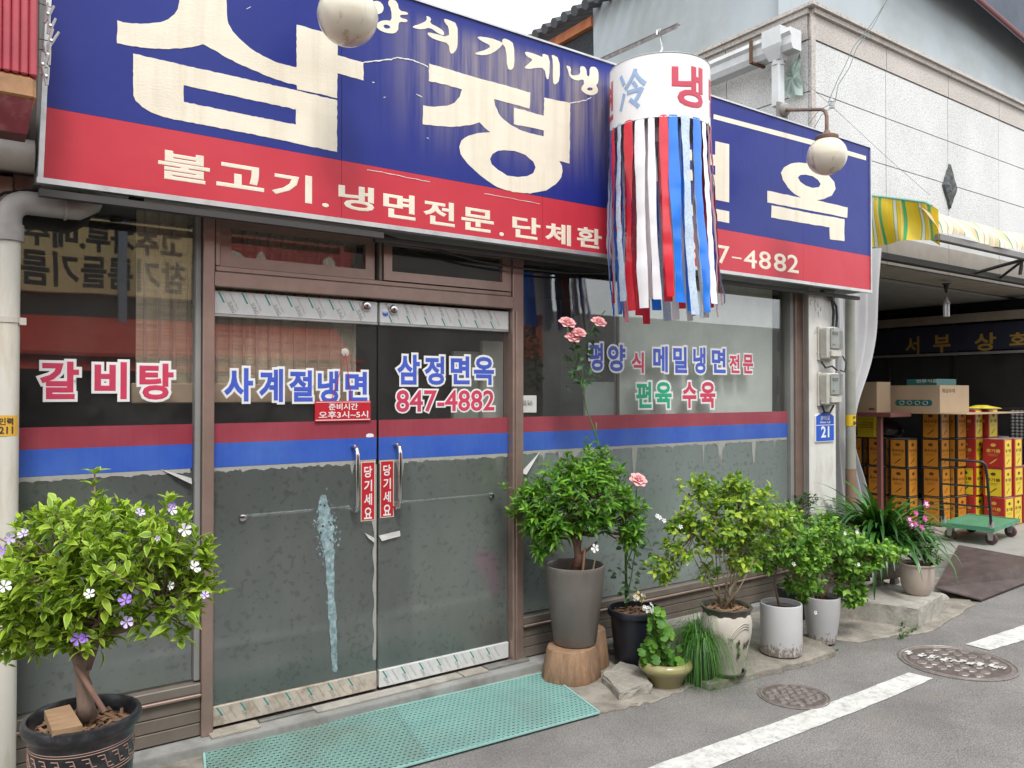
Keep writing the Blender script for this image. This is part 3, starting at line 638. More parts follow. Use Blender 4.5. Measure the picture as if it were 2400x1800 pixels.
# pale panels behind the right-hand door, white boards behind the right window
PALE = M('pale_green_board', (.6, .64, .55), .7, .1, 2, dirt=(.3, .32, .28), dscale=1.5, damt=.4)
PALE2 = M('pale_beige_board', (.75, .72, .63), .7, .06, 2)
for (p0, p1, yb, ztop, mm, lb) in ((1063, 1130, .25, 1.95, PALE, 'pale grey green panel standing inside behind the right glass door'), (1131, 1179, .2, 2.02, PALE2, 'pale beige panel at the hinge side inside the right glass door')):
    t = thing('interior_panel', lb, 'panel', (X(p0, yb), yb, 0)); box('board', (X(p0, yb), yb, .3), (X(p1, yb), yb + .03, ztop), mm, t)
t = thing('window_board', 'large pale grey green board covering the inside of the right window', 'board', (X(1452, .09), .09, .3))
m_ = grid(lambda u, v: (X(1452, .09) + (5.72 - X(1452, .09)) * u, .09 + .004 * math.sin(u * 21) * math.sin(v * 5), .3 + (2.38) * v), 24, 8); m_.build('board', M('window_board', (.8, .85, .78), .75, .1, 1.6, dirt=(.55, .58, .54), dscale=2, damt=.5), t)
t = thing('window_board', 'small grey board low inside the right window beside the beaded cord', 'board', (X(1368, .1), .1, .3))
box('board', (X(1372, .1), .1, .3), (X(1440, .1), .12, 1.76), M('grey_board', (.42, .46, .44), .8, .1), t)
t = thing('bead_curtain_cord', 'thin beaded cord hanging beside the pale board in the right window', 'cord', (X(1446, .07), .07, 1.4))
m_ = MB()
for xx in (X(1441, .07), X(1449, .07)):
    m_.tube([(xx, .07, 1.5), (xx, .07, 2.5)], .004, 5)
    for k in range(60): m_.tube([(xx, .07, 1.5 + k / 60), (xx, .07, 1.509 + k / 60)], .007, 5)
m_.build('beads', M('bead_brown', (.16, .12, .09), .4), t)
a = P(1110, 1290, .12); t = thing('pink_bag', 'bright pink cloth bag blurred behind the frosted right door', 'bag', (a.x, .12, a.z))
m_ = MB(); pts = [(1118, 1288), (1160, 1300), (1168, 1340), (1170, 1390), (1145, 1392), (1138, 1345), (1112, 1330)]
vs = [P(x, y, .02) for x, y in pts]; vs2 = [P(x, y, .07) for x, y in pts]; n = len(pts)
m_.add([v for v in vs] + [v for v in vs2], [tuple(range(n)), tuple(range(2 * n - 1, n - 1, -1))] + [(i, (i + 1) % n, n + (i + 1) % n, n + i) for i in range(n)]); m_.build('cloth', M('hot_pink_cloth', (.95, .04, .4), .8), t)
t = thing('hallway_wall', 'pale wall glimpsed behind the frosted right door', 'wall', (2.75, .2, 0)); box('wall', (2.3, .13, 0), (2.9, .19, 1.35), M('pale_wall_inside', (.6, .66, .56), .8), t) 
# hung sign 준비시간
a, b_ = P(741, 940, -.03), P(871, 986, -.03)
t = thing('hours_sign', 'small red hanging sign with white opening break hours on the left door', 'sign', ((a.x + b_.x) / 2, -.012, b_.z))
m_ = MB(); m_.box((a.x, -.016, b_.z), (b_.x, -.008, a.z)); s = m_.build('board', STICKRED, t)
m_ = MB()
m_.box((a.x + .003, -.0168, b_.z + .006), (b_.x - .003, -.0162, b_.z + .010)); m_.box((a.x + .003, -.0168, a.z - .008), (b_.x - .003, -.0162, a.z - .005))
cx = (a.x + b_.x) / 2; h = a.z - b_.z
text_xz(m_, '준비시간', cx - .085, cx + .085, a.z - h * .45, a.z - h * .12, -.0165, bold=.018, thick=.0005)
text_xz(m_, '오후3시~5시', a.x + .02, b_.x - .015, b_.z + h * .15, b_.z + h * .5, -.0165, bold=.015, thick=.0005)
m_.build('lettering', WHITEVIN, t)
c = P(809, 826, -.008); m_ = MB().tube([(c.x, -.004, c.z), (c.x, -.012, c.z), (c.x, -.016, c.z)], [.024, .022, .008], 20); m_.build('suction_cup', M('clear_rubber', (.5, .45, .4), .3), t, smooth=True)
m_ = MB().tube([(c.x, -.014, c.z - .005), (cx - .07, -.012, a.z)], .002, 5).tube([(c.x, -.014, c.z - .005), (cx + .05, -.012, a.z)], .002, 5); m_.build('string', STICKRED, t)
# handwritten note
a, b_ = P(1217, 927, -.004), P(1258, 966, -.004)
t = thing('paper_note', 'small white handwritten note taped at the left edge of the right window', 'note', (a.x, -.004, b_.z))
m_ = MB(); m_.hexa([(a.x, -.002, b_.z), (b_.x - .006, -.002, b_.z - .002), (b_.x, -.001, b_.z), (a.x, -.001, b_.z), (a.x + .003, -.002, a.z), (b_.x, -.002, a.z - .004), (b_.x, -.001, a.z), (a.x, -.001, a.z)]); m_.build('paper', M('paper', (.62, .63, .6), .8), t)
m_ = MB(); text_xz(m_, '냉면 하시', a.x + .02, b_.x - .04, a.z - .06, a.z - .03, -.0025, bold=0); text_xz(m_, '842-4421', a.x + .03, b_.x - .035, b_.z + .04, b_.z + .062, -.0025, bold=0); m_.build('handwriting', INK, t)

# white pillar with meters, number plate
yq = -.14
x0, x1 = X(1896, yq), X(1958, yq)
pl = thing('white_pillar', 'chipped white painted pillar at the right end of the windows', 'pillar', ((x0 + x1) / 2, 0, 0))
m_ = MB(); m_.add([(x0, yq, -.058), (x1, yq, -.058), (x1, .15, -.058), (5.951, .15, -.058), (5.951, -.06, -.058), (x0, yq, 2.62), (x1, yq, 2.62), (x1, .15, 2.62), (5.951, .15, 2.62), (5.951, -.06, 2.62)],
                  [(0, 1, 6, 5), (1, 2, 7, 6), (2, 3, 8, 7), (3, 4, 9, 8), (4, 0, 5, 9), (5, 6, 7, 8, 9)]); m_.build('shaft', WHITEP, pl)
m_ = MB(); rg = random.Random(4)
for i in range(14):
    q = P(rg.uniform(1886, 1925), rg.choice([rg.uniform(690, 740), rg.uniform(770, 860)]), yq); pts = [(q.x, q.z)]
    for k in range(5): pts.append((pts[-1][0] + rg.uniform(-.02, .02), pts[-1][1] + rg.uniform(-.03, .02)))
    if pts[0][0] > x0 + .02: m_.tube([(a0, yq - .0006, b0) for a0, b0 in pts if a0 > x0 + .005], .0014, 4)
m_.build('paint_crack', INK, pl)
METER = M('meter_plastic', (.55, .54, .49), .4, .05, dirt=(.35, .3, .22), dscale=10, damt=.4); CLEAR = glass_mat('meter_window', (.8, .82, .8), .12, dirtamt=.25)
def meter(px0, py0, px1, py1, label):
    a, b_ = P(px0, py0, yq), P(px1, py1, yq); wv, h = .2, .29; xx, zz = a.x, (a.z + b_.z) / 2 - h / 2
    t = thing('electric_meter', label, 'electric meter', (xx + wv / 2, yq, zz), 'electric meters on the pillar')
    MB().bbox((xx, yq, zz), (xx + wv, yq - .02, zz + h), .006).build('back_plate', METER, t)
    m_ = MB(); m_.bbox((xx + .008, yq - .02, zz + .012), (xx + wv - .01, yq - .10, zz + h - .01), .012)
    for k in range(8): m_.box((xx + .005, yq - .028 - k * .008, zz + .05), (xx + .0085, yq - .031 - k * .008, zz + h - .03))
    m_.build('housing', METER, t)
    MB().bbox((xx + .03, yq - .10, zz + .03), (xx + wv - .03, yq - .125, zz + .085), .006).build('lower_cover', METER, t)
    MB().bbox((xx + .04, yq - .101, zz + .10), (xx + wv - .035, yq - .108, zz + h - .03), .002).build('dial_plate', M('dial_white', (.6, .62, .6), .5), t)
    dsp = MB().box((xx + .06, yq - .1085, zz + h - .075), (xx + wv - .06, yq - .112, zz + h - .05)).box((xx + .06, yq - .1085, zz + .125), (xx + .1, yq - .1095, zz + .135)); dsp.build('display', INKGREY, t)
    MB().bbox((xx + .034, yq - .1, zz + .095), (xx + wv - .025, yq - .135, zz + h - .02), .004).build('clear_cover', CLEAR, t)
    return t
meter(1914, 762, 1978, 850, 'upper of the two beige electric meters on the white pillar')
meter(1914, 868, 1978, 955, 'lower electric meter, just above the blue number plate')
BLACKR = M('black_cable', (.02, .02, .022), .45)
t = thing('meter_cable', 'black cables running down the pillar to the two meters', 'cable', (6.1, yq, 2.3)); m_ = MB()
def PXs(l, y): return [P(a, b, y) for a, b in l]
m_.tube(PXs([(1935, 690), (1950, 705), (1954, 730), (1952, 765)], yq - .03), .012, 8)
m_.tube(PXs([(1925, 682), (1945, 693), (1960, 718), (1962, 745), (1960, 765)], yq - .02), .01, 8)
m_.tube(PXs([(1925, 848), (1935, 862), (1950, 858), (1962, 868)], yq - .05), .008, 6); m_.tube(PXs([(1975, 835), (1983, 850), (1980, 872), (1970, 868)], yq - .05), .006, 6)
m_.tube(PXs([(1926, 950), (1932, 965), (1945, 967), (1954, 950)], yq - .04), .009, 8); m_.build('cable', BLACKR, t, smooth=True)
# number plate
a, b_ = P(1911, 975, yq - .01), P(1955, 1034, yq - .01)
t = thing('number_plate', 'blue house shaped building number plate reading 21 on the white pillar', 'number plate', ((a.x + b_.x) / 2, yq, b_.z))
def plate(e, y0, y1): 
    xs = (a.x + e, b_.x - e); c = (a.x + b_.x) / 2; s = [(xs[0], b_.z + e), (xs[1], b_.z + e), (xs[1], a.z - e * .6), (c, a.z + .05 - e), (xs[0], a.z - e * .6)]
    m_ = MB(); m_.add([(x, y0, z) for x, z in s] + [(x, y1, z) for x, z in s], [(0, 1, 2, 3, 4), (9, 8, 7, 6, 5)] + [(i, (i + 1) % 5, 5 + (i + 1) % 5, 5 + i) for i in range(5)]); return m_
plate(0, yq - .012, yq - .001).build('plate', WHITEVIN, t); plate(.007, yq - .0135, yq - .0122).build('blue_face', M('plate_blue', (.015, .1, .55), .35), t)
m_ = MB(); cx = (a.x + b_.x) / 2; W = b_.x - a.x; H_ = a.z - b_.z
text_xz(m_, '21', cx - W * .22, cx + W * .22, b_.z + H_ * .16, b_.z + H_ * .6, yq - .0136, bold=.03)
text_xz(m_, '관아3길', cx - W * .24, cx + W * .24, a.z - H_ * .17, a.z - H_ * .0, yq - .0136, bold=.015)
text_xz(m_, 'Gwana 3-gil', cx - W * .27, cx + W * .27, a.z - H_ * .31, a.z - H_ * .2, yq - .0136, bold=.015)
m_.box((a.x + .008, yq - .0142, a.z - H_ * .37), (b_.x - .008, yq - .0136, a.z - H_ * .345)); m_.build('lettering', WHITEVIN, t)

# ================================================================== MAIN SIGNBOARD
SY = -.30
SB = thing('signboard', 'huge blue and red restaurant signboard with cream Korean letters above the windows', 'signboard', (3.4, SY, 2.55))
xl0, xl1, xr = P(92, 433, SY).x, P(107, 100, SY).x, P(2041, 682, SY).x; zb, zt = 2.562, 3.82; zm = 2.872
xlt = xl0 + (xl1 - xl0) * (zt - zb) / (P(107, 100, SY).z - zb)
def xl(z): return xl0 + .014 + (xlt - xl0) * (z - zb) / (zt - zb)
def face(z0, z1, name, mat, y=SY):
    m_ = MB(); n = 24
    seams = [xl(z0)] + [P(px, 500, SY).x for px in (800, 1272, 1882)] + [xr - .012]
    for i in range(4):
        x0, x1 = seams[i] + (.001 if i else 0), seams[i + 1] - .001; x0t = xl(z1) if i == 0 else x0
        m_ = MB(); m_.hexa([(x0, y, z0), (x1, y, z0), (x1, y + .02, z0), (x0, y + .02, z0), (x0t, y, z1), (x1, y, z1), (x1, y + .02, z1), (x0t, y + .02, z1)]); m_.build(name, mat, SB)
face(zb + .012, zm - .0005, 'red_panel', SIGNRED); face(zm + .0005, zt - .006, 'blue_panel', SIGNBLUE)
m_ = MB(); m_.box((xl0 + .02, SY + .021, zb), (xr, -.02, zt - .01)); m_.build('box_body', M('sign_body', (.3, .31, .3), .6, .1, dirt=(.1, .08, .06), damt=.6), SB)
m_ = MB(); m_.box((xl0 - .01, SY - .012, zb - .012), (xr + .005, SY + .03, zb + .0115)); m_.box((xl0, SY - .010, zt - .0055), (xr + .005, SY + .03, zt + .006)); m_.box((xr - .0115, SY - .011, zb + .012), (xr + .004, SY + .03, zt - .006))
m_.hexa([(xl0 - .006, SY - .011, zb + .012), (xl0 + .0135, SY - .011, zb + .012), (xl0 + .0135, SY + .2, zb + .012), (xl0 - .006, SY + .2, zb + .012), (xlt - .006, SY - .011, zt), (xlt + .0135, SY - .011, zt), (xlt + .0135, SY + .2, zt), (xlt - .006, SY + .2, zt)])
m_.build('edge_frame', SILVER, SB)
def cropfn(ox, oy, s, y=SY):
    def fn(x, yv, d): q = P(ox + x / s, oy + yv / s, y - .0005); return (q.x, y - .0005 - d, q.z)
    return fn
A_ = cropfn(0, 0, 2.765); B_ = cropfn(700, 0, 2.765); C_ = cropfn(1300, 0, 2.765)
def letter(loops, fn, name='letter', th=.0015): m_ = MB(); shape_mesh(m_, loops, fn, th); return m_.build(name, CREAM, SB)
def jag(pts, amt=2.2, step=22):   # shrunken vinyl edge
    q = []; rg = random.Random(len(pts))
    for i, p in enumerate(pts):
        n = pts[(i + 1) % len(pts)]; L = math.hypot(n[0] - p[0], n[1] - p[1]); k = max(1, int(L / step))
        for j in range(k): t = j / k; a = amt if j else .6; q.append((p[0] + (n[0] - p[0]) * t + rg.uniform(-a, a), p[1] + (n[1] - p[1]) * t + rg.uniform(-a, a)))
    return q
letter([jag([(760, 132), (800, 146), (860, 153), (960, 153), (1040, 145), (1090, 125), (1130, 92), (1152, 60), (1162, 10), (1164, -60), (1166, -160), (1458, -95), (1462, -20), (1470, 35), (1470, 100), (1480, 155), (1505, 200), (1550, 250), (1620, 312), (1700, 362), (1780, 400), (1850, 420), (1921, 437), (1922, 160), (2000, 182), (2185, 232),
             (2187, 358), (2355, 405), (2355, 522), (2187, 474), (2185, 637), (2050, 605), (1925, 580), (1922, 552), (1840, 532), (1750, 500), (1640, 455), (1550, 415), (1460, 370), (1390, 325), (1315, 286), (1260, 302), (1170, 315), (1050, 318), (960, 312), (860, 300), (758, 280)])], A_)
letter([jag([(862, 348), (1100, 402), (1500, 492), (1925, 587), (2184, 650), (2184, 985), (1900, 925), (1650, 872), (1300, 806), (1150, 778), (1060, 758), (980, 728), (920, 693), (880, 655), (864, 620)]), jag([(1190, 552), (1550, 630), (1918, 710), (1918, 808), (1550, 735), (1190, 660)])], A_)
letter([jag([(845, 412), (1100, 488), (1500, 600), (1495, 704), (1380, 672), (1265, 643), (1272, 685), (1295, 735), (1325, 772), (1370, 808), (1430, 840), (1500, 864), (1588, 884), (1588, 846), (1395, 804), (1395, 697), (1588, 750), (1590, 632), (1758, 668), (1755, 1060), (1688, 1043), (1705, 1075), (1709, 1110),
             (1700, 1150), (1665, 1195), (1600, 1235), (1500, 1254), (1390, 1245), (1280, 1210), (1180, 1140), (1090, 1055), (1050, 1000), (1040, 950), (1055, 910), (1100, 880), (1160, 863), (1242, 857), (1205, 828), (1170, 792), (1110, 812), (1000, 822), (900, 817), (803, 805), (806, 683), (880, 693), (960, 686), (1010, 665), (1045, 625), (1058, 580), (950, 548), (842, 526)]),
        jag([(1240, 1030), (1255, 998), (1290, 978), (1330, 973), (1400, 978), (1470, 1005), (1520, 1048), (1535, 1085), (1520, 1122), (1480, 1142), (1420, 1148), (1350, 1138), (1290, 1100), (1250, 1065)], 1.5, 30)], B_)
letter([jag([(1465, 1120), (1485, 1085), (1530, 1060), (1580, 1053), (1640, 1060), (1700, 1080), (1770, 1130), (1812, 1180), (1820, 1225), (1795, 1268), (1745, 1290), (1697, 1297), (1897, 1345), (1895, 1411), (1378, 1312), (1378, 1236), (1597, 1281), (1555, 1258), (1510, 1215), (1478, 1165)], 1.5),
        jag([(1575, 1150), (1590, 1135), (1625, 1131), (1670, 1142), (1705, 1165), (1724, 1192), (1712, 1213), (1670, 1218), (1625, 1203), (1590, 1178)], 1, 30)], C_)
letter([jag([(1405, 1330), (1640, 1378), (1877, 1420), (1877, 1563), (1783, 1550), (1781, 1473), (1600, 1444), (1403, 1410)], 1.5)], C_)
sh = lambda x, y, sl=.2: (x, y + (x - 1130) * sl)
letter([[sh(640, 1000), sh(860, 1000), sh(860, 1270), sh(640, 1270)], [sh(705, 1070), sh(795, 1070), sh(795, 1200), sh(705, 1200)]], C_)
letter([[(1130, 935), (1130, 1312), (1040, 1294), (1040, 1205), (862, 1165), (862, 1095), (1040, 1135), (1040, 1075), (862, 1035), (862, 965), (1040, 1005), (1040, 915)]], C_)
letter([[(780, 1290), (872, 1312), (872, 1322), (1130, 1370), (1130, 1446), (780, 1378)]], C_)
letter([[(1030, 740), (1660, 905), (1660, 938), (1028, 770)]], C_, 'cream_rule'); letter([[(1660, 905), (2017, 1012), (2017, 1040), (1660, 938)]], C_, 'cream_rule')
# brush letters along the top
for lp in ([[(825, 100), (860, 118), (848, 150), (905, 178), (942, 205), (940, 232), (905, 218), (850, 178), (800, 192), (742, 182), (738, 170), (790, 155), (832, 132)]],
           [[(938, 120), (975, 130), (1028, 155), (1030, 270), (1025, 320), (995, 352), (978, 340), (972, 282), (905, 264), (850, 242), (830, 212), (860, 212), (975, 245), (972, 175), (948, 150)]],
           [[(1150, 235), (1240, 245), (1320, 275), (1322, 292), (1260, 345), (1200, 360), (1140, 352), (1150, 340), (1210, 325), (1250, 298), (1180, 265)]],
           [[(1322, 248), (1360, 258), (1395, 285), (1398, 430), (1375, 458), (1350, 440), (1345, 320), (1317, 280)]],
           [[(1462, 335), (1500, 340), (1555, 360), (1580, 372), (1580, 345), (1628, 365), (1622, 510), (1605, 515), (1592, 440), (1532, 440), (1500, 448), (1455, 442), (1500, 405), (1518, 385), (1475, 365)]],
           [[(1635, 348), (1690, 380), (1692, 520), (1660, 553), (1646, 530), (1648, 395)]],
           [[(1730, 422), (1765, 435), (1760, 488), (1795, 490), (1826, 480), (1822, 430), (1850, 430), (1865, 455), (1866, 492), (1885, 498), (1885, 435), (1920, 432), (1942, 460), (1942, 535), (1925, 552), (1940, 580), (1935, 605), (1900, 620), (1860, 610), (1830, 585), (1835, 560), (1850, 545), (1846, 512), (1800, 525), (1755, 500), (1745, 455)], [(1868, 575), (1885, 565), (1905, 572), (1905, 585), (1885, 588), (1870, 584)]],
           [[(595, -10), (640, 12), (650, 70), (706, 80), (708, 97), (655, 95), (658, 117), (706, 127), (700, 146), (652, 140), (645, 165), (645, 195), (620, 218), (570, 215), (520, 195), (500, 165), (520, 140), (560, 130), (603, 138), (600, 60), (575, 20)], [(548, 165), (565, 158), (590, 168), (595, 182), (570, 188), (552, 180)]],
           [[(470, 10), (520, 5), (552, 40), (545, 80), (510, 95), (470, 90)]],
           [[(2035, 480), (2035, 620), (2022, 625), (2018, 500)]]):
    letter([smooth_loop(l) for l in lp], B_)
# shrinkage cracks between letters
WV = M('torn_vinyl', (.7, .7, .68), .5)
def crack(pts, fn, w=3):
    m_ = MB(); rg = random.Random(2); vs = []
    q = []
    for i in range(len(pts) - 1):
        for s in range(6): t = s / 6; q.append((pts[i][0] + (pts[i + 1][0] - pts[i][0]) * t + rg.uniform(-1, 1), pts[i][1] + (pts[i + 1][1] - pts[i][1]) * t + rg.uniform(-2, 2)))
    q.append(pts[-1])
    for i, p in enumerate(q): ww = w * rg.uniform(.6, 1.3); vs += [fn(p[0], p[1] - ww, .002), fn(p[0], p[1] + ww, .002)]
    m_.add(vs, [(2 * i, 2 * i + 1, 2 * i + 3, 2 * i + 2) for i in range(len(q) - 1)]); m_.build('vinyl_tear', WV, SB)
crack([(418, 405), (500, 395), (600, 385), (640, 372), (740, 390), (800, 415), (840, 436)], B_, 4); crack([(1758, 668), (1800, 662), (1860, 650), (1895, 632)], B_, 3)
crack([(440, 1100), (550, 1118), (700, 1150), (850, 1180)], B_, 1.8); crack([(1200, 1254), (1400, 1290), (1560, 1322)], B_, 1.6); crack([(760, 610), (800, 630)], B_, 2.5); crack([(1595, 60), (1625, 45)], A_, 2)
crack([(475, 533), (490, 536)], B_, 2.5); crack([(548, 632), (562, 630)], B_, 2); crack([(828, 893), (842, 898)], B_, 2)
# red band text
m_ = MB()
def BT(ch, b4, ox, slope=-.17, oy=0, bold=.028):
    m_ = MB(); text_px(m_, ch, (ox + b4[0] / 2.765, oy + b4[1] / 2.765, ox + b4[2] / 2.765, oy + b4[3] / 2.765), SY - .0005, slope, bold=bold, thick=.001); m_.build('letter', CREAM, SB)
for ch, b4 in (('불', (1025, 962, 1360, 1205)), ('고', (1402, 1042, 1712, 1250)), ('기', (1762, 1100, 2022, 1325)), ('.', (2087, 1313, 2132, 1347))): BT(ch, b4, 0)
for ch, b4 in (('냉', (258, 1183, 490, 1383)), ('면', (548, 1237, 757, 1435)), ('전', (808, 1285, 1012, 1477)), ('문', (1055, 1335, 1265, 1517)), ('.', (1300, 1503, 1330, 1533)), ('단', (1385, 1390, 1567, 1562)), ('체', (1597, 1435, 1765, 1600)), ('환', (1803, 1463, 1965, 1620))): BT(ch, b4, 700)
for ch, b4 in (('8', (1115, 165, 1190, 315)), ('4', (1215, 185, 1300, 320)), ('7', (1335, 205, 1410, 333)), ('-', (1425, 280, 1487, 298)), ('4', (1503, 232, 1587, 360)), ('8', (1600, 242, 1678, 368)), ('8', (1697, 255, 1777, 382)), ('2', (1785, 265, 1858, 390))): BT(ch, b4, 1200, -.13, 500, .012)
BT('영', (690, 60, 850, 215), 1200, -.15, 500)
# little bolts / dark mount under the sign edge
m_ = MB(); m_.box((xl0, -.3, 2.50), (1.9, -.26, 2.53)); m_.box((1.9, -.2, 2.5), (xr, -.17, 2.53)); m_.build('mount_rail', M('rusty_dark_rail', (.05, .045, .045), .6), SB)

# ================================================================== GRANITE BUILDING AND SHOP BAY
def granite(name, col, amt=1):
    m, ns, ls, b = new_mat(name)
    n = noise(ns, ls, 75, 2, .7); r = ramp(ns, ls, n.outputs[0], [(.36, [c * .52 for c in col]), (.47, [c * .95 for c in col]), (.7, [min(1, c * 1.12) for c in col])])
    n2 = noise(ns, ls, 1.3, 4); r2 = ramp(ns, ls, n2.outputs[0], [(.3, .86), (.7, 1.04)]); c = mix(ns, ls, 1., r.outputs[0], r2.outputs[0], 'MULTIPLY')
    ls.new(c, b.inputs['Base Color']); b.inputs['Roughness'].default_value = .55
    bp = ns.new('ShaderNodeBump'); bp.inputs['Strength'].default_value = .25; bp.inputs['Distance'].default_value = .004; ls.new(n.outputs[0], bp.inputs['Height']); ls.new(bp.outputs[0], b.inputs['Normal']); return m
GRAN = granite('grey_granite', (.66, .66, .65)); GRANP = granite('pinkish_granite', (.52, .475, .435)); GROUT = M('grout', (.2, .2, .19), .9)
GY, GX = .35, 6.68
GB = thing('granite_building', 'granite clad building with a covered shop bay to the right of the restaurant', 'building', (GX, GY, 0))
zc = P(1904, 14, GY).z; z1 = P(1904, 92, GY).z; z2 = P(1904, 213, GY).z; hh = z1 - z2; zlow = 3.02
XR, YB = 17.5, 6.9
box('core_wall', (GX + .03, GY + .03, zlow), (XR, YB, z1 + .05), GROUT, GB)
xs = [GX] + [P(px, 500, GY).x for px in (2077, 2222, 2341)]; 
while xs[-1] < XR: xs.append(xs[-1] + 1.27)
zs = [z1, z2, z2 - hh, z2 - 2 * hh, z2 - 3 * hh, z2 - 4 * hh, z2 - 5 * hh]
g = .005
for i in range(len(xs) - 1):
    for j in range(len(zs) - 1):
        lo = max(zs[j + 1], zlow)
        if zs[j] - lo < .05: continue
        o_ = R_.uniform(0, .002); box('granite_panel', (xs[i] + g, GY - o_, lo + g), (xs[i + 1] - g, GY + .028, zs[j] - g), GRAN, GB)
    box('granite_band', (xs[i] + g, GY - .012, z1 + g), (xs[i + 1] - g, GY + .028, z1 + .235), GRANP, GB)
    box('coping_stone', (xs[i] + .003, GY - .075, z1 + .285), (xs[i + 1] - .003, GY + .2, zc), GRANP, GB); box('coping_stone', (xs[i] + .003, GY - .045, z1 + .236), (xs[i + 1] - .003, GY + .2, z1 + .284), GRANP, GB)
ys = [GY + .0]; 
while ys[-1] < YB: ys.append(ys[-1] + 1.0)
for i in range(len(ys) - 1):
    for j in range(len(zs) - 1):
        lo = max(zs[j + 1], zlow)
        if zs[j] - lo < .05: continue
        box('granite_panel', (GX - R_.uniform(0, .002), ys[i] + (g if i else .03), lo + g), (GX + .028, ys[i + 1] - g, zs[j] - g), GRAN, GB)
    box('granite_band', (GX - .012, ys[i] + (g if i else .03), z1 + g), (GX + .028, ys[i + 1] - g, z1 + .235), GRANP, GB)
    box('coping_stone', (GX - .075, ys[i] + (.003 if i else -.074), z1 + .286), (GX - .001 if not i else GX - .001, ys[i + 1] - .003, zc), GRANP, GB); box('coping_stone', (GX - .045, ys[i] + .003, z1 + .236), (GX + .002, ys[i + 1] - .003, z1 + .2845), GRANP, GB)
box('corner_strip', (GX - .016, GY - .018, zlow), (GX + .05, GY - .004, z1 + .235), GRANP, GB)
# dark lozenge ornament
lz = [P(2208, 442, GY - .02), P(2240, 404, GY - .02), P(2223.5, 405, GY - .02)]
cx, cz_ = P(2223, 439, GY).x, P(2223, 439, GY).z; w_, h_ = .155, .265
m_ = MB(); pts = [(cx - w_, cz_), (cx, cz_ - h_), (cx + w_, cz_), (cx, cz_ + h_)]
vs = []; 
for k in range(24):
    t = k / 24 * 4; i = int(t); f = t - i; a, b_ = pts[i], pts[(i + 1) % 4]; vs.append((a[0] + (b_[0] - a[0]) * f + R_.uniform(-.008, .008), a[1] + (b_[1] - a[1]) * f + R_.uniform(-.008, .008)))
m_.add([(x, GY - .001, z) for x, z in vs] + [(cx + (x - cx) * .93, GY - .03, cz_ + (z - cz_) * .93) for x, z in vs] + [(cx + (x - cx) * .45 + R_.uniform(-.01, .01), GY - .045 + R_.uniform(-.006, .006), cz_ + (z - cz_) * .45) for x, z in vs],
       [(k, (k + 1) % 24, 24 + (k + 1) % 24, 24 + k) for k in range(24)] + [(24 + k, 24 + (k + 1) % 24, 48 + (k + 1) % 24, 48 + k) for k in range(24)] + [tuple(range(48, 72))])
m_.build('lozenge_ornament', M('rough_dark_slate', (.07, .075, .078), .8, .4, 30, bump=1, bscale=40, dirt=(.22, .23, .23), dscale=18, damt=.7), GB)
# shop bay
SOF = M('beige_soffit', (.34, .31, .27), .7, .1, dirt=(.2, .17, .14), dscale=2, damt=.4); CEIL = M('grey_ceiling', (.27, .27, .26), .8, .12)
for i in range(len(xs) - 1): box('soffit_panel', (max(xs[i], 6.75) + .004, GY + .03, zlow - .012), (xs[i + 1] - .004, GY + .5, zlow - .001), SOF, GB)
for i in range(len(xs) - 1): box('lintel_panel', (xs[i] + .004, GY - .008, zlow), (xs[i + 1] - .004, GY - .0035, zlow + .3), SOF, GB)
box('bay_ceiling', (6.7, GY + .5, zlow - .05), (XR, 5.2, zlow - .02), CEIL, GB)
PLAT = M('bay_floor_concrete', (.32, .31, .28), .85, .15, 3, bump=.3, bscale=30, dirt=(.16, .14, .12), dscale=3, damt=.6)
ZP = .08
m_ = MB(); m_.add([(6.9, .1, ZP), (8.0, .05, ZP), (8.5, -.62, ZP), (17, -.62, ZP), (17, 5.2, ZP), (6.9, 5.2, ZP)] + [(6.9, .1, -.058), (8.0, .05, -.058), (8.5, -.65, -.058), (17, -.65, -.058), (17, 5.2, -.058), (6.9, 5.2, -.058)], [(0, 1, 2, 3, 4, 5)] + [(i, (i + 1) % 6, 6 + (i + 1) % 6, 6 + i) for i in range(6)])
m_.build('shop_floor', PLAT, kind='structure')
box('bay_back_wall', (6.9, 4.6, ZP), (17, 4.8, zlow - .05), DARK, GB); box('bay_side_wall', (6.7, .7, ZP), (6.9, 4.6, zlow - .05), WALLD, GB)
box('bay_pier', (12.12, .5, ZP), (17.4, .7, zlow - .012), GRAN, GB)
# inner shopfront facing the restaurant, with its dim gold sign
SX = 11.9
SF = thing('inner_shopfront', 'dark glazed shopfront deep in the bay with dim gold Korean letters', 'shopfront', (SX, 2.5, ZP))
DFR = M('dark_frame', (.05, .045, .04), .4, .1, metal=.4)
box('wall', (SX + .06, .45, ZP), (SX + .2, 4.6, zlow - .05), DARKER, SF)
for y in (.5, 1.5, 2.5, 3.5, 4.5): box('mullion', (SX, y, ZP), (SX + .05, y + .05, 2.9), DFR, SF)
def zx(px, py): return PX(px, py, SX).z
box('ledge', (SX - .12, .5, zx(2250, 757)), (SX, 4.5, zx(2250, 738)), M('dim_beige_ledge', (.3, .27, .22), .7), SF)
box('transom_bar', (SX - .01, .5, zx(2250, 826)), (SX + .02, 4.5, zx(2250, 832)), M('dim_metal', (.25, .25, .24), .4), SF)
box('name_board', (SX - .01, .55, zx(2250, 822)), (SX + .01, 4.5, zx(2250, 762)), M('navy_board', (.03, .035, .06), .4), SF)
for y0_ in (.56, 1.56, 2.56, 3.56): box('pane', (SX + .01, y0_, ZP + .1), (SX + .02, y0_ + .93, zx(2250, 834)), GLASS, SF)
GOLD = M('dim_gold_letters', (.42, .26, .05), .5, .1)
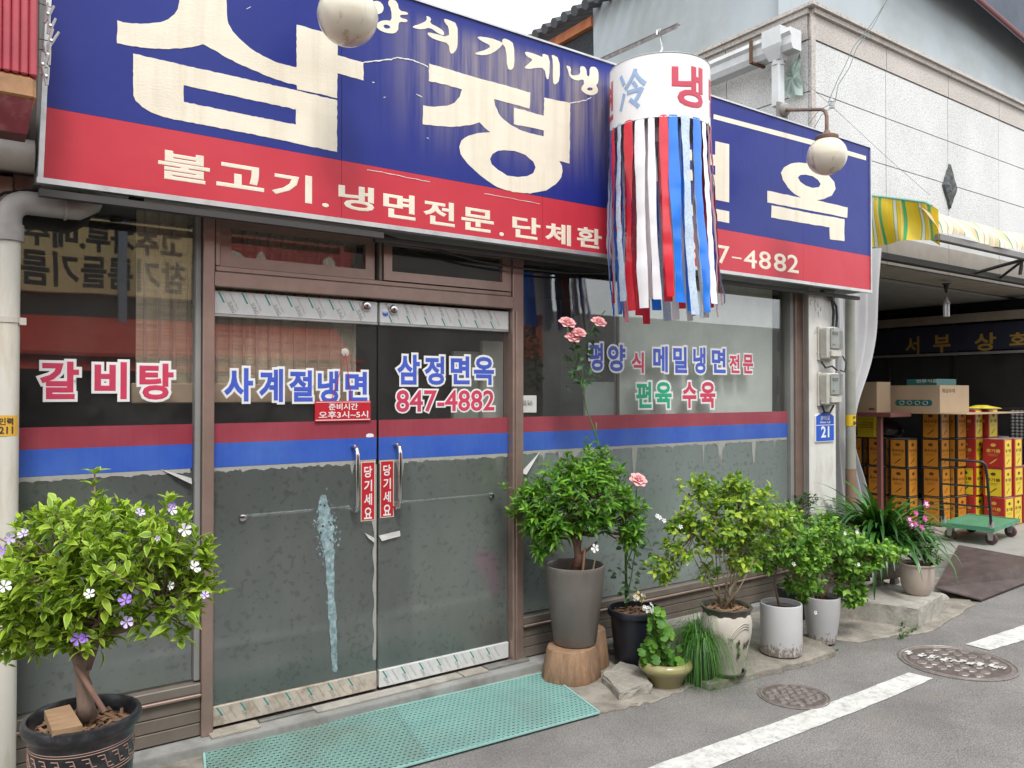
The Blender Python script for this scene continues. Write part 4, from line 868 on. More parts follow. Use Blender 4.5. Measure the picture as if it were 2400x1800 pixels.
for ch, (x0, y0, x1, y1), dim in (('서', (1190, 1255, 1310, 1400), 1), ('부', (1430, 1238, 1580, 1385), 1), ('상', (1785, 1222, 1975, 1368), 0), ('회', (2085, 1218, 2270, 1345), 0)):
    a = PX(1800 + x0 / 3.687, 450 + y0 / 3.687, SX); b_ = PX(1800 + x1 / 3.687, 450 + y1 / 3.687, SX); m_ = MB()
    text_to(m_, ch, lambda u, v, d: (SX - .011 - d, a.y + (b_.y - a.y) * u, b_.z + (a.z - b_.z) * v), bold=.025); m_.build('letter', GOLD, SF)
# energy saving bulb
c = PX(2218, 722, 9.6)
t = thing('ceiling_bulb', 'bare spiral energy saving bulb hanging from the bay ceiling', 'light bulb', (c.x, c.y, zlow - .05))
m_ = MB().tube([(c.x, c.y, zlow - .05), (c.x, c.y, zlow - .07), (c.x, c.y, zlow - .16)], [.05, .03, .012], 12); m_.build('rose', DARK, t)
MB().tube([(c.x, c.y, c.z + .13), (c.x, c.y, c.z + .06), (c.x, c.y, c.z + .05)], [.012, .04, .05], 12).build('holder', M('dim_white_plastic', (.3, .3, .3), .4), t)
m_ = MB()
for k in range(4): a0 = k * math.pi / 2; m_.tube([(c.x + .025 * math.cos(a0), c.y + .025 * math.sin(a0), c.z + .05), (c.x + .025 * math.cos(a0), c.y + .025 * math.sin(a0), c.z - .1)], .013, 8)
m_.build('tubes', M('bulb_glass', (.7, .7, .72), .3), t, smooth=True)

# upper storey behind: grey tarpaulins, dark wall, eave
TARP = M('grey_tarpaulin', (.40, .45, .475), .6, .07, 1.1, dirt=(.25, .24, .2), dscale=.8, damt=.4)
TX, TY = GX + .55, GY + .75
def fold(u, v, s): return .03 * math.sin(u * 5 + v * 3 + s) * v + .006 * math.sin(u * 17 - v * 7 + s) + .012 * math.sin(v * 9 + u * 4)
UP = thing('upper_storey', 'set back upper storey wrapped in grey tarpaulin above the granite wall', 'upper storey', (TX, TY, zc))
zl, zh = zc - .3, 9.2
ye = None
for yy in np.linspace(1, 14, 400):
    q = (TX) / (yy + DIST)
    pxx = 1200 + FPX * math.tan(math.atan(q) - YAW)
    if pxx < 1395: ye = yy; break
m_ = grid(lambda u, v: (TX + fold(u * 2, 1 - v, 0), TY + (ye - TY) * u, zl + (zh - zl) * v), 70, 24); m_.build('side_tarpaulin', TARP, UP, smooth='full')
m_ = grid(lambda u, v: (TX - .02 + 11 * u, TY + fold(u * 3, 1 - v, 2), zl + (zh - zl) * v), 90, 24); m_.build('front_tarpaulin', TARP, UP, smooth='full')
zt_ = PX(1395, 38, TX).z; zb2 = PX(1395, 135, TX).z
box('dark_wall', (TX + .02, ye, zl), (TX + .1, ye + 3, zt_ - .1), M('dark_render', (.035, .04, .045), .9, .4, 40, bump=1, bscale=50), UP)
box('orange_fascia', (TX - .05, ye - .0, zt_ - .13), (TX + .02, ye + 4, zt_), M('orange_fascia', (.5, .17, .07), .6, .15), UP)
m_ = MB(); k = 0; y = ye - 3.0
for k in range(34): m_.tube([(TX - .28, y + k * .22, zt_ + .04), (TX + 3, y + k * .22, zt_ + 1.5)], .07, 8)
m_.build('corrugated_roof', M('dark_roof_sheet', (.06, .065, .075), .6, .2), UP, kind='stuff')
# dark roof with reddish edge pipe, top right corner
ycn = TY - .35; a, b_ = P(2288, -6, ycn), P(2405, 95, ycn); dcn = b_ - a
t = thing('canopy_roof', 'dark navy sheet with a dull red edge pipe crossing the top right corner', 'canopy', tuple(a))
MB().tube([a - dcn * 1.2, b_ + dcn * 6], .03, 8).build('edge_pipe', M('dull_red_pipe', (.2, .06, .06), .5), t)
m_ = grid(lambda u, v: tuple(a - dcn * 1.2 + dcn * 8.2 * u + Vector((0, .06 + .05 * math.sin(u * 40 + v * 6) * v, .02 + 3.6 * v))), 60, 8); m_.build('navy_sheet', M('navy_sheet', (.03, .045, .075), .5, .3), t, smooth='full')

# gutter along the granite side wall
GUT = M('white_gutter', (.6, .62, .63), .4, .05, dirt=(.35, .3, .24), dscale=4, damt=.35)
gx = GX - .22
def GPX(px, py): return PX(px, py, gx)
g0, g1 = GPX(1812, 150), GPX(1560, 250)
gt = thing('rain_gutter', 'white plastic roof gutter with outlet box and downpipe beside the granite corner', 'gutter', (gx, g0.y, g0.z))
zg = GPX(1800, 120).z
gyf, gyb = GPX(1866, 120).y, 5.5
prof = [(-.09, .1), (-.1, .06), (-.075, .03), (-.075, -.04), (-.05, -.09), (.08, -.09), (.08, .1)]
m_ = MB(); n = len(prof); vs = [(gx + a0, gyf, zg + b0) for a0, b0 in prof] + [(gx + a0, gyb, zg + b0) for a0, b0 in prof]; m_.add(vs, [(i, i + 1, n + i + 1, n + i) for i in range(n - 1)] + [tuple(range(n))]); m_.build('trough', GUT, gt)
q = GPX(1823, 130); m_ = MB(); yy = q.y
m_.add([(gx + sx * w0, yy + sy * w0, zg + z0) for (w0, z0) in ((.105, .15), (.105, -.01), (.095, -.04), (.055, -.14)) for (sx, sy) in ((-1, -1), (1, -1), (1, 1), (-1, 1))], [(r * 4 + i, r * 4 + (i + 1) % 4, r * 4 + 4 + (i + 1) % 4, r * 4 + 4 + i) for r in range(3) for i in range(4)] + [(0, 3, 2, 1)]); m_.build('outlet_box', GUT, gt)
zb3 = GPX(1832, 248).z
m_ = MB(); m_.bbox((gx - .045, yy - .045, zb3), (gx + .045, yy + .045, zg - .14), .008); m_.build('downpipe', GUT, gt); MB().tube([(gx, yy, zg - .13), (gx, yy, zg - .18)], .058, 14).build('collar', GUT, gt)
yq2 = GPX(1778, 140).y; box('bracket', (gx - .115, yq2 - .015, zg - .11), (gx + .09, yq2 + .015, zg - .0915), M('rusty_bracket', (.12, .06, .03), .8), gt); box('bracket', (gx - .125, yq2 - .015, zg - .11), (gx - .106, yq2 + .015, zg + .11), bpy.data.materials['rusty_bracket'], gt)
# torn pale green cloth stuffed behind the outlet
CLO = M('pale_green_cloth', (.4, .5, .46), .8, .15, 20)
t = thing('torn_cloth', 'torn pale green cloth hanging behind the gutter outlet', 'cloth', (GX - .06, yy, zg))
def clo(poly, xo, name='cloth'):
    m_ = MB(); pts = [PX(x, y, xo) for x, y in poly]; c0 = sum(pts, Vector()) / len(pts)
    N = 10; 
    vs = [c0]; fs = []
    ring = []
    for i, p_ in enumerate(pts):
        n_ = pts[(i + 1) % len(pts)]
        for s in range(3): ring.append(p_.lerp(n_, s / 3))
    L = len(ring)
    for k in range(1, 4):
        for i, p_ in enumerate(ring): v = c0.lerp(p_, k / 3); vs.append((v.x + .025 * math.sin(i * 2.1 + k) , v.y + R_.uniform(-.006, .006), v.z + R_.uniform(-.006, .006)))
    for i in range(L):
        fs.append((0, 1 + i, 1 + (i + 1) % L))
        for k in range(2): fs.append((1 + k * L + i, 1 + (k + 1) * L + i, 1 + (k + 1) * L + (i + 1) % L, 1 + k * L + (i + 1) % L))
    m_.add(vs, fs); m_.build(name, CLO, t, smooth='full')
clo([(1845, 165), (1876, 118), (1878, 150), (1880, 222), (1850, 230), (1838, 210), (1843, 170)], GX - .06); clo([(1808, 168), (1825, 160), (1828, 200), (1822, 212), (1806, 198)], GX - .05); clo([(1790, 112), (1840, 90), (1880, 66), (1868, 92), (1850, 98), (1800, 120)], GX - .08)

# awning
YST = [(0, (.8, .56, .01)), (.17, (.02, .34, .12)), (.2, (.7, .68, .6)), (.31, (.02, .3, .1)), (.33, (.8, .56, .01)), (.47, (.8, .76, .6)), (.5, (.8, .56, .01)), (.55, (.03, .42, .16)), (.68, (.82, .6, .02)), (1, (.8, .56, .01))]
FST = [(0, (.6, .46, .28)), (.2, (.08, .3, .2)), (.27, (.72, .66, .52)), (.5, (.5, .38, .26)), (.56, (.74, .68, .54)), (.74, (.35, .42, .3)), (.78, (.66, .54, .36)), (.93, (.7, .62, .46)), (1, (.6, .46, .28))]
AW = thing('shop_awning', 'striped awning, bright yellow and green side flap and faded folded front', 'awning', (7.65, 0, 3.4))
ax = 7.65
def awy(px): 
    q = ray(px, 500); return ax / q.x * q.y - DIST
y0_, y1_ = awy(2035), awy(2196)
def flapf(u, v):
    y = y0_ + (y1_ - y0_) * u; zt2 = 3.69 - .215 * u - .06 * max(0, u - .85) * 6; zb4 = zt2 - .53 + .03 * math.sin(u * 3.2) + .19 * u
    return (ax + .05 * math.sin(u * 9 + v * 2.5) * (1 - v) + .03 * math.sin(u * 4 - v * 3) + (.06 * u * (1 - v)), y, zb4 + (zt2 - zb4) * v)
m_ = grid(flapf, 40, 14); m_.build('side_flap', stripe_mat('awning_yellow_stripes', YST, 3.0, .5, (.5, .36, .04)), AW, smooth='full')
def frontf(u, v):
    x = ax + 9 * u; sag = .02 * math.sin(u * 60) + .015 * math.sin(u * 23 + 1)
    yf = y1_ - .02; b_ = .05 * math.sin(v * math.pi)
    return (x + .02 * math.sin(v * 6), yf + .22 * v - b_ + .02 * math.sin(u * 75 + v * 5), 3.2 + .008 * math.sin(u * 40) + (.27 + sag * .5) * v + .01 * math.sin(v * 9 + u * 40))
m_ = grid(frontf, 160, 14); m_.build('front_roll', stripe_mat('awning_faded_stripes', FST, 24, .7, (.5, .42, .3)), AW, smooth='full')
ALU = M('dull_bar', (.2, .19, .18), .5, .1, metal=.4); DKB = M('dark_steel_bar', (.05, .05, .05), .5, .1, metal=.4)
box('front_bar', (ax + .04, y1_ - .01, 3.13), (16, y1_ + .05, 3.195), ALU, AW, bev=.006)
box('rear_beam', (ax - .35, GY - .14, 3.03), (16, GY - .06, 3.1), DKB, AW, bev=.006)
for x_ in (9.6, 11.2, 13): 
    MB().tube([(x_, y1_ + .03, 3.14), (x_ + .02, GY - .1, 3.05)], .02, 6).build('strut', DKB, AW); MB().tube([(x_, y1_ + .03, 3.14), (x_ + .7, GY - .1, 3.05)], .016, 6).build('strut', DKB, AW)
    MB().tube([(x_ + .02, y1_ + .06, 3.14), (x_ + .02, y1_ + .08, 2.98)], .02, 6).build('strut', DKB, AW)
MB().tube([flapf(k / 12, 1) for k in range(12)], .012, 6).build('top_rail', M('green_rail', (.2, .45, .38), .5), AW)
# tied back tarpaulin curtain
CUR = M('grey_white_curtain', (.46, .46, .47), .5, .05, 2, dirt=(.34, .33, .33), dscale=1.5, damt=.4)
CT = thing('tarpaulin_curtain', 'pale grey plastic curtain tied back beside the white pillar', 'curtain', (7.3, .25, 0))
def curf(u, v):   # v 1 top
    yb = .18; L = P(1948, 900, yb).x; 
    zq = .15 + 2.95 * v; pinch = math.exp(-((zq - 1.36) / .5) ** 2)
    rt = P(2052, 900, yb).x; 
    right = (rt - .38 * pinch) + .12 * max(0, zq - 2.1) if zq > 1.3 else rt - .38 * pinch - .05
    x = L + (right - L) * u + .01 * math.sin(v * 20)
    return (x, yb + .05 * math.sin(u * 26 + v * 1.5) * (1 - .5 * pinch) + .02 * math.sin(u * 57) , zq)
m_ = grid(curf, 90, 40); m_.build('sheet', CUR, CT, smooth='full')

# slim drainpipe beside the pillar
DP = thing('drainpipe', 'narrow weathered grey drainpipe beside the curtain with a yellow sticker', 'drainpipe', (X(1994, -.02), -.02, -.06))
a = X(1985, -.02); b_ = X(2001, -.02); r = (b_ - a) / 2 * .8; xc = (a + b_) / 2
def zz_(py): return P(1994, py, -.02).z
MB().tube([(xc, -.02, zz_(1100)), (xc, -.02, 2.55)], r, 14).build('upper_pipe', M('pipe_grey_green', (.3, .31, .27), .6, .2, 4, dirt=(.3, .24, .16), dscale=3, damt=.5), DP, smooth=True)
MB().tube([(xc, -.02, -.05), (xc, -.02, zz_(1098))], r * 1.06, 14).build('rusty_pipe', M('pipe_rust', (.24, .15, .1), .7, .2, 8, dirt=(.3, .25, .2), dscale=7, damt=.6), DP, smooth=True)
MB().tube([(xc, -.02, zz_(998)), (xc, -.02, zz_(972))], r * 1.05, 14, cap=False).build('sticker', M('yellow_sticker', (.75, .5, .02), .5), DP, smooth=True)
m_ = MB(); text_xz(m_, '1847', xc - r * .8, xc + r * .8, zz_(996), zz_(986), -.02 - r * 1.08, bold=.02, thick=.001); text_xz(m_, '동·양', xc - r * .7, xc + r * .7, zz_(981), zz_(974), -.02 - r * 1.08, bold=.02, thick=.001); m_.build('sticker_text', INK, DP)

# ------------------------------------------------------------------ oil tins
ORG = M('orange_label', (.62, .25, .03), .35, .05); TBLK = M('tin_black', (.03, .025, .025), .3, .1, metal=.3)
TRED = M('tin_red', (.42, .03, .025), .35, .06); TYEL = M('tin_yellow_label', (.75, .58, .03), .35, .05); DBR = M('brown_print', (.12, .04, .01), .5)
TW, TH = .235, .345
def make_tin(kind):
    t = thing('oil_tin', 'x', 'oil tin', (0, 0, 0)); W = TW; H = TH
    body, lab = (TBLK, ORG) if kind == 'orange' else (TRED, TYEL)
    m_ = MB(); m_.bbox((0, 0, 0), (W, W, H), .006); m_.build('tin_body', body, t)
    box('top_rim', (.004, .004, H + .0005), (W - .004, W - .004, H + .004), SILVER, t)
    wide = TRED if kind == 'red' else lab
    # face -x (wide in view): y from .03 to W-.03
    l1 = MB().box((-.0015, .028, .012), (.002, W - .028, H - .012)).build('label', wide, t)
    l2 = MB().box((.028, -.0015, .012), (W - .028, .002, H - .012)).build('label', lab, t)
    ink = DBR if kind != 'red' else M('gold_print', (.7, .5, .08), .5)
    s = '옥수수유' if kind == 'orange' else '콩기름'
    m_ = MB(); wv = W - .08
    def fx(u0, u1, z0, z1): return lambda u, v, d: (-.0017 - d, W - .04 - wv * (u0 + (u1 - u0) * u), z0 + (z1 - z0) * v)
    text_to(m_, s, fx(0, 1, .185, .225), bold=.03, thick=.0006)
    yc = W / 2
    m_.add([(-.0019, yc + .03 * math.cos(t_), .275 + .02 * math.sin(t_)) for t_ in [k * math.pi / 6 for k in range(12)]], [tuple(range(12))])
    for k in range(3): m_.box((-.0022, .06 + k * .01, .165 - k * .011), (-.0016, W - .06, .167 - k * .011))
    m_.add([(-.0019, .16, .05), (-.0019, .1, .1), (-.0019, .07, .115), (-.0019, .09, .09), (-.0019, .15, .045)], [(0, 1, 2, 3, 4)]); m_.build('label_print', ink, l1)
    m_ = MB(); ink2 = DBR
    def fy(z0, z1): return lambda u, v, d: (.04 + wv * u, -.0017 - d, z0 + (z1 - z0) * v)
    text_to(m_, s, fy(.185, .225), bold=.03, thick=.0006)
    m_.add([(yc + .03 * math.cos(t_), -.0019, .275 + .02 * math.sin(t_)) for t_ in [k * math.pi / 6 for k in range(12)]], [tuple(range(12))])
    for k in range(3): m_.box((.06, -.0022, .165 - k * .011), (W - .06 - k * .01, -.0016, .167 - k * .011))
    m_.add([(.07, -.0019, .05), (.13, -.0019, .1), (.16, -.0019, .115), (.14, -.0019, .09), (.08, -.0019, .045)], [(0, 1, 2, 3, 4)]); m_.build('label_print', ink2, l2)
    return t
tinO, tinR, tinY = make_tin('orange'), make_tin('red'), make_tin('yellow')
used = {'o': False, 'r': False, 'y': False}
def place_tin(k, x, y, lvl, label, group):
    src = {'o': tinO, 'r': tinR, 'y': tinY}[k]
    t = src if not used[k] else copy_tree(src); used[k] = True
    t.rotation_euler = (0, 0, R_.uniform(-.045, .045)); t.location = (x + R_.uniform(-.009, .009), y + R_.uniform(-.009, .009), ZP + .002 + lvl * (TH + .005)); t['label'] = label; t['group'] = group; return t
colN = ['far left', 'second', 'third', 'fourth', 'fifth', 'sixth']
lvlN = ['floor', 'second', 'third', 'top']
# columns along a diagonal front: (x, y) of near-left-bottom corner
ocols = [(9.42, 1.47, 3), (9.42, 1.19, 3), (9.42, .90, 3), (9.72, .66, 4), (9.98, .60, 4)]
LV = ['on the floor', 'in the second layer up', 'in the third layer up', 'on top']
WH = ['orange oil tin farthest left by the table leg', 'orange oil tin left of the corner column', 'orange oil tin at the left corner of the stack', 'orange oil tin behind the trolley handle', 'orange oil tin next to the red tins']
for i, (x, y, n) in enumerate(ocols):
    for l in range(n): place_tin('o', x, y, l, f'{WH[i]}, {LV[l]}', 'orange corn oil tins in the stack')
rcols = [(10.22, .50, 4), (10.48, .46, 4), (10.3, .2, 3), (10.56, .2, 3), (10.84, .2, 2), (10.84, .46, 3)]
WR = ['red oil tin beside the orange ones', 'red oil tin in the back row', 'red oil tin at the front left corner', 'red oil tin mid front row', 'red oil tin right end of front row', 'red oil tin right end of back row']
for i, (x, y, n) in enumerate(rcols):
    for l in range(n): place_tin('y' if l == 1 else 'r', x, y, l, f'{WR[i]}, {LV[l]}', 'red soybean oil tins in the stack')
# carton, green crate, table, egg trays, small cartons
CARD = M('cardboard', (.42, .31, .2), .8, .06, 4); TEALD = M('dark_teal_plastic', (.02, .13, .12), .45)
ztop = ZP + 4 * (TH + .005) + .0
a = PX(2064, 906, 9.36)
cyl_, cyr = PX(2064, 960, 9.42).y, PX(2205, 960, 9.42).y
zc0 = PX(2150, 967, 9.4).z; zc1 = PX(2150, 903, 9.4).z
t = thing('cardboard_carton', 'large brown cardboard carton with a dark green printed band on top of the tins', 'carton', (9.4, (cyl_ + cyr) / 2, zc0))
MB().box((9.4, cyr, zc0), (10.1, cyl_, zc1)).build('carton_body', CARD, t)
m_ = MB(); yL, yR = PX(2105, 944, 9.4).y, PX(2178, 944, 9.4).y; za, zb5 = PX(2140, 951, 9.4).z, PX(2140, 937, 9.4).z; rr = (zb5 - za) / 2
pts = [(yL - rr + rr * math.cos(t_), za + rr + rr * math.sin(t_)) for t_ in [math.pi / 2 - k * math.pi / 8 for k in range(9)]]; pts = [(yL - rr * math.sin(k * math.pi / 8) * -1, za + rr + rr * math.cos(k * math.pi / 8)) for k in range(9)] + [(yR - rr * math.sin(k * math.pi / 8), za + rr - rr * math.cos(k * math.pi / 8)) for k in range(9)]
m_.add([(9.3985, y, z) for y, z in pts], [tuple(range(len(pts)))]); m_.build('printed_band', TEALD, t)
m_ = MB()
for k in range(4):
    yc = yL + (yR - yL) * (k + .5) / 4
    for t_ in range(8): a1, a2 = t_ * math.pi / 4, (t_ + 1) * math.pi / 4; m_.tube([(9.398, yc + .03 * math.cos(a1), za + rr + .022 * math.sin(a1)), (9.398, yc + .03 * math.cos(a2), za + rr + .022 * math.sin(a2))], .003, 4)
m_.build('pictogram', M('pale_print', (.5, .5, .45), .6), t)
m_ = MB(); text_to(m_, '취급주의', lambda u, v, d: (9.45 + .3 * u, cyr - .001 - d, zc1 - .09 + .05 * v), bold=.01); m_.build('carton_print', DBR, t)
box('support_sheet', (9.38, .2, zc0 - .012), (10.9, 2.2, zc0 - .002), CARD, t)
t = thing('plastic_crate', 'flat dark teal plastic crate on top of the brown carton', 'crate', (9.5, cyr + .2, zc1)); yl2, yr2 = PX(2125, 890, 9.5).y, PX(2195, 890, 9.5).y; zz1 = PX(2180, 888, 9.5).z
m_ = MB(); m_.box((9.5, yr2, zc1 + .002), (9.52, yl2, zz1)).box((9.95, yr2, zc1 + .002), (9.97, yl2, zz1)).box((9.52, yr2, zc1 + .002), (9.95, yr2 + .02, zz1)).box((9.52, yl2 - .02, zc1 + .002), (9.95, yl2, zz1)).box((9.52, yr2 + .02, zc1 + .002), (9.95, yl2 - .02, zc1 + .01)); m_.build('crate_body', TEALD, t)
m_ = MB(); text_to(m_, '면류식품', lambda u, v, d: (9.499 - d, yl2 - .12 - .25 * u, zc1 + .03 + .04 * v), bold=.02); m_.build('lettering', M('dim_white_print', (.5, .52, .5), .5), t)
# maroon table at the left
MAR = M('maroon_paint', (.2, .07, .06), .5, .1)
q = PX(2085, 967, 9.05); tz = q.z; yA, yB2 = PX(2088, 967, 8.9).y, PX(2030, 967, 8.9).y
t = thing('maroon_table', 'dull maroon table edge and leg at the left of the oil tins', 'table', (8.95, yA, ZP))
box('table_top', (8.9, yA, tz - .05), (9.35, yB2 + .5, tz), MAR, t, bev=.004); yl = PX(2062, 1050, 8.95).y; box('leg', (8.93, yl - .025, ZP), (8.98, yl + .025, tz - .051), MAR, t); box('leg', (9.28, yl + .6, ZP), (9.33, yl + .65, tz - .051), MAR, t)
t = thing('small_carton', 'small brown carton standing on the maroon table beside the curtain', 'carton', (9.0, yA + .4, tz)); yy1, yy2 = PX(2055, 940, 9.0).y, PX(2035, 940, 9.0).y
MB().box((9.0, yy1, tz + .001), (9.3, yy2 + .2, PX(2050, 895, 9.0).z)).build('carton_body', CARD, t); m_ = MB(); m_.box((8.998, yy1 + .03, tz + .03), (8.9995, yy1 + .1, tz + .05)); m_.build('carton_print', DBR, t)
t = thing('yellow_tin', 'bright yellow tin with fine print under the maroon table', 'tin', (9.05, 1.6, 1.0)); yy1, yy2 = PX(2048, 1000, 9.4).y, PX(2020, 1000, 9.4).y; z0_ = ZP + 3 * (TH + .005)
MB().bbox((9.42, yy1, z0_ + .002), (9.62, yy1 + .235, z0_ + TH - .05), .006).build('tin_body', TYEL, t); m_ = MB(); m_.box((9.4168, yy1 + .03, z0_ + .119), (9.4195, yy1 + .036, z0_ + .187)).box((9.417, yy1 + .03, z0_ + .12), (9.4195, yy1 + .2, z0_ + .125)).box((9.417, yy1 + .03, z0_ + .15), (9.4195, yy1 + .2, z0_ + .155)).box((9.417, yy1 + .03, z0_ + .18), (9.4195, yy1 + .16, z0_ + .185)); m_.build('label_print', DBR, t, kind='stuff')
t = thing('black_bag', 'shiny black plastic bag in the gap between the orange tins', 'bag', (9.5, 1.2, z0_))
m_ = MB(); m_.lathe([(.01, .24), (.06, .23), (.15, .17), (.2, .1), (.2, .04), (.16, .0)], (9.65, 1.3, z0_ + .003), 24, wob=lambda t_, z: .08 * math.sin(t_ * 5 + z * 30)); m_.build('bag_body', M('black_plastic', (.01, .01, .012), .18, .3, bump=.8, bscale=20), t, smooth='full')
t = thing('yellow_cloth', 'crumpled yellow and green cloth on top of the red tins', 'cloth', (10.6, .4, ztop)); q = PX(2276, 965, 10.35)
m_ = MB(); m_.lathe([(.003, .035), (.05, .04), (.1, .025), (.15, .012), (.17, .0)], (10.5, .55, ztop + .012), 20, wob=lambda t_, z: .3 * math.sin(t_ * 3) + .14 * math.sin(t_ * 7)); m_.build('cloth_body', M('yellow_green_cloth', (.6, .5, .04), .8, .4, 6), t, smooth='full')
TRAY = M('grey_egg_tray', (.2, .2, .21), .8, .1)
for i in range(9):
    yA2 = PX(2368 + 0, 1000, 11.2).y; zc6 = PX(2385, 1030, 11.2).z + i * .042
    t = thing('egg_tray', f'grey pulp egg tray, number {["one","two","three","four","five","six","seven","eight","nine"][i]} from the bottom of the pile by the right edge', 'egg tray', (11.2, yA2 - .3, zc6), 'grey egg trays in a pile'); m_ = MB()
    for k in range(6):
        m_.lathe([(.012, 0), (.022, .012), (.024, .03), (.016, .036)], (11.2, yA2 - .03 - k * .05, zc6), 8)
    m_.box((11.2, yA2 - .3, zc6 + .014), (11.5, yA2, zc6 + .022)); m_.build('tray', TRAY, t)
m_ = thing('display_shelf', 'dark shelf unit carrying the egg trays at the right edge', 'shelf', (11.2, 0, ZP)); zsh = PX(2385, 1030, 11.2).z; box('shelf', (11.15, yA2 - .8, zsh - .04), (11.6, yA2 + .05, zsh - .001), DARK, m_)
for yv in (yA2 - .75, yA2): box('leg', (11.5, yv, ZP), (11.55, yv + .04, zsh - .041), DARK, m_)

# ------------------------------------------------------------------ platform trolley
TRG = M('trolley_green', (.07, .27, .15), .5, .15, 6, dirt=(.3, .32, .25), dscale=9, damt=.4); TBL = M('trolley_black_tube', (.03, .03, .032), .35, .1, metal=.3)
zT = ZP + .19
c1, c2, c3, c4 = [G(px, py, zT) for px, py in ((2203, 1226), (2330, 1240), (2403, 1218), (2290, 1207))]
ctr = (c1 + c2 + c3 + c4) / 4
e1 = (c2 - c1).normalized(); e2 = Vector((-e1.y, e1.x, 0)); 
if e2.dot(c4 - c1) < 0: e2 = -e2
Wt, Lt = (c2 - c1).length, max((c4 - c1).length, .8)
t = thing('platform_trolley', 'green platform trolley with black tube handle standing in front of the oil tins', 'trolley', (ctr.x, ctr.y, ZP))
def tp(a, b, z): return c1 + e1 * (a * Wt) + e2 * (b * Lt) + Vector((0, 0, z))
m_ = MB(); m_.hexa([tp(0, 0, -.035), tp(1, 0, -.035), tp(1, 1, -.035), tp(0, 1, -.035), tp(0, 0, 0), tp(1, 0, 0), tp(1, 1, 0), tp(0, 1, 0)]); m_.build('deck', TRG, t)
for (a0, b0, a1, b1) in ((0, 0, 1, .04), (0, .96, 1, 1), (0, .04, .04, .96), (.96, .04, 1, .96)): m_ = MB(); m_.hexa([tp(a0, b0, .0005), tp(a1, b0, .0005), tp(a1, b1, .0005), tp(a0, b1, .0005), tp(a0, b0, .008), tp(a1, b0, .008), tp(a1, b1, .008), tp(a0, b1, .008)]); m_.build('deck_rim', TRG, t)
zh_ = PX(2270, 1078, tp(.5, 0, 0).x).z - zT
hp = [tp(.06, .02, 0), tp(.06, -.03, zh_ * .35), tp(.07, -.1, zh_ * .8), tp(.08, -.13, zh_ * .95), tp(.13, -.14, zh_), tp(.87, -.14, zh_), tp(.92, -.13, zh_ * .95), tp(.93, -.1, zh_ * .8), tp(.94, -.03, zh_ * .35), tp(.94, .02, 0)]
MB().tube(hp, .014, 10).build('handle', TBL, t, smooth=True)
for f in (.32, .62): MB().tube([tp(.06, -.03 - .07 * f, zh_ * f), tp(.94, -.03 - .07 * f, zh_ * f)], .010, 8).build('crossbar', TBL, t, smooth=True)
for a0 in (.06, .94): m_ = MB(); q = tp(a0, .02, 0); m_.box((q.x - .02, q.y - .02, zT), (q.x + .02, q.y + .02, zT + .07)); m_.build('hinge', SILVER, t)
for (a0, b0) in ((.12, .14), (.88, .14), (.12, .86), (.88, .86)):
    q = tp(a0, b0, 0); wh = MB().tube([(q.x - .018, q.y, ZP + .062), (q.x - .014, q.y, ZP + .062), (q.x + .014, q.y, ZP + .062), (q.x + .018, q.y, ZP + .062)], [.05, .06, .06, .05], 20).build('wheel', M('wheel_rubber', (.1, .05, .05), .6), t, smooth=True)
    MB().hexa([(q.x - .028, q.y - .02, ZP + .05), (q.x + .028, q.y - .02, ZP + .05), (q.x + .028, q.y + .02, ZP + .05), (q.x - .028, q.y + .02, ZP + .05), (q.x - .03, q.y - .035, zT - .036), (q.x + .03, q.y - .035, zT - .036), (q.x + .03, q.y + .035, zT - .036), (q.x - .03, q.y + .035, zT - .036)]).build('caster_fork', SILVER, t)
# steel ramp plate
RAMP = M('rusty_ramp_plate', (.085, .06, .055), .6, .3, 3, metal=.2, bump=.2, bscale=30, dirt=(.16, .13, .12), dscale=5, damt=.6, sc3=(1, 4, 1))
t = thing('ramp_plate', 'dark rusty steel plate laid as a ramp up to the shop floor', 'ramp', (7.8, -.6, -.06))
r1, r2, r3, r4 = G(2247, 1277, .1), G(2192, 1376, .045), G(2300, 1405, -.035), G(2440, 1350, -.03)
r5 = G(2440, 1312, .1)
m_ = MB(); pts = [r1, r2, r3, r4, r5]; m_.add([p_ for p_ in pts] + [p_ - Vector((0, 0, .012)) for p_ in pts], [(0, 1, 2, 3, 4), (9, 8, 7, 6, 5)] + [(i, (i + 1) % 5, 5 + (i + 1) % 5, 5 + i) for i in range(5)]); m_.build('plate', RAMP, t)
t = thing('loose_stone', 'small pale stone wedged under the left edge of the ramp plate', 'stone', tuple(r2 + Vector((-.05, -.02, -.1)))); q = G(2203, 1398, -.02)
def rock(name, c, rx, ry, rz, mat, parent, seed, n=14, rings=6):
    rg = random.Random(seed); m_ = MB(); ph = [rg.uniform(0, 6) for _ in range(5)]
    pr = [(math.cos(t_), math.sin(t_)) for t_ in [k / rings * math.pi / 2 for k in range(rings + 1)]]
    for (r, z) in pr:
        for k in range(n):
            a = 2 * math.pi * k / n; w_ = 1 + .16 * math.sin(2 * a + ph[0]) + .09 * math.sin(3 * a + ph[1]) + .05 * math.sin(7 * a + ph[2]) + rg.uniform(-.04, .04)
            m_.v.append((c[0] + rx * max(r, .02) * w_ * math.cos(a), c[1] + ry * max(r, .02) * w_ * math.sin(a), c[2] + rz * z * (1 + .15 * math.sin(a + ph[3]) + rg.uniform(-.06, .06))))
    for i in range(len(pr) - 1):
        for k in range(n): m_.f.append((i * n + k, i * n + (k + 1) % n, (i + 1) * n + (k + 1) % n, (i + 1) * n + k))
    m_.f.append(tuple(len(m_.v) - n + k for k in range(n))); return m_.build(name, mat, parent)
rock('stone_body', (q.x, q.y, -.055), .1, .06, .06, CONC2, t, 3)

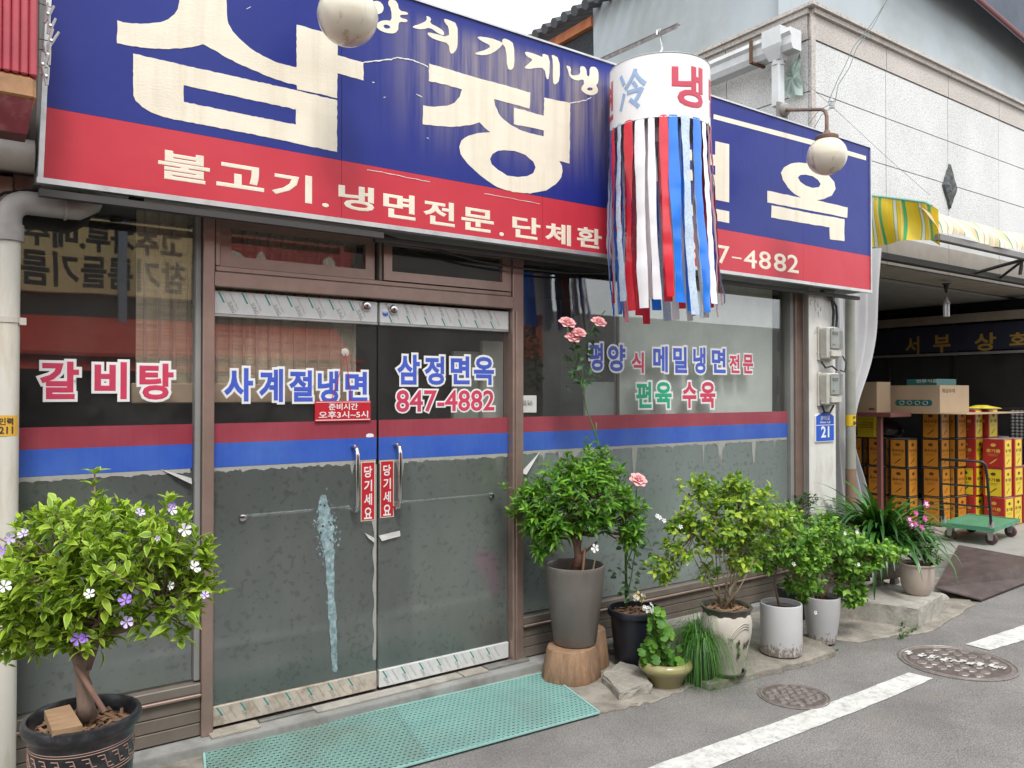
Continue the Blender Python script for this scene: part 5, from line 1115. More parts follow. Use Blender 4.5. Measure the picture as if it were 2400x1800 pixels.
def zdep0(p): return (p - CAM).dot(_f)
# ================================================================== GLOBE LAMPS
GLB = None
def globe_mat():
    m, ns, ls, b = new_mat('aged_opal_glass')
    n = noise(ns, ls, 3, 4); c0 = ramp(ns, ls, n.outputs[0], [(.3, (.62, .57, .44)), (.7, (.72, .68, .56))])
    n2 = noise(ns, ls, 1.0, 5, .7, sc3=(8, 8, .7)); f = ramp(ns, ls, n2.outputs[0], [(.56, 0.), (.68, .9)])
    c = mix(ns, ls, f.outputs[0], c0.outputs[0], (.36, .22, .09))
    ls.new(c, b.inputs['Base Color']); b.inputs['Roughness'].default_value = .22; b.inputs['Coat Weight'].default_value = .3; b.inputs['Subsurface Weight'].default_value = .15; b.inputs['Subsurface Scale'].default_value = .05; return m
GLB = globe_mat(); RUST = M('rusty_lamp_metal', (.16, .1, .075), .6, .25, 14, metal=.4, dirt=(.3, .2, .13), dscale=15, damt=.5)
def globe_lamp(px, py, rpx, Rg, root_px, root_y, label):
    Z = FPX * Rg / rpx; c = Cz(px, py, Z)
    t = thing('globe_lamp', label, 'lamp', tuple(c), 'round globe lamps over the signboard')
    m_ = MB(); pr = []
    for k in range(25):
        a = math.pi * k / 24; pr.append((Rg * math.sin(a) + (.0015 if k == 12 else 0), -Rg * math.cos(a) * .97))
    m_.lathe(pr, c, 44); m_.build('globe', GLB, t, smooth='full')
    MB().lathe([(Rg * .56, Rg * .80), (Rg * .575, Rg * .82), (Rg * .575, Rg * 1.0), (Rg * .53, Rg * 1.04), (Rg * .3, Rg * 1.1), (Rg * .18, Rg * 1.22), (Rg * .12, Rg * 1.34), (.001, Rg * 1.35)], c, 28).build('cap', RUST, t, smooth=True)
    return t, c
t, c = globe_lamp(1938, 366, 45.5, .14, None, None, 'stained cream globe lamp on a curved arm over the right end of the sign')
Zl = zdep0(c); zt3 = Cz(1925, 256, Zl).z; rt = P(1838, 258, SY + .02)
tip = Vector((c.x, c.y, 0)); 
MB().tube([rt, rt.lerp(Vector((c.x, c.y, zt3)), .5), Vector((c.x, c.y, zt3)) + (rt - Vector((c.x, c.y, zt3))).normalized() * .06, Vector((c.x, c.y, zt3 - .012)) + (rt - Vector((c.x, c.y, zt3))).normalized() * .02, Vector((c.x, c.y, zt3 - .05)), Vector((c.x, c.y, c.z + .17))], .013, 10).build('arm', RUST, t, smooth=True)
m_ = MB(); d_ = (Vector((c.x, c.y, zt3)) - rt).normalized(); m_.tube([rt - d_ * .03, rt - d_ * .0, rt + d_ * .02, rt + d_ * .035], [.055, .055, .045, .018], 18); m_.build('wall_rose', M('grey_cast_mount', (.25, .23, .21), .6, .2), t); box('mount_plate', (rt.x - .06, SY + .03, rt.z - .13), (rt.x + .06, SY + .05, rt.z + .06), M('mount_plate', (.2, .19, .18), .6, .2), t)
t, c = globe_lamp(815, 38, 70, .14, None, None, 'larger looking stained globe lamp cut by the top of the picture')
rt = Vector((c.x + .1, SY + .03, c.z + .36)); e_ = Vector((c.x, c.y, c.z + .36))
MB().tube([rt, rt.lerp(e_, .9), e_ + Vector((0, 0, -.03)), Vector((c.x, c.y, c.z + .17))], .013, 10).build('arm', RUST, t, smooth=True); box('mount_plate', (rt.x - .06, SY + .03, 3.75), (rt.x + .06, SY + .05, rt.z + .06), bpy.data.materials['mount_plate'], t)

# ================================================================== TASSEL LANTERN
LBX = P(1415, 142, -.1).x
def ly(px): q = ray(px, 300); return LBX / q.x * q.y - DIST
yt_, yh = ly(1588), ly(1546)
zt_b = P(1415, 142, -.1).z; zt_t = P(1588, 66, yt_).z
t = thing('angle_bracket', 'rusty steel angle bar sticking out from the top of the sign', 'bracket', (LBX, -.1, zt_b)); m_ = MB()
for (dx0, dx1, dz0, dz1) in ((0, .004, 0, .03), (0, .03, .026, .03)):
    m_.hexa([(LBX + dx0, -.05, zt_b + dz0), (LBX + dx1, -.05, zt_b + dz0), (LBX + dx1, yt_, zt_t + dz0), (LBX + dx0, yt_, zt_t + dz0), (LBX + dx0, -.05, zt_b + dz1), (LBX + dx1, -.05, zt_b + dz1), (LBX + dx1, yt_, zt_t + dz1), (LBX + dx0, yt_, zt_t + dz1)])
m_.build('bar', M('rusted_angle_steel', (.16, .14, .14), .7, .4, 20, dirt=(.35, .3, .28), dscale=20, damt=.6), t)
zh2 = zt_b + (zt_t - zt_b) * (yh + .1) / (yt_ + .1)
LC = Vector((LBX, yh, 0)); LZ = (Vector((LBX, yh, 1.68)) - CAM).dot(_f)
LR = 120.5 / FPX * LZ / 1.035
ztop_, zbot_ = Cz(1547, 168, LZ).z, Cz(1547, 311, LZ).z
LN = thing('tassel_lantern', 'white cylinder lantern with Korean and Chinese letters and red, white and blue streamers', 'lantern', (LBX, yh, zbot_))
TIL = math.radians(2.0)
MB().tube([(LBX, yh, ztop_ - .0), (LBX, yh, ztop_ + .12), (LBX + .012, yh - .012, ztop_ + .15), (LBX + .02, yh - .0, ztop_ + .19), (LBX + .0, yh, zh2 + .045), (LBX - .02, yh, zh2 + .03), (LBX - .022, yh, zh2 + .0)], .006, 8).build('hook', STEEL, LN, smooth=True)
LWH = M('lantern_white_plastic', (.82, .82, .81), .45, .02)
LWH.node_tree.nodes['Principled BSDF'].inputs['Subsurface Weight'].default_value = 0
m_ = MB(); m_.lathe([(LR, zbot_ - ztop_), (LR, 0), (LR - .004, 0), (LR - .004, zbot_ - ztop_), (LR, zbot_ - ztop_)], (LBX, yh, ztop_), 72); m_.build('shade', LWH, LN, smooth=True)
m_ = MB(); m_.disc((LBX, yh, ztop_ - .004), LR - .004, 48); m_.build('top_disc', LWH, LN)
for zz in (ztop_, zbot_): m_ = MB(); m_.tube([(LBX + (LR + .001) * math.cos(k * math.pi / 24), yh + (LR + .001) * math.sin(k * math.pi / 24), zz) for k in range(49)], .0028, 6); m_.build('wire_ring', SILVER, LN)
for a0 in (0, 1.05, 2.09): MB().tube([(LBX + LR * math.cos(a0), yh + LR * math.sin(a0), zbot_), (LBX - LR * math.cos(a0), yh - LR * math.sin(a0), zbot_)], .003, 5).build('spoke', SILVER, LN)
LRED = M('lantern_red', (.55, .06, .1), .45, .05); LBLU = M('lantern_faded_blue', (.3, .42, .62), .5, .15, 20)
toc = math.atan2(CAM.y - yh, CAM.x - LBX)
def lpt(ang, z, d=0): return (LBX + (LR + .0015 + d) * math.cos(toc + ang), yh + (LR + .0015 + d) * math.sin(toc + ang), z)
H3 = ztop_ - zbot_
def lan_txt(ch, acen, awid, v0, v1, mat, bold):
    m_ = MB(); a0 = math.radians(acen - awid / 2); aw = math.radians(awid)
    vs, fs = glyphs(ch, bold); lo, hi = vs.min(0), vs.max(0)
    # subdivide long faces so the letter hugs the cylinder
    import bmesh
    bm = bmesh.new(); bv = [bm.verts.new((float(v[0]), float(v[1]), float(v[2]))) for v in vs]
    for f in fs:
        try: bm.faces.new([bv[i] for i in f])
        except ValueError: pass
    for k in range(1, 9):
        x = float(lo[0] + (hi[0] - lo[0]) * k / 9); bmesh.ops.bisect_plane(bm, geom=bm.verts[:] + bm.edges[:] + bm.faces[:], plane_co=(x, 0, 0), plane_no=(1, 0, 0))
    bm.verts.index_update(); zz = max(1e-6, float(vs[:, 2].max()))
    m_.add([lpt(a0 + aw * (v.co.x - lo[0]) / (hi[0] - lo[0]), zbot_ + H3 * (v0 + (v1 - v0) * (v.co.y - lo[1]) / (hi[1] - lo[1])), .001 * v.co.z / zz) for v in bm.verts], [tuple(v.index for v in f.verts) for f in bm.faces]); bm.free()
    return m_.build('letter', mat, LN)
lan_txt('냉', 34, 42, .17, .83, LRED, .03); lan_txt('冷', -32, 37, .17, .82, LBLU, .022); lan_txt('면', -80, 30, .17, .8, LRED, .03); lan_txt('면', 86, 30, .17, .8, LRED, .03)
SR = M('streamer_red', (.68, .03, .05), .25, .15, 4); SBL = M('streamer_blue', (.015, .2, .78), .25, .15, 4); SW = M('streamer_white', (.85, .84, .86), .3, .06, 4); SLB = M('streamer_pale_blue_print', (.5, .62, .76), .35, .2, 70); SPK = M('streamer_wine', (.25, .03, .06), .3, .2)
for s in (SR, SBL, SW, SLB, SPK): s.node_tree.nodes['Principled BSDF'].inputs['Coat Weight'].default_value = .4
seq = [SW, SBL, SR, SLB, SBL, SR, SW, SR, SBL, SLB, SW, SBL, SR, SLB, SR, SW, SW, SR, SBL, SLB, SBL, SW, SPK, SR, SLB, SBL, SR, SW]
Lst = zbot_ - Cz(1547, 742, LZ).z
k = 0; rg = random.Random(21)
for layer, (rad, cnt, off) in enumerate(((1.0, 27, 0), (.78, 13, .1))):
    for i in range(cnt):
        a0 = 2 * math.pi * (i + rg.uniform(-.15, .15)) / cnt + off; L = Lst * rg.uniform(.93, 1.03); wd = .062 * rg.uniform(.8, 1.2); tw = rg.uniform(-.45, .45); ph = rg.uniform(0, 6); amp = rg.uniform(.006, .02)
        m_ = MB(); N = 26
        for j in range(N + 1):
            s = j / N; z = zbot_ + .012 - L * s; a = a0; rr = LR * rad * (1.0 + (.10 if layer == 0 else .04) * s) + amp * math.sin(ph + s * 7) * s + .004 * math.sin(s * 47 + ph) * math.sin(s * 13 + ph * 2)
            cxx = LBX + rr * math.cos(a) + .045 * s * s; cyy = yh + rr * math.sin(a) - .01 * s
            rot = a + math.pi / 2 + tw * (math.sin(s * 4 + ph)) * min(1, s * 3); ww = wd / 2 * (1 - .25 * abs(math.sin(s * 5 + ph)))
            if s > .97: pass
            m_.v.append((cxx - ww * math.cos(rot), cyy - ww * math.sin(rot), z)); m_.v.append((cxx + .004 * math.cos(a), cyy + .004 * math.sin(a), z)); m_.v.append((cxx + ww * math.cos(rot), cyy + ww * math.sin(rot), z))
        for j in range(N): m_.f += [(3 * j, 3 * j + 1, 3 * j + 4, 3 * j + 3), (3 * j + 1, 3 * j + 2, 3 * j + 5, 3 * j + 4)]
        m_.build('streamer', seq[k % len(seq)], LN, smooth='full'); k += 1
MB().lathe([(LR * .55, 0), (LR * .55, .09)], (LBX, yh, zbot_ - .1), 30).build('inner_band', LWH, LN)

# ================================================================== TOP-LEFT: ribbed red sign, pegs, gutter, pipes
RPL = M('faded_red_plastic', (.42, .06, .08), .4, .18, 5, dirt=(.2, .05, .05), dscale=6, damt=.4)
yr_ = -.62
t = thing('ribbed_red_box', 'ribbed faded red plastic box with amber band hanging in the top left corner', 'hanging box', tuple(P(40, 300, yr_)))
xa, xb = P(-60, 200, yr_).x, P(88, 190, yr_).x; z1_, z0_ = P(40, -80, yr_).z, P(40, 170, yr_).z
m_ = MB(); nr = 7
for i in range(nr): x0 = xa + (xb - xa) * i / nr; x1 = xa + (xb - xa) * (i + 1) / nr; m_.bbox((x0 + .001, yr_, z0_), (x1 - .001, yr_ + .2, z1_ + .3), .006)
m_.build('ribbed_shell', RPL, t)
za_, zb_ = P(40, 226, yr_).z, P(40, 306, yr_).z; xd = xb - .012
m_ = MB(); m_.bbox((xa, yr_ + .004, za_), (xb - .003, yr_ + .19, z0_ - .001), .012); m_.build('amber_band', M('amber_plastic', (.38, .2, .09), .25, .2, 8, dirt=(.12, .06, .03), dscale=12, damt=.5), t)
x2 = P(66, 300, yr_).x
m_ = MB(); m_.hexa([(xa, yr_ + .03, zb_), (x2, yr_ + .03, zb_), (x2, yr_ + .15, zb_), (xa, yr_ + .15, zb_), (xa, yr_ + .008, za_ - .001), (xd, yr_ + .008, za_ - .001), (xd, yr_ + .18, za_ - .001), (xa, yr_ + .18, za_ - .001)]); m_.build('tapered_base', M('dark_red_plastic', (.12, .02, .025), .35, .3, dirt=(.3, .25, .22), dscale=9, damt=.3), t)
PEG = M('grey_plastic_peg', (.42, .42, .41), .4, .1)
yp = -.5
pts_ = [(112, 32, 15, 45), (118, 60, 12, 40), (120, 95, 20, 52), (112, 128, -6, 45), (100, 150, 10, 48), (108, 178, -4, 40)]
WPOS = ['topmost grey clothes peg on the wire ladder', 'second peg from the top', 'peg below the wire crossing', 'slanted peg in the middle of the bunch', 'peg touching the sign frame', 'lowest clothes peg of the bunch']
for i, (x, y, ang, L) in enumerate(pts_):
    c = P(x, y, yp - i * .006); l = L / FPX * 3.4; a = math.radians(90 - ang)
    t = thing('clothes_peg', WPOS[i] + ', grey plastic, beside the sign edge', 'clothes peg', tuple(c), 'grey clothes pegs hanging left of the sign')
    for sg in (-1, 1):
        m_ = MB(); d = Vector((math.cos(a), 0, math.sin(a))); n_ = Vector((-math.sin(a), 0, math.cos(a)))
        p0, p1, p2 = c - d * l / 2 + n_ * sg * .002, c + n_ * sg * .006, c + d * l / 2 + n_ * sg * .011
        m_.tube([p0, p1, p2], [.004, .006, .005], 6); m_.build('jaw', PEG, t)
    m_ = MB(); m_.tube([c + Vector((0, -.009, 0)), c + Vector((0, .009, 0))], .005, 8); m_.build('spring', STEEL, t)
t = thing('wire_ladder', 'rusty wires reaching from the red box toward the sign edge', 'wires', tuple(P(88, 60, yp))); m_ = MB()
for (x0, y0, x1, y1) in ((85, 5, 122, 18), (85, 90, 120, 97), (85, 115, 128, 120), (85, 155, 115, 160)): m_.tube([P(x0, y0, yp + .02), P(x1, y1, yp + .01)], .0022, 5)
m_.tube([P(100, 235, -.28), P(100, 190, -.3), P(98, 150, -.3)], .003, 6); m_.build('wire', M('rusty_wire', (.14, .1, .08), .6), t)
t = thing('old_gutter', 'grey dirty horizontal gutter at the far left under the roof tiles', 'gutter', tuple(P(40, 360, -.2)))
gz = P(40, 362, -.2).z; m_ = MB(); m_.tube([(-1.5, -.2, gz), (xl0 - .012, -.2, gz)], .068, 16); m_.build('trough', M('dirty_white_metal', (.42, .4, .37), .5, .15, 4, dirt=(.25, .19, .13), dscale=4, damt=.5), t, smooth=True)
TILE = M('grey_roof_tile', (.12, .12, .125), .7, .3, 8)
t = thing('tiled_eave', 'broken grey roof tiles and rafters of the low eave at the far left', 'roof', (-.5, 0, 2.9))
for k in range(14):
    x = -1.2 + k * .115; m_ = MB(); m_.hexa([(x, -.26, gz + .1), (x + .11, -.26, gz + .1), (x + .11, .6, gz + .45), (x, .6, gz + .45), (x, -.27 + R_.uniform(-.02, .02), gz + .12), (x + .11, -.27, gz + .12 + R_.uniform(-.01, .02)), (x + .11, .6, gz + .47), (x, .6, gz + .47)]); 
    if x < xl0 - .12: m_.build('tile', TILE, t)
# PVC pipe with elbow and left downpipe
PVC = M('grey_pvc', (.36, .345, .33), .5, .1, 4, dirt=(.2, .15, .12), dscale=5, damt=.4); CRM = M('cream_pipe', (.62, .6, .53), .45, .06, 3, dirt=(.4, .27, .14), dscale=2.5, damt=.5, dsc3=(4, 4, .7))
yp2 = -.17
xp = P(17, 900, yp2).x; zp = P(100, 480, yp2).z; R1 = .055
t = thing('waste_pipe', 'cream drainpipe at the left edge with a grey elbow under the sign', 'pipe', (xp, yp2, -.06))
MB().tube([(xp - .004, yp2, -.05), (xp, yp2, zp - .15)], .045, 18).build('lower_pipe', CRM, t, smooth=True)
MB().tube([(xp, yp2, zp - .17), (xp, yp2, zp - .1)], .057, 18).build('collar', PVC, t, smooth=True)
pth = [(xp, yp2, zp - .1)] + [(xp + .07 - .07 * math.cos(a), yp2, zp - .075 + .075 * math.sin(a)) for a in [k * math.pi / 12 for k in range(7)]] + [(P(150, 480, yp2).x, yp2, zp)]
MB().tube(pth, .05, 18).build('elbow', PVC, t, smooth=True)
x3 = P(150, 480, yp2).x; MB().tube([(x3, yp2, zp), (x3 + .01, yp2, zp)], .056, 18).build('collar', PVC, t, smooth=True)
MB().tube([(x3, yp2, zp), (x3 + .05, yp2, zp), (x3 + .1, yp2, zp + .03), (x3 + .12, yp2, zp + .09), (x3 + .12, yp2, zp + .14)], .05, 18).build('elbow', PVC, t, smooth=True)
zc_ = P(17, 750, yp2).z; m_ = MB(); m_.tube([(xp, yp2, zc_ - .012), (xp, yp2, zc_ + .012)], .049, 18); m_.box((xp + .04, yp2 - .03, zc_ - .02), (xp + .065, yp2, zc_ + .01)); m_.build('clamp', M('clamp', (.5, .47, .4), .5), t)
s0, s1 = P(17, 1021, yp2).z, P(17, 973, yp2).z; m_ = MB(); m_.tube([(xp - .003, yp2, s0), (xp - .003, yp2, s1)], .0465, 18, cap=False); m_.build('sticker', M('amber_sticker', (.7, .4, .05), .5), t)
m_ = MB(); 
def cyl_text(s, z0, z1, a0, a1): text_to(m_, s, lambda u, v, d: (xp - .003 + (.047 + d) * math.cos(-math.pi / 2 + a0 + (a1 - a0) * u), yp2 + (.047 + d) * math.sin(-math.pi / 2 + a0 + (a1 - a0) * u), z0 + (z1 - z0) * v), bold=.02)
cyl_text('인력', s1 - .04, s1 - .01, -.6, .5); cyl_text('211', s0 + .01, s0 + .04, -.6, .5); m_.build('sticker_text', INK, t)
t = thing('black_hose', 'black cable hanging under the sign across the window tops', 'cable', (1, -.1, 2.5)); m_ = MB()
m_.tube([P(x, y, -.12) for x, y in [(-20, 470), (10, 452), (60, 447), (150, 450), (230, 456), (330, 462), (470, 480), (640, 500), (860, 540), (1000, 580), (1120, 612), (1215, 628), (1330, 640), (1420, 640)]], .007, 6); m_.build('cable', BLACKR, t, smooth=True)
t = thing('small_horn', 'small dark plastic clamp under the left part of the sign', 'clamp', tuple(P(320, 470, -.25))); m_ = MB(); q = P(320, 470, -.25); m_.tube([q + Vector((-.03, 0, 0)), q + Vector((-.005, 0, .01)), q + Vector((.03, 0, .006))], [.012, .02, .008], 8); m_.build('clamp_body', BLACKR, t)
box('side_wall', (-2.5, -.005, 0), (.168, .1, 2.78), M('left_wall_paint', (.3, .29, .26), .8, .1), RB)

# ------------------------------------------------------------------ overhead wires and insulator
t = thing('wire_insulator', 'white ceramic cable insulator hanging in front of the granite wall', 'insulator', tuple(P(1952, 245, -.3)))
WIRE = M('green_grey_wire', (.1, .15, .14), .5); q = P(1950, 246, -.3)
for dz in (-.02, .012): m_ = MB(); m_.lathe([(.005, 0), (.022, .003), (.024, .012), (.012, .016), (.012, .024), (.022, .027), (.02, .034), (.004, .036)], (q.x + .0, q.y, q.z + dz - .01), 14); m_.build('spool', M('ceramic', (.55, .56, .56), .25), t, smooth=True)
MB().tube([q + Vector((0, 0, -.05)), q + Vector((0, 0, .06))], .004, 6).build('pin', STEEL, t)
def wire(pts, label, y=-.3, r=.0035, ys=None):
    m_ = MB(); P3 = [P(a, b, (ys[i] if ys else y)) for i, (a, b) in enumerate(pts)]; 
    t = thing('cable', label, 'cable', tuple(P3[0])); m_.tube(P3, r, 5); m_.build('cable_strand', WIRE, t, smooth=True)
wire([(2092, -20), (2040, 60), (2000, 110), (1980, 155), (1962, 190), (1941, 240)], 'green grey cable rising from the insulator to the top right, left strand')
wire([(2090, -22), (2046, 62), (2008, 112), (1990, 160), (1964, 200), (1957, 240)], 'dark cable twisted beside the left strand up from the insulator')
wire([(1945, 245), (1920, 258), (1895, 290)], 'short cable dropping from the insulator to the sign top'); wire([(1945, 255), (1925, 270), (1908, 300)], 'second short cable looping down behind the sign top')
wire([(1882, 190), (1940, 240), (2080, 370), (2180, 458)], 'thin straight wire from the corner down to the awning', r=.0018, ys=[GY - .05, GY - .05, .1, -.2])

# ================================================================== PLANTS
def leaf_verts(L, W, n=5, fold=.25, curl=.35, point=1.0, pw=.8):
    vs, uv, fs = [], [], []
    for i in range(n + 1):
        t = i / n; w_ = W * math.sin(math.pi * (t ** pw)) ** point * .5 if 0 < i < n else W * .03
        z = -curl * L * t * t; y = L * t * (1 - .15 * curl * t)
        vs += [(-w_, y, z + fold * w_), (0, y, z), (w_, y, z + fold * w_)]; uv += [(1, t), (0, t), (1, t)]
    for i in range(n): a = 3 * i; fs += [(a, a + 1, a + 4, a + 3), (a + 1, a + 2, a + 5, a + 4)]
    return vs, fs, uv
def leaf_me(name, mat, **k):
    vs, fs, uv = leaf_verts(**k); me = bpy.data.meshes.new(name); me.from_pydata(vs, [], fs); u = me.uv_layers.new(name='UVMap')
    u.data.foreach_set('uv', [c for f in fs for i in f for c in uv[i]]); me.polygons.foreach_set('use_smooth', [True] * len(me.polygons)); me.materials.append(mat); return me
def place_leaves(parent, mats, variants, lmat, nparts, rg, name='leaf'):
    """mats: list of 4x4 world matrices; nearest to the camera become single leaf objects"""
    mats = sorted(mats, key=lambda m: (m.translation - CAM).length); off = Matrix.Translation(-wl(parent))
    mes = [leaf_me(name, lmat, **v) for v in variants]
    for m in mats[:nparts]:
        o = bpy.data.objects.new(name, rg.choice(mes)); COL.objects.link(o); o.parent = parent; o.matrix_local = off @ m
    rest = mats[nparts:]
    if rest:
        mb = MB(); mb.uv = []; mb.tint = []; V = []
        for v in variants: vs, fs, uv = leaf_verts(**v); V.append((np.array([(*p, 1) for p in vs]), fs, uv))
        for m in rest:
            vs, fs, uv = rg.choice(V); A = vs @ np.array(m).T; mb.add([tuple(p) for p in A[:, :3]], fs); mb.uv += uv; tv = rg.random(); mb.tint += [tv] * len(uv)
        mb.build('foliage', lmat, parent, smooth='full', kind='stuff')
def orient(p, d, up, s, roll=0):
    d = d.normalized(); x = d.cross(up)
    if x.length < 1e-4: x = d.cross(Vector((1, 0, 0)))
    x.normalize(); z = x.cross(d)
    m = Matrix((( x.x, d.x, z.x), (x.y, d.y, z.y), (x.z, d.z, z.z))).to_4x4()
    return Matrix.Translation(p) @ m @ Matrix.Rotation(roll, 4, 'Y') @ Matrix.Scale(s, 4)
def rosettes(blobs, count, per, size, rg, spread=1.0, updir=.5, wall=-.07, droop=0, inner=.45):
    out, tips = [], []; W = [(b[1] * b[2] * b[3]) ** .6 for b in blobs]
    while len(tips) < count:
        c, rx, ry, rz = rg.choices(blobs, W)[0]
        v = Vector((rg.gauss(0, 1), rg.gauss(0, 1), rg.gauss(0, 1))).normalized(); r = rg.uniform(inner, 1) ** .6
        p = Vector((c.x, c.y, c.z)) + _r * (v.x * rx * r) + Vector((_f.x, _f.y, 0)).normalized() * (v.y * ry * r) + Vector((0, 0, v.z * rz * r))
        if p.y > wall: p.y = wall - rg.random() * .05
        d = (_r * v.x * .6 + Vector((_f.x, _f.y, 0)) * v.y * .6 + Vector((0, 0, v.z * .5 + updir - droop * r))).normalized(); tips.append((p, d))
        a0 = rg.uniform(0, 6.28); k = rg.randint(per[0], per[1])
        s1 = d.cross(Vector((.3, .2, 1))).normalized(); s2 = d.cross(s1)
        for j in range(k):
            a = a0 + j * 2.4; f = j / k; rad = (s1 * math.cos(a) + s2 * math.sin(a)); dd = (d * (.25 + .9 * f) + rad * (1.15 - .6 * f) * spread + Vector((rg.gauss(0, .15), rg.gauss(0, .15), rg.gauss(0, .12)))); pp = p - d * size * .9 * (1 - f)
            q_end = pp + dd.normalized() * size
            if q_end.y > -.02: continue
            out.append(orient(pp, dd, Vector((0, 0, 1)) + d * .6, size * rg.uniform(.5, 1.2) * (1 - .25 * f), rg.gauss(0, .45)))
    return out, tips
def branches(parent, base, tips, mat, rg, nmain=6, r0=.012, trunk_top=None, keep=70):
    mb = MB(); tt = trunk_top or base; mains = []
    for k in range(nmain):
        p, d = rg.choice(tips); e = tt.lerp(p, .6); mid = tt.lerp(e, .5) + Vector((rg.uniform(-.03, .03), rg.uniform(-.03, .03), -.02)); mb.tube([tt, mid, e], [r0, r0 * .75, r0 * .5], 6); mains.append(e); mains.append(mid)
    for p, d in rg.sample(tips, min(keep, len(tips))):
        e = min(mains, key=lambda q: (q - p).length); mid = e.lerp(p, .5) + Vector((rg.uniform(-.02, .02), rg.uniform(-.02, .02), -.01)); mb.tube([e, mid, p], [r0 * .42, r0 * .3, r0 * .16], 5)
    return mb.build('branches', mat, parent, smooth='full')
def zdep(p): return (p - CAM).dot(_f)
BARK = M('grey_brown_bark', (.2, .14, .11), .85, .25, 12, bump=1, bscale=30, sc3=(1, 1, .25)); BARKR = M('reddish_bark', (.15, .08, .055), .8, .25, 12, bump=.8, bscale=40); TWIG = M('pale_twig', (.3, .24, .16), .8, .2)
SOIL = M('bark_soil', (.09, .055, .035), .95, .5, 60, bump=1, bscale=60, dirt=(.28, .17, .1), dscale=45, damt=.8)
MUL = M('mulch_chip', (.24, .14, .08), .9, .4, 15)
def mulch(parent, c, r, n, rg):
    mb = MB()
    for i in range(n):
        a = rg.uniform(0, 6.28); q = r * math.sqrt(rg.random()) * .93; x, y, z = c[0] + q * math.cos(a), c[1] + q * math.sin(a), c[2] + rg.uniform(0, .008); L, w_ = rg.uniform(.008, .022), rg.uniform(.004, .009); t_ = rg.uniform(0, 3.14); dx, dy = math.cos(t_), math.sin(t_); tz = rg.uniform(-.5, .5) * L
        mb.add([(x - dx * L - dy * w_, y - dy * L + dx * w_, z - tz), (x + dx * L - dy * w_, y + dy * L + dx * w_, z + tz), (x + dx * L + dy * w_, y + dy * L - dx * w_, z + tz + .002), (x - dx * L + dy * w_, y - dy * L - dx * w_, z - tz + .004)], [(0, 1, 2, 3)])
    mb.build('mulch', MUL, parent, kind='stuff')
PETW = M('white_petal', (.8, .8, .78), .5, .03); PETV = M('violet_petal', (.3, .16, .6), .5, .15); PETL = M('lilac_petal', (.55, .45, .75), .5, .1); PETP = M('rose_pink_petal', (.85, .42, .42), .5, .12, 20); PETM = M('magenta_petal', (.62, .1, .38), .5, .2, 20); YEL = M('yellow_centre', (.7, .5, .05), .6)
def flower5(parent, p, d, s, mat, rg, n=5, cup=.25, name='flower', cen=YEL):
    mb = MB(); d = d.normalized(); a_ = d.cross(Vector((0, .2, 1))).normalized(); b_ = d.cross(a_)
    for k in range(n):
        t0 = 2 * math.pi * k / n + rg.uniform(-.1, .1); w_ = math.pi / n * .95
        ring = []
        for (r, dt, h) in ((.08, 0, 0), (.6, -w_ * .75, cup * .35), (.95, -w_ * .65, cup * .9), (1.05, 0, cup * .75), (.95, w_ * .65, cup * .9), (.6, w_ * .75, cup * .35)):
            t_ = t0 + dt; ring.append(p + (a_ * math.cos(t_) + b_ * math.sin(t_)) * s * r + d * (h + rg.uniform(-.06, .06)) * s)
        mid = p + (a_ * math.cos(t0) + b_ * math.sin(t0)) * s * .6 + d * cup * .3 * s
        mb.add(ring + [mid], [(0, 1, 6), (1, 2, 6), (2, 3, 6), (3, 4, 6), (4, 5, 6), (5, 0, 6)])
    o = mb.build(name, mat, parent)
    return o
def rose_flower(parent, p, s, rg, mat=PETP, up=Vector((0, -.5, .8))):
    mb = MB(); d = up.normalized(); a_ = d.cross(Vector((1, .2, 0))).normalized(); b_ = d.cross(a_)
    for layer, (n, r, h, op) in enumerate(((6, 1.0, .15, .35), (6, .8, .35, .2), (5, .55, .5, .05), (4, .3, .55, -.05))):
        for k in range(n):
            t0 = 2 * math.pi * (k + layer * .4) / n + rg.uniform(-.15, .15); u = (a_ * math.cos(t0) + b_ * math.sin(t0)); v = d.cross(u)
            q0 = p + u * s * .1; q1 = p + u * s * r * .7 + d * s * h; q2 = p + u * s * (r + op * .2) + d * s * (h + .12 - op * .3); wv = s * r * .55
            mb.add([q0, q1 - v * wv, q1 + v * wv, q2 - v * wv * .5, q2 + v * wv * .5, q2 + u * s * .14 - d * s * .05], [(0, 1, 2), (1, 3, 4, 2), (3, 5, 4)])
    return mb.build('rose_bloom', mat, parent)

# --- left: big bushy yesterday-today shrub in black patterned pot
LF1 = leaf_mat('bright_variegated_leaf', (.08, .2, .015), (.42, .6, .04), edge=(.65, .8, .1), trans=.28)
Zb = 2.72
pc_ = Cz(194, 1672, Zb); rimz = pc_.z; rr = 136 / FPX * Zb / 1.10
BS = thing('potted_shrub', 'large bushy potted shrub with violet and white flowers in a black pot, bottom left', 'potted shrub', (pc_.x, pc_.y, -.05))
POTK = M('black_glazed_pot', (.02, .021, .025), .3, .2, 10, dirt=(.09, .09, .09), dscale=20, damt=.6); GRV = M('engraved_clay_line', (.32, .2, .16), .7)
H_ = rimz + .05
wb = lambda t_, z: .0
prof = [(.001, 0), (rr * .6, 0), (rr * .66, .02), (rr * .8, H_ * .4), (rr * .88, H_ * .75), (rr * .9, H_ - .06), (rr * .93, H_ - .045), (rr * 1.0, H_ - .035), (rr * 1.03, H_ - .018), (rr * 1.0, H_), (rr * .93, H_ + .002), (rr * .9, H_ - .012), (rr * .87, H_ - .06), (rr * .86, H_ - .09)]
pot = MB().lathe(prof, (pc_.x, pc_.y, -.05), 64).build('pot', POTK, BS, smooth=True)
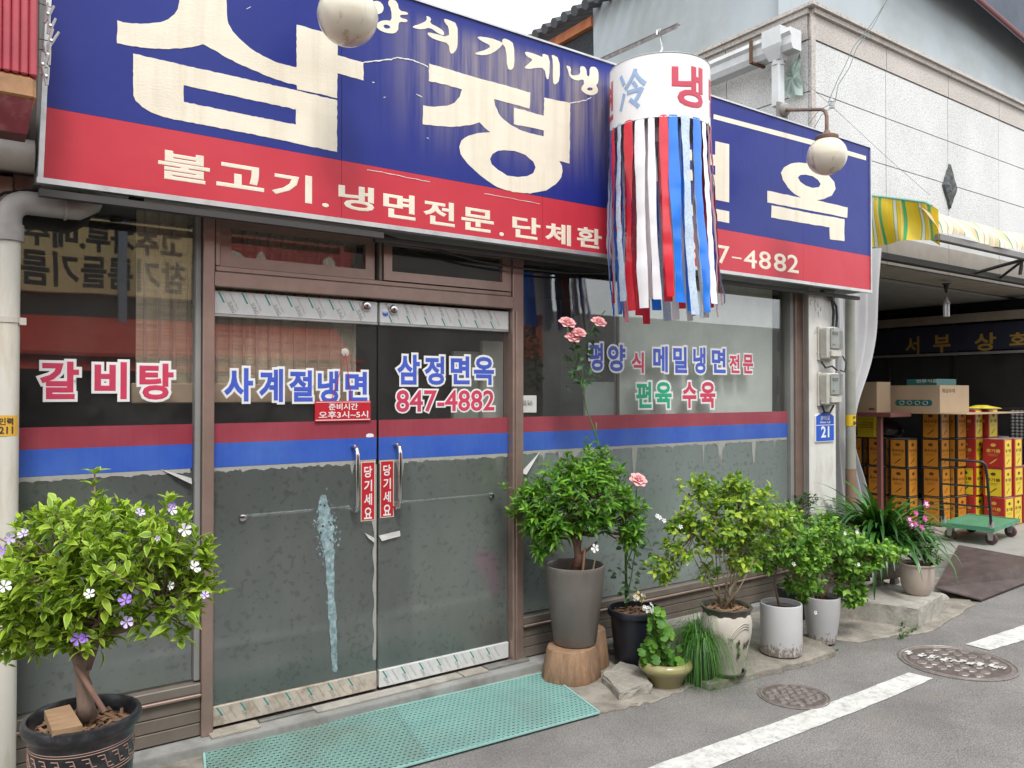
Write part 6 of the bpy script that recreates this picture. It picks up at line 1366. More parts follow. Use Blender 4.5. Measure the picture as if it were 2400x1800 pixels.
def rpot(z): 
    pts = [(H_ * .4, rr * .8), (H_ * .75, rr * .88), (H_ - .06, rr * .9)]
    for (z0, r0), (z1, r1) in zip(pts, pts[1:]):
        if z <= z1: return r0 + (r1 - r0) * (z - z0) / (z1 - z0)
    return rr * .9
def ppt(a, z, e=.0012): r = rpot(z) + e; return (pc_.x + r * math.cos(a), pc_.y + r * math.sin(a), -.05 + z)
gl = []
for zq in (H_ - .075, H_ - .083, H_ - .148, H_ - .158):
    m_ = MB(); m_.tube([ppt(k * math.pi / 40, zq, 0) for k in range(81)], .0016, 4, cap=False); m_.build('pot_line', GRV, pot)
m_ = MB(); nseg = 22
for k in range(nseg):
    a = 2 * math.pi * k / nseg; da = 2 * math.pi / nseg
    z0, z1 = H_ - .138, H_ - .094
    m_.tube([ppt(a, z1), ppt(a + da * .45, z1), ppt(a + da * .75, z0), ppt(a + da * 1.15, z0)], .0022, 4); m_.tube([ppt(a + da * .25, z1 - .014), ppt(a + da * .5, z1 - .014), ppt(a + da * .68, z0 + .014), ppt(a + da * .95, z0 + .014)], .0018, 4)
m_.build('pot_fretwork', GRV, pot)
q0 = math.atan2(CAM.y - pc_.y, CAM.x - pc_.x) + .62
m_ = MB()
for k in range(9): s = k / 8; m_.tube([ppt(q0 + .02 * s, H_ * .35 + .05 * s), ppt(q0 + .1 + .06 * s, H_ * .42 + .13 * s)], .003, 4)
m_.build('pot_leaf_motif', GRV, pot)
MB().disc((pc_.x, pc_.y, -.05 + H_ - .05), rr * .875, 40, jit=.006).build('soil', SOIL, BS); rg = random.Random(31); mulch(BS, (pc_.x, pc_.y, -.05 + H_ - .046), rr * .85, 260, rg)
q = Cz(147, 1698, Zb - .12); m_ = MB(); m_.hexa([(q.x - .035, q.y - .05, q.z - .02), (q.x + .05, q.y - .06, q.z - .02), (q.x + .03, q.y + .09, q.z + .0), (q.x - .045, q.y + .08, q.z + .0), (q.x - .035, q.y - .05, q.z + .005), (q.x + .05, q.y - .06, q.z + .005), (q.x + .03, q.y + .09, q.z + .03), (q.x - .045, q.y + .08, q.z + .03)])
m_.build('wood_block', M('old_wood_block', (.3, .19, .11), .8, .25, 8, sc3=(1, 8, 1)), BS)
tb_ = Cz(203, 1668, Zb); tt_ = Cz(198, 1500, Zb)
mb = MB(); mb.tube([tb_ + Vector((0, 0, -.02)), tb_ + Vector((-.004, 0, .03)), tb_.lerp(tt_, .45) + Vector((-.01, 0, 0)), tt_, Cz(212, 1420, Zb)], [.036, .026, .021, .019, .011], 12); mb.tube([tb_.lerp(tt_, .35), Cz(182, 1545, Zb - .02), Cz(160, 1500, Zb), Cz(110, 1430, Zb)], [.02, .017, .014, .009], 8)
mb.tube([tb_.lerp(tt_, .6), Cz(225, 1500, Zb + .02), Cz(262, 1430, Zb)], [.02, .016, .009], 8); mb.build('trunk', BARK, BS, smooth='full')
MB().tube([Cz(245, 1668, Zb - .05), Cz(215, 1620, Zb - .05), Cz(178, 1560, Zb - .03)], .009, 8).build('stake', M('stake_brown', (.2, .11, .08), .7), BS)
B = lambda x, y, w_, h, Z, dz=0: (Cz(x, y, Z + dz), w_ / 2 / FPX * Z, w_ / 2 / FPX * Z * .8, h / 2 / FPX * Z)
blobs = [B(200, 1290, 430, 260, Zb), B(130, 1370, 340, 250, Zb), B(210, 1220, 260, 110, Zb), B(60, 1400, 220, 280, Zb), B(300, 1330, 300, 220, Zb), B(380, 1230, 140, 150, Zb, -.1), B(450, 1300, 110, 150, Zb), B(420, 1420, 130, 130, Zb), B(470, 1370, 90, 60, Zb), B(340, 1440, 120, 80, Zb), B(190, 1470, 200, 110, Zb), B(20, 1470, 120, 150, Zb), B(-60, 1350, 200, 250, Zb)]
ms, tips = rosettes(blobs, 270, (6, 9), 1, random.Random(5), spread=.9, updir=.6) if False else rosettes(blobs, 640, (7, 10), .057, random.Random(5), spread=.9, updir=.75)
for (x, y) in ((222, 1112), (218, 1140), (226, 1165), (500, 1380), (520, 1395), (395, 1175), (130, 1195), (85, 1215)):
    p = Cz(x, y, Zb); tips.append((p, Vector((0, 0, 1))))
    for k in range(6): a = k * 2.4; ms.append(orient(p, Vector((math.cos(a) * .7, math.sin(a) * .7, .6)), Vector((0, 0, 1)), .05))
MB().tube([Cz(222, 1200, Zb), Cz(222, 1112, Zb)], .003, 5).build('top_shoot', TWIG, BS)
place_leaves(BS, ms, [dict(L=1, W=.42, fold=.3, curl=.2, pw=.95), dict(L=1.1, W=.38, fold=.45, curl=.42, pw=.9), dict(L=.85, W=.5, fold=.2, curl=.08, pw=1.05), dict(L=.6, W=.3, fold=.5, curl=-.1)], LF1, 300, random.Random(6))
branches(BS, tt_, tips, BARK, random.Random(7), 9, .014, tt_, 120)
for (x, y, s, mm, dz) in ((20, 1262, .028, PETL, -.3), (4, 1292, .022, PETV, -.3), (55, 1252, .025, PETL, -.25), (328, 1202, .022, PETL, -.3), (404, 1185, .018, PETV, -.28), (402, 1195, .026, PETW, -.26), (432, 1242, .03, PETW, -.28), (455, 1330, .03, PETW, -.28), (398, 1372, .02, PETW, -.3), (10, 1375, .028, PETW, -.35), (210, 1392, .022, PETW, -.4), (294, 1407, .028, PETV, -.42), (297, 1458, .026, PETL, -.4), (182, 1497, .028, PETV, -.38), (200, 1495, .02, PETV, -.38), (480, 1395, .02, PETL, -.2), (370, 1262, .012, PETL, -.35)):
    flower5(BS, Cz(x, y, Zb + dz), Vector((random.Random(x).uniform(-.9, .9), -1, random.Random(x + 1).uniform(0, 1.2))), s * .68, mm, random.Random(x), cup=.35)

# --- stump and taupe pot with dense green shrub
sc_ = G(1338, 1588); Zs = zdep(sc_)
WOOD = M('weathered_stump_wood', (.33, .2, .12), .75, .25, 6, bump=.7, bscale=30, sc3=(5, 5, .6), dirt=(.13, .1, .08), dscale=1.5, damt=.7, dsc3=(6, 6, 1.2))
t = thing('tree_stump', 'weathered wooden stump of two fused logs carrying the taupe pot', 'stump', (sc_.x, sc_.y, -.06))
rS = 57 / FPX * Zs * .97
zs_ = Cz(1338, 1512, Zs).z + .06
for nm, cx_, cy_, r_, h_, sd in (('log', sc_.x, sc_.y, rS * 1.18, zs_, 1), ('log', sc_.x + .22, sc_.y + .1, rS * .9, zs_ + .05, 2)):
    rgx = random.Random(sd); ph = [rgx.uniform(0, 6) for _ in range(4)]
    wob = lambda a, z, ph=ph: .05 * math.sin(2 * a + ph[0]) + .025 * math.sin(5 * a + ph[1]) + .012 * math.sin(13 * a + ph[2]) + .006 * math.sin(29 * a)
    mb = MB(); mb.lathe([(r_ * 1.02, .002), (r_ * 1.08, .02), (r_, h_ * .5), (r_ * .9, h_ - .02), (r_ * .87, h_ - .004), (r_ * .82, h_), (.4 * r_, h_ + .001), (.001, h_ + .001)], (cx_, cy_, -.06), 48, wob); mb.build(nm, WOOD, t, smooth=True)
pz0 = -.06 + zs_ + .004
TAUPE = M('taupe_ceramic', (.16, .142, .128), .35, .06, 5, dirt=(.24, .22, .2), dscale=6, damt=.25, coat=.15)
pcx = Cz(1352, 1500, Zs); rimz = Cz(1357, 1326, Zs).z; rr = 74 / FPX * Zs / 1.03
TP = thing('potted_shrub', 'dense green round shrub in a tall taupe pot standing on the wooden stump', 'potted shrub', (sc_.x + .03, sc_.y + .01, pz0)); cx_, cy_ = sc_.x + .045, sc_.y + .015
Hp = rimz - pz0
MB().lathe([(.001, 0), (rr * .66, 0), (rr * .71, .012), (rr * .93, Hp * .75), (rr * .98, Hp - .03), (rr * 1.0, Hp - .012), (rr * .99, Hp), (rr * .93, Hp + .001), (rr * .9, Hp - .01), (rr * .88, Hp - .08)], (cx_, cy_, pz0), 56).build('pot', TAUPE, TP, smooth=True)
MB().disc((cx_, cy_, pz0 + Hp - .06), rr * .885, 32, jit=.006).build('soil', SOIL, TP)
tb_ = Vector((cx_, cy_, pz0 + Hp - .06)); tt_ = Cz(1352, 1250, Zs)
mb = MB(); mb.tube([tb_, Cz(1356, 1305, Zs), Cz(1350, 1275, Zs), Cz(1338, 1250, Zs), Cz(1335, 1200, Zs)], [.034, .026, .018, .015, .01], 10); mb.tube([Cz(1355, 1300, Zs), Cz(1357, 1275, Zs), Cz(1362, 1240, Zs), Cz(1375, 1190, Zs)], [.018, .015, .013, .009], 8); mb.tube([Cz(1357, 1300, Zs), Cz(1375, 1290, Zs), Cz(1400, 1270, Zs)], [.012, .009, .006], 6)
mb.build('trunk', BARKR, TP, smooth='full'); MB().tube([Cz(1366, 1340, Zs - .03), Cz(1371, 1285, Zs - .03)], .007, 6).build('stake', M('bamboo_stake', (.3, .16, .08), .7), TP); MB().tube([Cz(1390, 1336, Zs), Cz(1396, 1305, Zs)], .005, 6).build('stake', TWIG, TP)
LF2 = leaf_mat('mid_green_leaf', (.055, .19, .02), (.25, .52, .04), trans=.28)
blobs = [B(1330, 1165, 230, 170, Zs), B(1390, 1150, 210, 180, Zs), B(1250, 1180, 130, 110, Zs), B(1400, 1090, 130, 90, Zs), B(1330, 1100, 130, 70, Zs), B(1460, 1200, 130, 150, Zs), B(1300, 1230, 150, 80, Zs), B(1480, 1250, 70, 70, Zs), B(1270, 1280, 50, 40, Zs)]
ms, tips = rosettes(blobs, 430, (7, 10), .072, random.Random(15), spread=.95, updir=.6)
for (x, y) in ((1185, 1150), (1180, 1140), (1410, 1060), (1375, 1065), (1330, 1065)):
    p = Cz(x, y, Zs)
    for k in range(6): a = k * 2.4; ms.append(orient(p, Vector((math.cos(a) * .7, math.sin(a) * .7, .7)), Vector((0, 0, 1)), .05))
place_leaves(TP, ms, [dict(L=1, W=.32, fold=.3, curl=.35), dict(L=1.1, W=.36, fold=.45, curl=.5), dict(L=.85, W=.34, fold=.2, curl=.2)], LF2, 300, random.Random(16))
branches(TP, tt_, tips, BARKR, random.Random(17), 8, .012, tt_, 110)
flower5(TP, Cz(1394, 1285, Zs - .25), Vector((-.2, -1, .2)), .026, PETW, random.Random(2), cup=.1)

# --- rose in black tub
bk = G(1487, 1560); Zk = zdep(bk); rr = 64 / FPX * Zk / 1.04; rimz = Cz(1484, 1424, Zk).z
BLKP = M('black_plastic_pot', (.012, .014, .022), .4, .15)
RT = thing('potted_rose', 'tall thin rose with pink blooms in a black plastic tub beside the stump', 'potted rose', (bk.x, bk.y, -.055)); Hp = rimz + .055
MB().lathe([(.001, 0), (rr * .72, 0), (rr * .74, .01), (rr * .9, Hp - .06), (rr * .91, Hp - .045), (rr * 1.0, Hp - .04), (rr * 1.02, Hp - .01), (rr * .99, Hp), (rr * .95, Hp - .002), (rr * .9, Hp - .06)], (bk.x, bk.y, -.055), 52).build('pot', BLKP, RT, smooth=True)
MB().disc((bk.x, bk.y, rimz - .04), rr * .9, 32, jit=.006).build('soil', SOIL, RT); mulch(RT, (bk.x, bk.y, rimz - .036), rr * .88, 240, random.Random(3))
STEM = M('rose_stem', (.07, .16, .03), .55, .2); LF3 = leaf_mat('rose_leaf', (.015, .06, .02), (.06, .16, .035), trans=.15)
def RS(x, y, dz=0): 
    q = Cz(x, y, Zk + dz)
    if q.y > -.05: q = P(x, y, -.05)
    return q
st1 = [(1468, 1425), (1467, 1300), (1462, 1230), (1448, 1160), (1428, 1100), (1408, 1060), (1400, 1030), (1390, 1000), (1375, 960), (1366, 920), (1362, 890)]
paths = [st1, [(1362, 890), (1350, 850), (1340, 800), (1332, 790), (1330, 765)], [(1366, 920), (1365, 870), (1360, 830), (1350, 800)], [(1352, 850), (1372, 800), (1390, 770), (1400, 752), (1418, 728)], [(1466, 1330), (1485, 1280), (1490, 1180), (1493, 1120), (1496, 1130)], [(1470, 1400), (1480, 1350), (1490, 1280), (1530, 1290), (1520, 1265)], [(1398, 1030), (1397, 990)]]
for k, pth in enumerate(paths): MB().tube([RS(x, y) for x, y in pth], [max(.003, .009 - .0006 * i) if k == 0 else .0035 for i in range(len(pth))], 7).build('stem', STEM, RT, smooth='full')
ms = []; rg = random.Random(44)
LP = [(1360, 905), (1372, 880), (1345, 860), (1338, 840), (1330, 840), (1355, 830), (1325, 835), (1350, 810), (1380, 790), (1390, 780), (1345, 870), (1365, 850), (1340, 880), (1378, 870), (1385, 820), (1372, 830), (1395, 775), (1350, 890), (1380, 895), (1342, 820), (1332, 905), (1395, 885), (1375, 1030), (1385, 1035), (1420, 1050), (1395, 1050), (1372, 1045), (1430, 1075), (1460, 1110), (1455, 1100), (1470, 1110), (1480, 1250), (1460, 1290), (1500, 1290), (1490, 1310), (1505, 1325), (1450, 1340), (1440, 1345), (1465, 1370), (1480, 1360), (1495, 1350), (1475, 1330), (1500, 1260), (1515, 1270), (1470, 1390), (1490, 1385), (1460, 1385), (1480, 1400), (1500, 1395), (1485, 1220), (1470, 1210), (1500, 1200), (1495, 1240), (1540, 1280), (1530, 1300)]
for (x, y) in LP:
    for k in range(3 if y < 1000 else 3):
        p = RS(x + rg.uniform(-9, 9), y + rg.uniform(-9, 9), rg.uniform(-.08, .02)); a = rg.uniform(0, 6.28); ms.append(orient(p, Vector((math.cos(a), min(0, math.sin(a)) - .1, rg.uniform(-.5, .3))), Vector((rg.uniform(-.4, .4), -.7, .8)), rg.uniform(.035, .055)))
place_leaves(RT, ms, [dict(L=1, W=.62, fold=.15, curl=.2, pw=.75), dict(L=1, W=.55, fold=.25, curl=.3)], LF3, 260, rg)
for (x, y, s) in ((1329, 752, .05), (1342, 786, .048), (1357, 775, .042), (1403, 750, .046), (1495, 1120, .052)): rose_flower(RT, RS(x, y + 6, -.1), s, random.Random(x), up=Vector((-.15, -.6, .75)))

# --- green bowl with geranium
gb = G(1560, 1606); Zg = zdep(gb); rr = 66 / FPX * Zg / 1.04; tz_ = Cz(1560, 1545, Zg).z
OLV = M('olive_celadon_glaze', (.33, .3, .13), .18, .08, 5, coat=.6)
GE = thing('potted_geranium', 'small geranium with white blooms in a round olive glazed bowl', 'potted geranium', (gb.x, gb.y, -.058)); Hb = tz_ + .058
MB().lathe([(.001, 0), (rr * .56, 0), (rr * .58, .008), (rr * .68, Hb * .25), (rr * .69, Hb * .255), (rr * .84, Hb * .55), (rr * .85, Hb * .555), (rr * .98, Hb * .72), (rr * 1.0, Hb * .82), (rr * .95, Hb * .93), (rr * .88, Hb), (rr * .82, Hb * 1.0), (rr * .78, Hb * .93), (rr * .75, Hb * .8)], (gb.x, gb.y, -.058), 56).build('pot', OLV, GE, smooth='full')
MB().disc((gb.x, gb.y, tz_ - .025), rr * .8, 28, jit=.004).build('soil', SOIL, GE)
LF4 = leaf_mat('geranium_leaf', (.05, .17, .02), (.2, .4, .05), trans=.25)
def round_leaf(p, nrm, s, rg):
    n = 16; z = nrm.normalized(); x = z.cross(Vector((0.1, 0, 1))).normalized(); y = z.cross(x); mb = MB(); mb.uv = []; mb.v = [tuple(p)]; mb.uv = [(0, 0)]
    for ring, rad in ((0, .55), (1, 1.0)):
        for k in range(n):
            a = 2 * math.pi * k / n; r = s * rad * (1 + (.09 * math.cos(a * 7) if ring else 0)) * (.55 if (k == 0 and ring) else 1); h = s * (.16 * rad * rad + .07 * math.cos(a * 7) * rad * ring); v = p + x * r * math.cos(a) + y * r * math.sin(a) + z * h; mb.v.append(tuple(v)); mb.uv.append((rad * .6, 0))
    for k in range(n): mb.f.append((0, 1 + k, 1 + (k + 1) % n)); mb.f.append((1 + k, 1 + n + k, 1 + n + (k + 1) % n, 1 + (k + 1) % n))
    return mb
rg = random.Random(8); mb0 = MB()
for i in range(105):
    t_ = rg.random(); x = 1543 + 44 * (1 - t_) * rg.uniform(-1.1, 1.35) + 12 * rg.uniform(-1, 1) - 4 * t_; y = 1562 - 132 * t_; p = Cz(x, y, Zg + rg.uniform(-.11, .07)); s = rg.uniform(.022, .036) * (1.1 - .35 * t_)
    o = round_leaf(p, Vector((rg.uniform(-.6, .4), -1, rg.uniform(.1, 1.1))), s, rg).build('leaf', LF4, GE, smooth='full')
    mb0.tube([Vector((gb.x, gb.y, tz_ - .02)).lerp(Cz(1545, y + 30, Zg), .6), p + Vector((0, .015, -.01))], .0022, 5)
mb0.tube([(gb.x, gb.y, tz_ - .02), Cz(1540, 1500, Zg), Cz(1532, 1440, Zg)], .006, 6); mb0.build('stems', STEM, GE, smooth='full')
for (x0, y0, dom) in ((1499, 1400, 0), (1520, 1426, 1)):
    MB().tube([Cz(1535, 1470, Zg), Cz(x0 + 6, y0 + 20, Zg - .05), Cz(x0, y0, Zg - .1)], .0022, 5).build('flower_stalk', STEM, GE)
    for i in range(16): a = rg.uniform(0, 6.28); r = 13 * math.sqrt(rg.random()); flower5(GE, Cz(x0 + r * math.cos(a), y0 + r * math.sin(a), Zg - .12 + .02 * rg.random()), Vector((math.cos(a) * .5, -1, math.sin(a) * -.3 + .3)), .010, PETW if (dom or rg.random() < .5) else M('tan_petal', (.6, .45, .2), .6) if 'tan_petal' not in bpy.data.materials else bpy.data.materials['tan_petal'], rg, name='floret')

# --- grass-like plant in small black pot
gp = G(1642, 1600); Zq = zdep(gp)
GR = thing('potted_grass', 'fine drooping chive like grass in a small black pot beside the olive bowl', 'potted grass', (gp.x, gp.y, -.058)); rimq = Cz(1640, 1515, Zq).z; r0 = .1
MB().lathe([(.001, 0), (r0 * .8, 0), (r0 * .82, .01), (r0, rimq + .058), (r0 * .93, rimq + .058), (r0 * .9, rimq + .03)], (gp.x, gp.y, -.058), 36).build('pot', BLKP, GR, smooth=True); MB().disc((gp.x, gp.y, rimq - .01), r0 * .92, 24).build('soil', SOIL, GR)
rg = random.Random(12); mb = MB(); mb.tint = []; mb.uv = None; GL = leaf_mat('grass_blade', (.02, .10, .012), (.1, .27, .03), trans=.12, rough=.35)
for i in range(1150):
    a = rg.uniform(0, 6.28); r = r0 * .6 * math.sqrt(rg.random()); b0 = Vector((gp.x + r * math.cos(a), gp.y + r * math.sin(a), rimq - .005)); out = Vector((math.cos(a) + rg.gauss(0, .35) + .38, math.sin(a) + rg.gauss(0, .35), 0)); L = rg.uniform(.16, .36); up = rg.uniform(.12, .25); R2 = rg.uniform(.06, .25)
    if rg.random() < .1: up *= 1.3; R2 *= .4; L = .1
    pts = []
    for j in range(7): s = j / 6; pts.append(b0 + out * R2 * s + Vector((0, 0, up * 1.9 * s * (1 - s * .5) - L * 1.25 * s ** 2.6)))
    pts = [Vector((q.x, q.y, max(q.z, -.05))) for q in pts]
    side = out.cross(Vector((0, 0, 1))).normalized() * .0016; n0 = len(mb.v)
    for j, q in enumerate(pts): ww = 1 - .7 * j / 6; mb.v += [tuple(q - side * ww), tuple(q + side * ww)]
    mb.f += [(n0 + 2 * j, n0 + 2 * j + 1, n0 + 2 * j + 3, n0 + 2 * j + 2) for j in range(6)]; tv = rg.random(); mb.tint += [tv] * 14
mb.build('grass_blades', GL, GR, kind='stuff')

# --- white jar with dark rim and jasmine
jr = G(1703, 1578, -.018); Zj = zdep(jr); rr = 60 / FPX * Zj / 1.06; rz_ = Cz(1702, 1418, Zj).z
JW = M('cream_crackle_glaze', (.56, .52, .45), .3, .08, 8, coat=.3, dirt=(.3, .25, .18), dscale=5, damt=.3); JD = M('dark_olive_rim', (.07, .065, .045), .4, .2)
JA = thing('potted_jasmine', 'yellow green leggy jasmine in a cream jar with wavy dark rim', 'potted jasmine', (jr.x, jr.y, -.016)); Hj = rz_ + .016; z_ = -.016
jar = MB().lathe([(.001, 0), (rr * .62, 0), (rr * .6, .02), (rr * .66, .06), (rr * .85, Hj * .35), (rr * 1.0, Hj * .62), (rr * 1.03, Hj * .75), (rr * .98, Hj * .86), (rr * .93, Hj * .9)], (jr.x, jr.y, z_), 56).build('pot', JW, JA, smooth='full')
wv_ = lambda a, z: .025 * math.sin(a * 11)
MB().lathe([(rr * .93, Hj * .88), (rr * .95, Hj * .93), (rr * 1.02, Hj * .975), (rr * 1.06, Hj * .99), (rr * 1.03, Hj), (rr * .95, Hj), (rr * .9, Hj * .97), (rr * .86, Hj * .9)], (jr.x, jr.y, z_), 88, wv_).build('rim', JD, JA, smooth='full')
MB().disc((jr.x, jr.y, rz_ - .03), rr * .9, 32, jit=.006).build('soil', SOIL, JA); mulch(JA, (jr.x, jr.y, rz_ - .026), rr * .86, 240, random.Random(4))
tocj = math.atan2(CAM.y - jr.y, CAM.x - jr.x)
def jpt(a, z): 
    r = rr * (.85 + .15 * min(1, (z / Hj - .35) / .27)) if z < Hj * .62 else rr * 1.03; return (jr.x + (r + .004) * math.cos(tocj + a), jr.y + (r + .004) * math.sin(tocj + a), z_ + z)
for k in range(3): MB().tube([jpt(.1 + .9 * s, Hj * (.62 + .2 * math.sin(s * 2.2) - .035 * k)) for s in [i / 12 for i in range(13)]], .003, 5).build('relief_line', JW, jar)
for k in range(9): rg2 = random.Random(k); a, z = .35 + rg2.uniform(0, .75), Hj * (.32 + rg2.uniform(0, .22)); m_ = MB(); m_.add([jpt(a + .05 * math.cos(t_) * (1 + .4 * math.cos(5 * t_)), z + .02 * math.sin(t_) * (1 + .4 * math.cos(5 * t_))) for t_ in [i * math.pi / 10 for i in range(20)]], [tuple(range(20))]); m_.build('flower_motif', M('motif_brown', (.09, .06, .045), .6) if k == 0 else bpy.data.materials['motif_brown'], jar)
MB().lathe([(.001, 0), (rr * .7, 0), (rr * .78, .02), (rr * .7, .024)], (jr.x, jr.y, z_ - .001), 40).build('saucer', JD, JA)
LFJ = leaf_mat('jasmine_leaf_yellow', (.09, .25, .025), (.5, .62, .06), trans=.28); LFJ2 = leaf_mat('jasmine_leaf_green', (.05, .19, .025), (.32, .56, .06), trans=.27)
tb_ = Vector((jr.x, jr.y, rz_ - .03)); mb = MB(); rg = random.Random(9)
for k in range(9): e = Cz(rg.uniform(1590, 1790), rg.uniform(1180, 1330), Zj + rg.uniform(-.1, .1)); mid = tb_.lerp(e, .5) + Vector((rg.uniform(-.03, .03), rg.uniform(-.03, .03), -.02)); mb.tube([tb_ + Vector((rg.uniform(-.05, .05), rg.uniform(-.03, .03), 0)), mid, e], [.0055, .004, .002], 6)
mb.tube([tb_, Cz(1712, 1380, Zj), Cz(1740, 1340, Zj)], [.014, .011, .008], 7); mb.build('trunk', TWIG, JA, smooth='full')
blobs = [B(1680, 1210, 210, 160, Zj), B(1740, 1190, 200, 150, Zj), B(1620, 1260, 160, 120, Zj), B(1560, 1310, 100, 100, Zj), B(1560, 1350, 60, 40, Zj), B(1740, 1300, 120, 90, Zj), B(1660, 1340, 60, 60, Zj), B(1640, 1140, 110, 60, Zj), B(1800, 1230, 140, 110, Zj), B(1590, 1220, 60, 50, Zj), B(1720, 1130, 90, 50, Zj)]
ms, tips = rosettes(blobs, 520, (4, 7), .052, random.Random(22), spread=1.1, updir=.45)
for y in range(1110, 1180, 12):
    for k in range(3): a = rg.uniform(0, 6.28); ms.append(orient(Cz(1637 + rg.uniform(-10, 14), y, Zj), Vector((math.cos(a), -abs(math.sin(a)), .2)), Vector((0, 0, 1)), .035))
place_leaves(JA, ms, [dict(L=1, W=.6, fold=.25, curl=.3), dict(L=.9, W=.55, fold=.35, curl=.15)], LFJ, 280, random.Random(23)); branches(JA, Cz(1712, 1380, Zj), tips, TWIG, random.Random(24), 8, .006, Cz(1720, 1300, Zj), 110)
for (x, y) in ((1540, 1209), (1556, 1220), (1546, 1213), (1610, 1320), (1595, 1235)): flower5(JA, Cz(x, y, Zj - .1), Vector((-.3, -1, .4)), .014, PETW, rg)

# --- white cylinder pot with jasmine standard, pale tapered pot with jasmine
def simple_pot(px, gpy, halfw, rimpy, zb, prof, mat, name, label, cat, soilz=.03):
    g = G(px, gpy, zb); Z = zdep(g); r = halfw / FPX * Z / 1.05; rz = Cz(px, rimpy, Z).z; H = rz - zb - .002
    t = thing(name, label, cat, (g.x, g.y, zb + .002)); MB().lathe([(a * r, b * H if b <= 1 else H) for a, b in prof], (g.x, g.y, zb + .002), 56).build('pot', mat, t, smooth=True)
    MB().disc((g.x, g.y, rz - soilz), r * .9, 32, jit=.004).build('soil', SOIL, t); return t, g, Z, r, rz
WPOT = M('white_glazed_pot', (.6, .6, .61), .3, .03, 5, coat=.2)
def splash(m, hz, col=(.2, .14, .1), soft=.1):
    ns, ls = m.node_tree.nodes, m.node_tree.links; b = ns['Principled BSDF']; src = b.inputs['Base Color'].links[0].from_socket
    tc = ns.new('ShaderNodeTexCoord'); sp = ns.new('ShaderNodeSeparateXYZ'); ls.new(tc.outputs['Object'], sp.inputs[0]); n = noise(ns, ls, 60, 4, .7, sc3=(1, 1, .5))
    mr = ns.new('ShaderNodeMapRange'); mr.inputs[1].default_value = -.0; mr.inputs[2].default_value = hz; mr.inputs[3].default_value = .58; mr.inputs[4].default_value = .2; ls.new(sp.outputs[2], mr.inputs[0])
    s = ns.new('ShaderNodeMath'); s.operation = 'ADD'; ls.new(n.outputs[0], s.inputs[0]); ls.new(mr.outputs[0], s.inputs[1]); f = ramp(ns, ls, s.outputs[0], [(.98, 0.), (1.0, 0.)]); f.color_ramp.elements[0].position = .93; f.color_ramp.elements[1].position = 1.0; f.color_ramp.elements[1].color = (.8, .8, .8, 1)
    ls.new(mix(ns, ls, f.outputs[0], src, col), b.inputs['Base Color'])
splash(WPOT, .16)
t, g, Z, r, rz = simple_pot(1831, 1530, 50, 1412, -.016, [(.001, 0), (.9, 0), (.97, .015), (1, .05), (1, .96), (.985, .99), (.95, 1), (.92, .99), (.9, .9)], WPOT, 'potted_jasmine', 'slender stemmed jasmine in a white straight cylinder pot with mud splashes', 'potted jasmine', .05)
WC = (t, g, Z, r, rz)
e = Cz(1818, 1340, Z); MB().tube([(g.x - .01, g.y, rz - .05), Cz(1816, 1370, Z), e, Cz(1822, 1300, Z)], [.009, .008, .007, .005], 8).build('trunk', BARK, t, smooth='full')
blobs = [B(1820, 1260, 200, 120, Z), B(1880, 1240, 150, 100, Z), B(1790, 1300, 140, 90, Z), B(1880, 1310, 120, 80, Z), B(1830, 1200, 120, 60, Z), B(1900, 1290, 110, 90, Z), B(1900, 1365, 80, 70, Z)]
ms, tips = rosettes(blobs, 400, (4, 7), .052, random.Random(32), spread=1.1, updir=.4); place_leaves(t, ms, [dict(L=1, W=.6, fold=.25, curl=.3), dict(L=.9, W=.55, fold=.35, curl=.15)], LFJ2, 240, random.Random(33)); branches(t, e, tips, TWIG, random.Random(34), 7, .005, Cz(1820, 1310, Z), 90)
for (x, y) in ((1855, 1216), (1865, 1236), (1860, 1322)): flower5(t, Cz(x, y, Z - .15), Vector((-.3, -1, .4)), .014, PETW, rg)
# darker gardenia-like shrub leaning against the pillar
DG = leaf_mat('dark_gloss_leaf', (.015, .06, .018), (.05, .14, .03), trans=.12, rough=.3)
q = G(1850, 1470, -.03); 
g2 = Vector((5.35, -.36, -.05)); Zd = zdep(g2)
t = thing('potted_gardenia', 'dark glossy leaved shrub behind the jasmines in front of the pillar', 'potted shrub', tuple(g2)); MB().lathe([(.001, 0), (.1, 0), (.13, .24), (.12, .24), (.11, .2)], g2, 32).build('pot', BLKP, t, smooth=True); MB().disc((g2.x, g2.y, g2.z + .21), .112, 24).build('soil', SOIL, t)
e = Cz(1862, 1290, Zd); MB().tube([g2 + Vector((0, 0, .2)), e, Cz(1868, 1230, Zd)], [.01, .008, .005], 8).build('trunk', BARK, t, smooth='full')
ms, tips = rosettes([B(1872, 1205, 90, 80, Zd), B(1890, 1180, 60, 70, Zd), B(1850, 1260, 80, 70, Zd)], 45, (6, 9), .06, random.Random(41), updir=.5, wall=-.2); place_leaves(t, ms, [dict(L=1, W=.36, fold=.3, curl=.4)], DG, 150, random.Random(42)); branches(t, e, tips, BARK, random.Random(43), 4, .005, Cz(1865, 1240, Zd), 30)
flower5(t, Cz(1856, 1215, Zd - .15), Vector((-.3, -1, .4)), .018, PETW, rg)
PPOT = M('pale_grey_pot', (.48, .48, .49), .35, .03, 5, coat=.15); splash(PPOT, .12)
t, g, Z, r, rz = simple_pot(1927, 1504, 44, 1396, -.05, [(.001, 0), (.66, 0), (.72, .02), (.9, .5), (1, .95), (.985, .99), (.94, 1), (.91, .99), (.88, .9)], PPOT, 'potted_jasmine', 'spreading jasmine in a pale grey tapered pot next to the concrete block', 'potted jasmine', .04)
e = Cz(1922, 1370, Z); mb = MB()
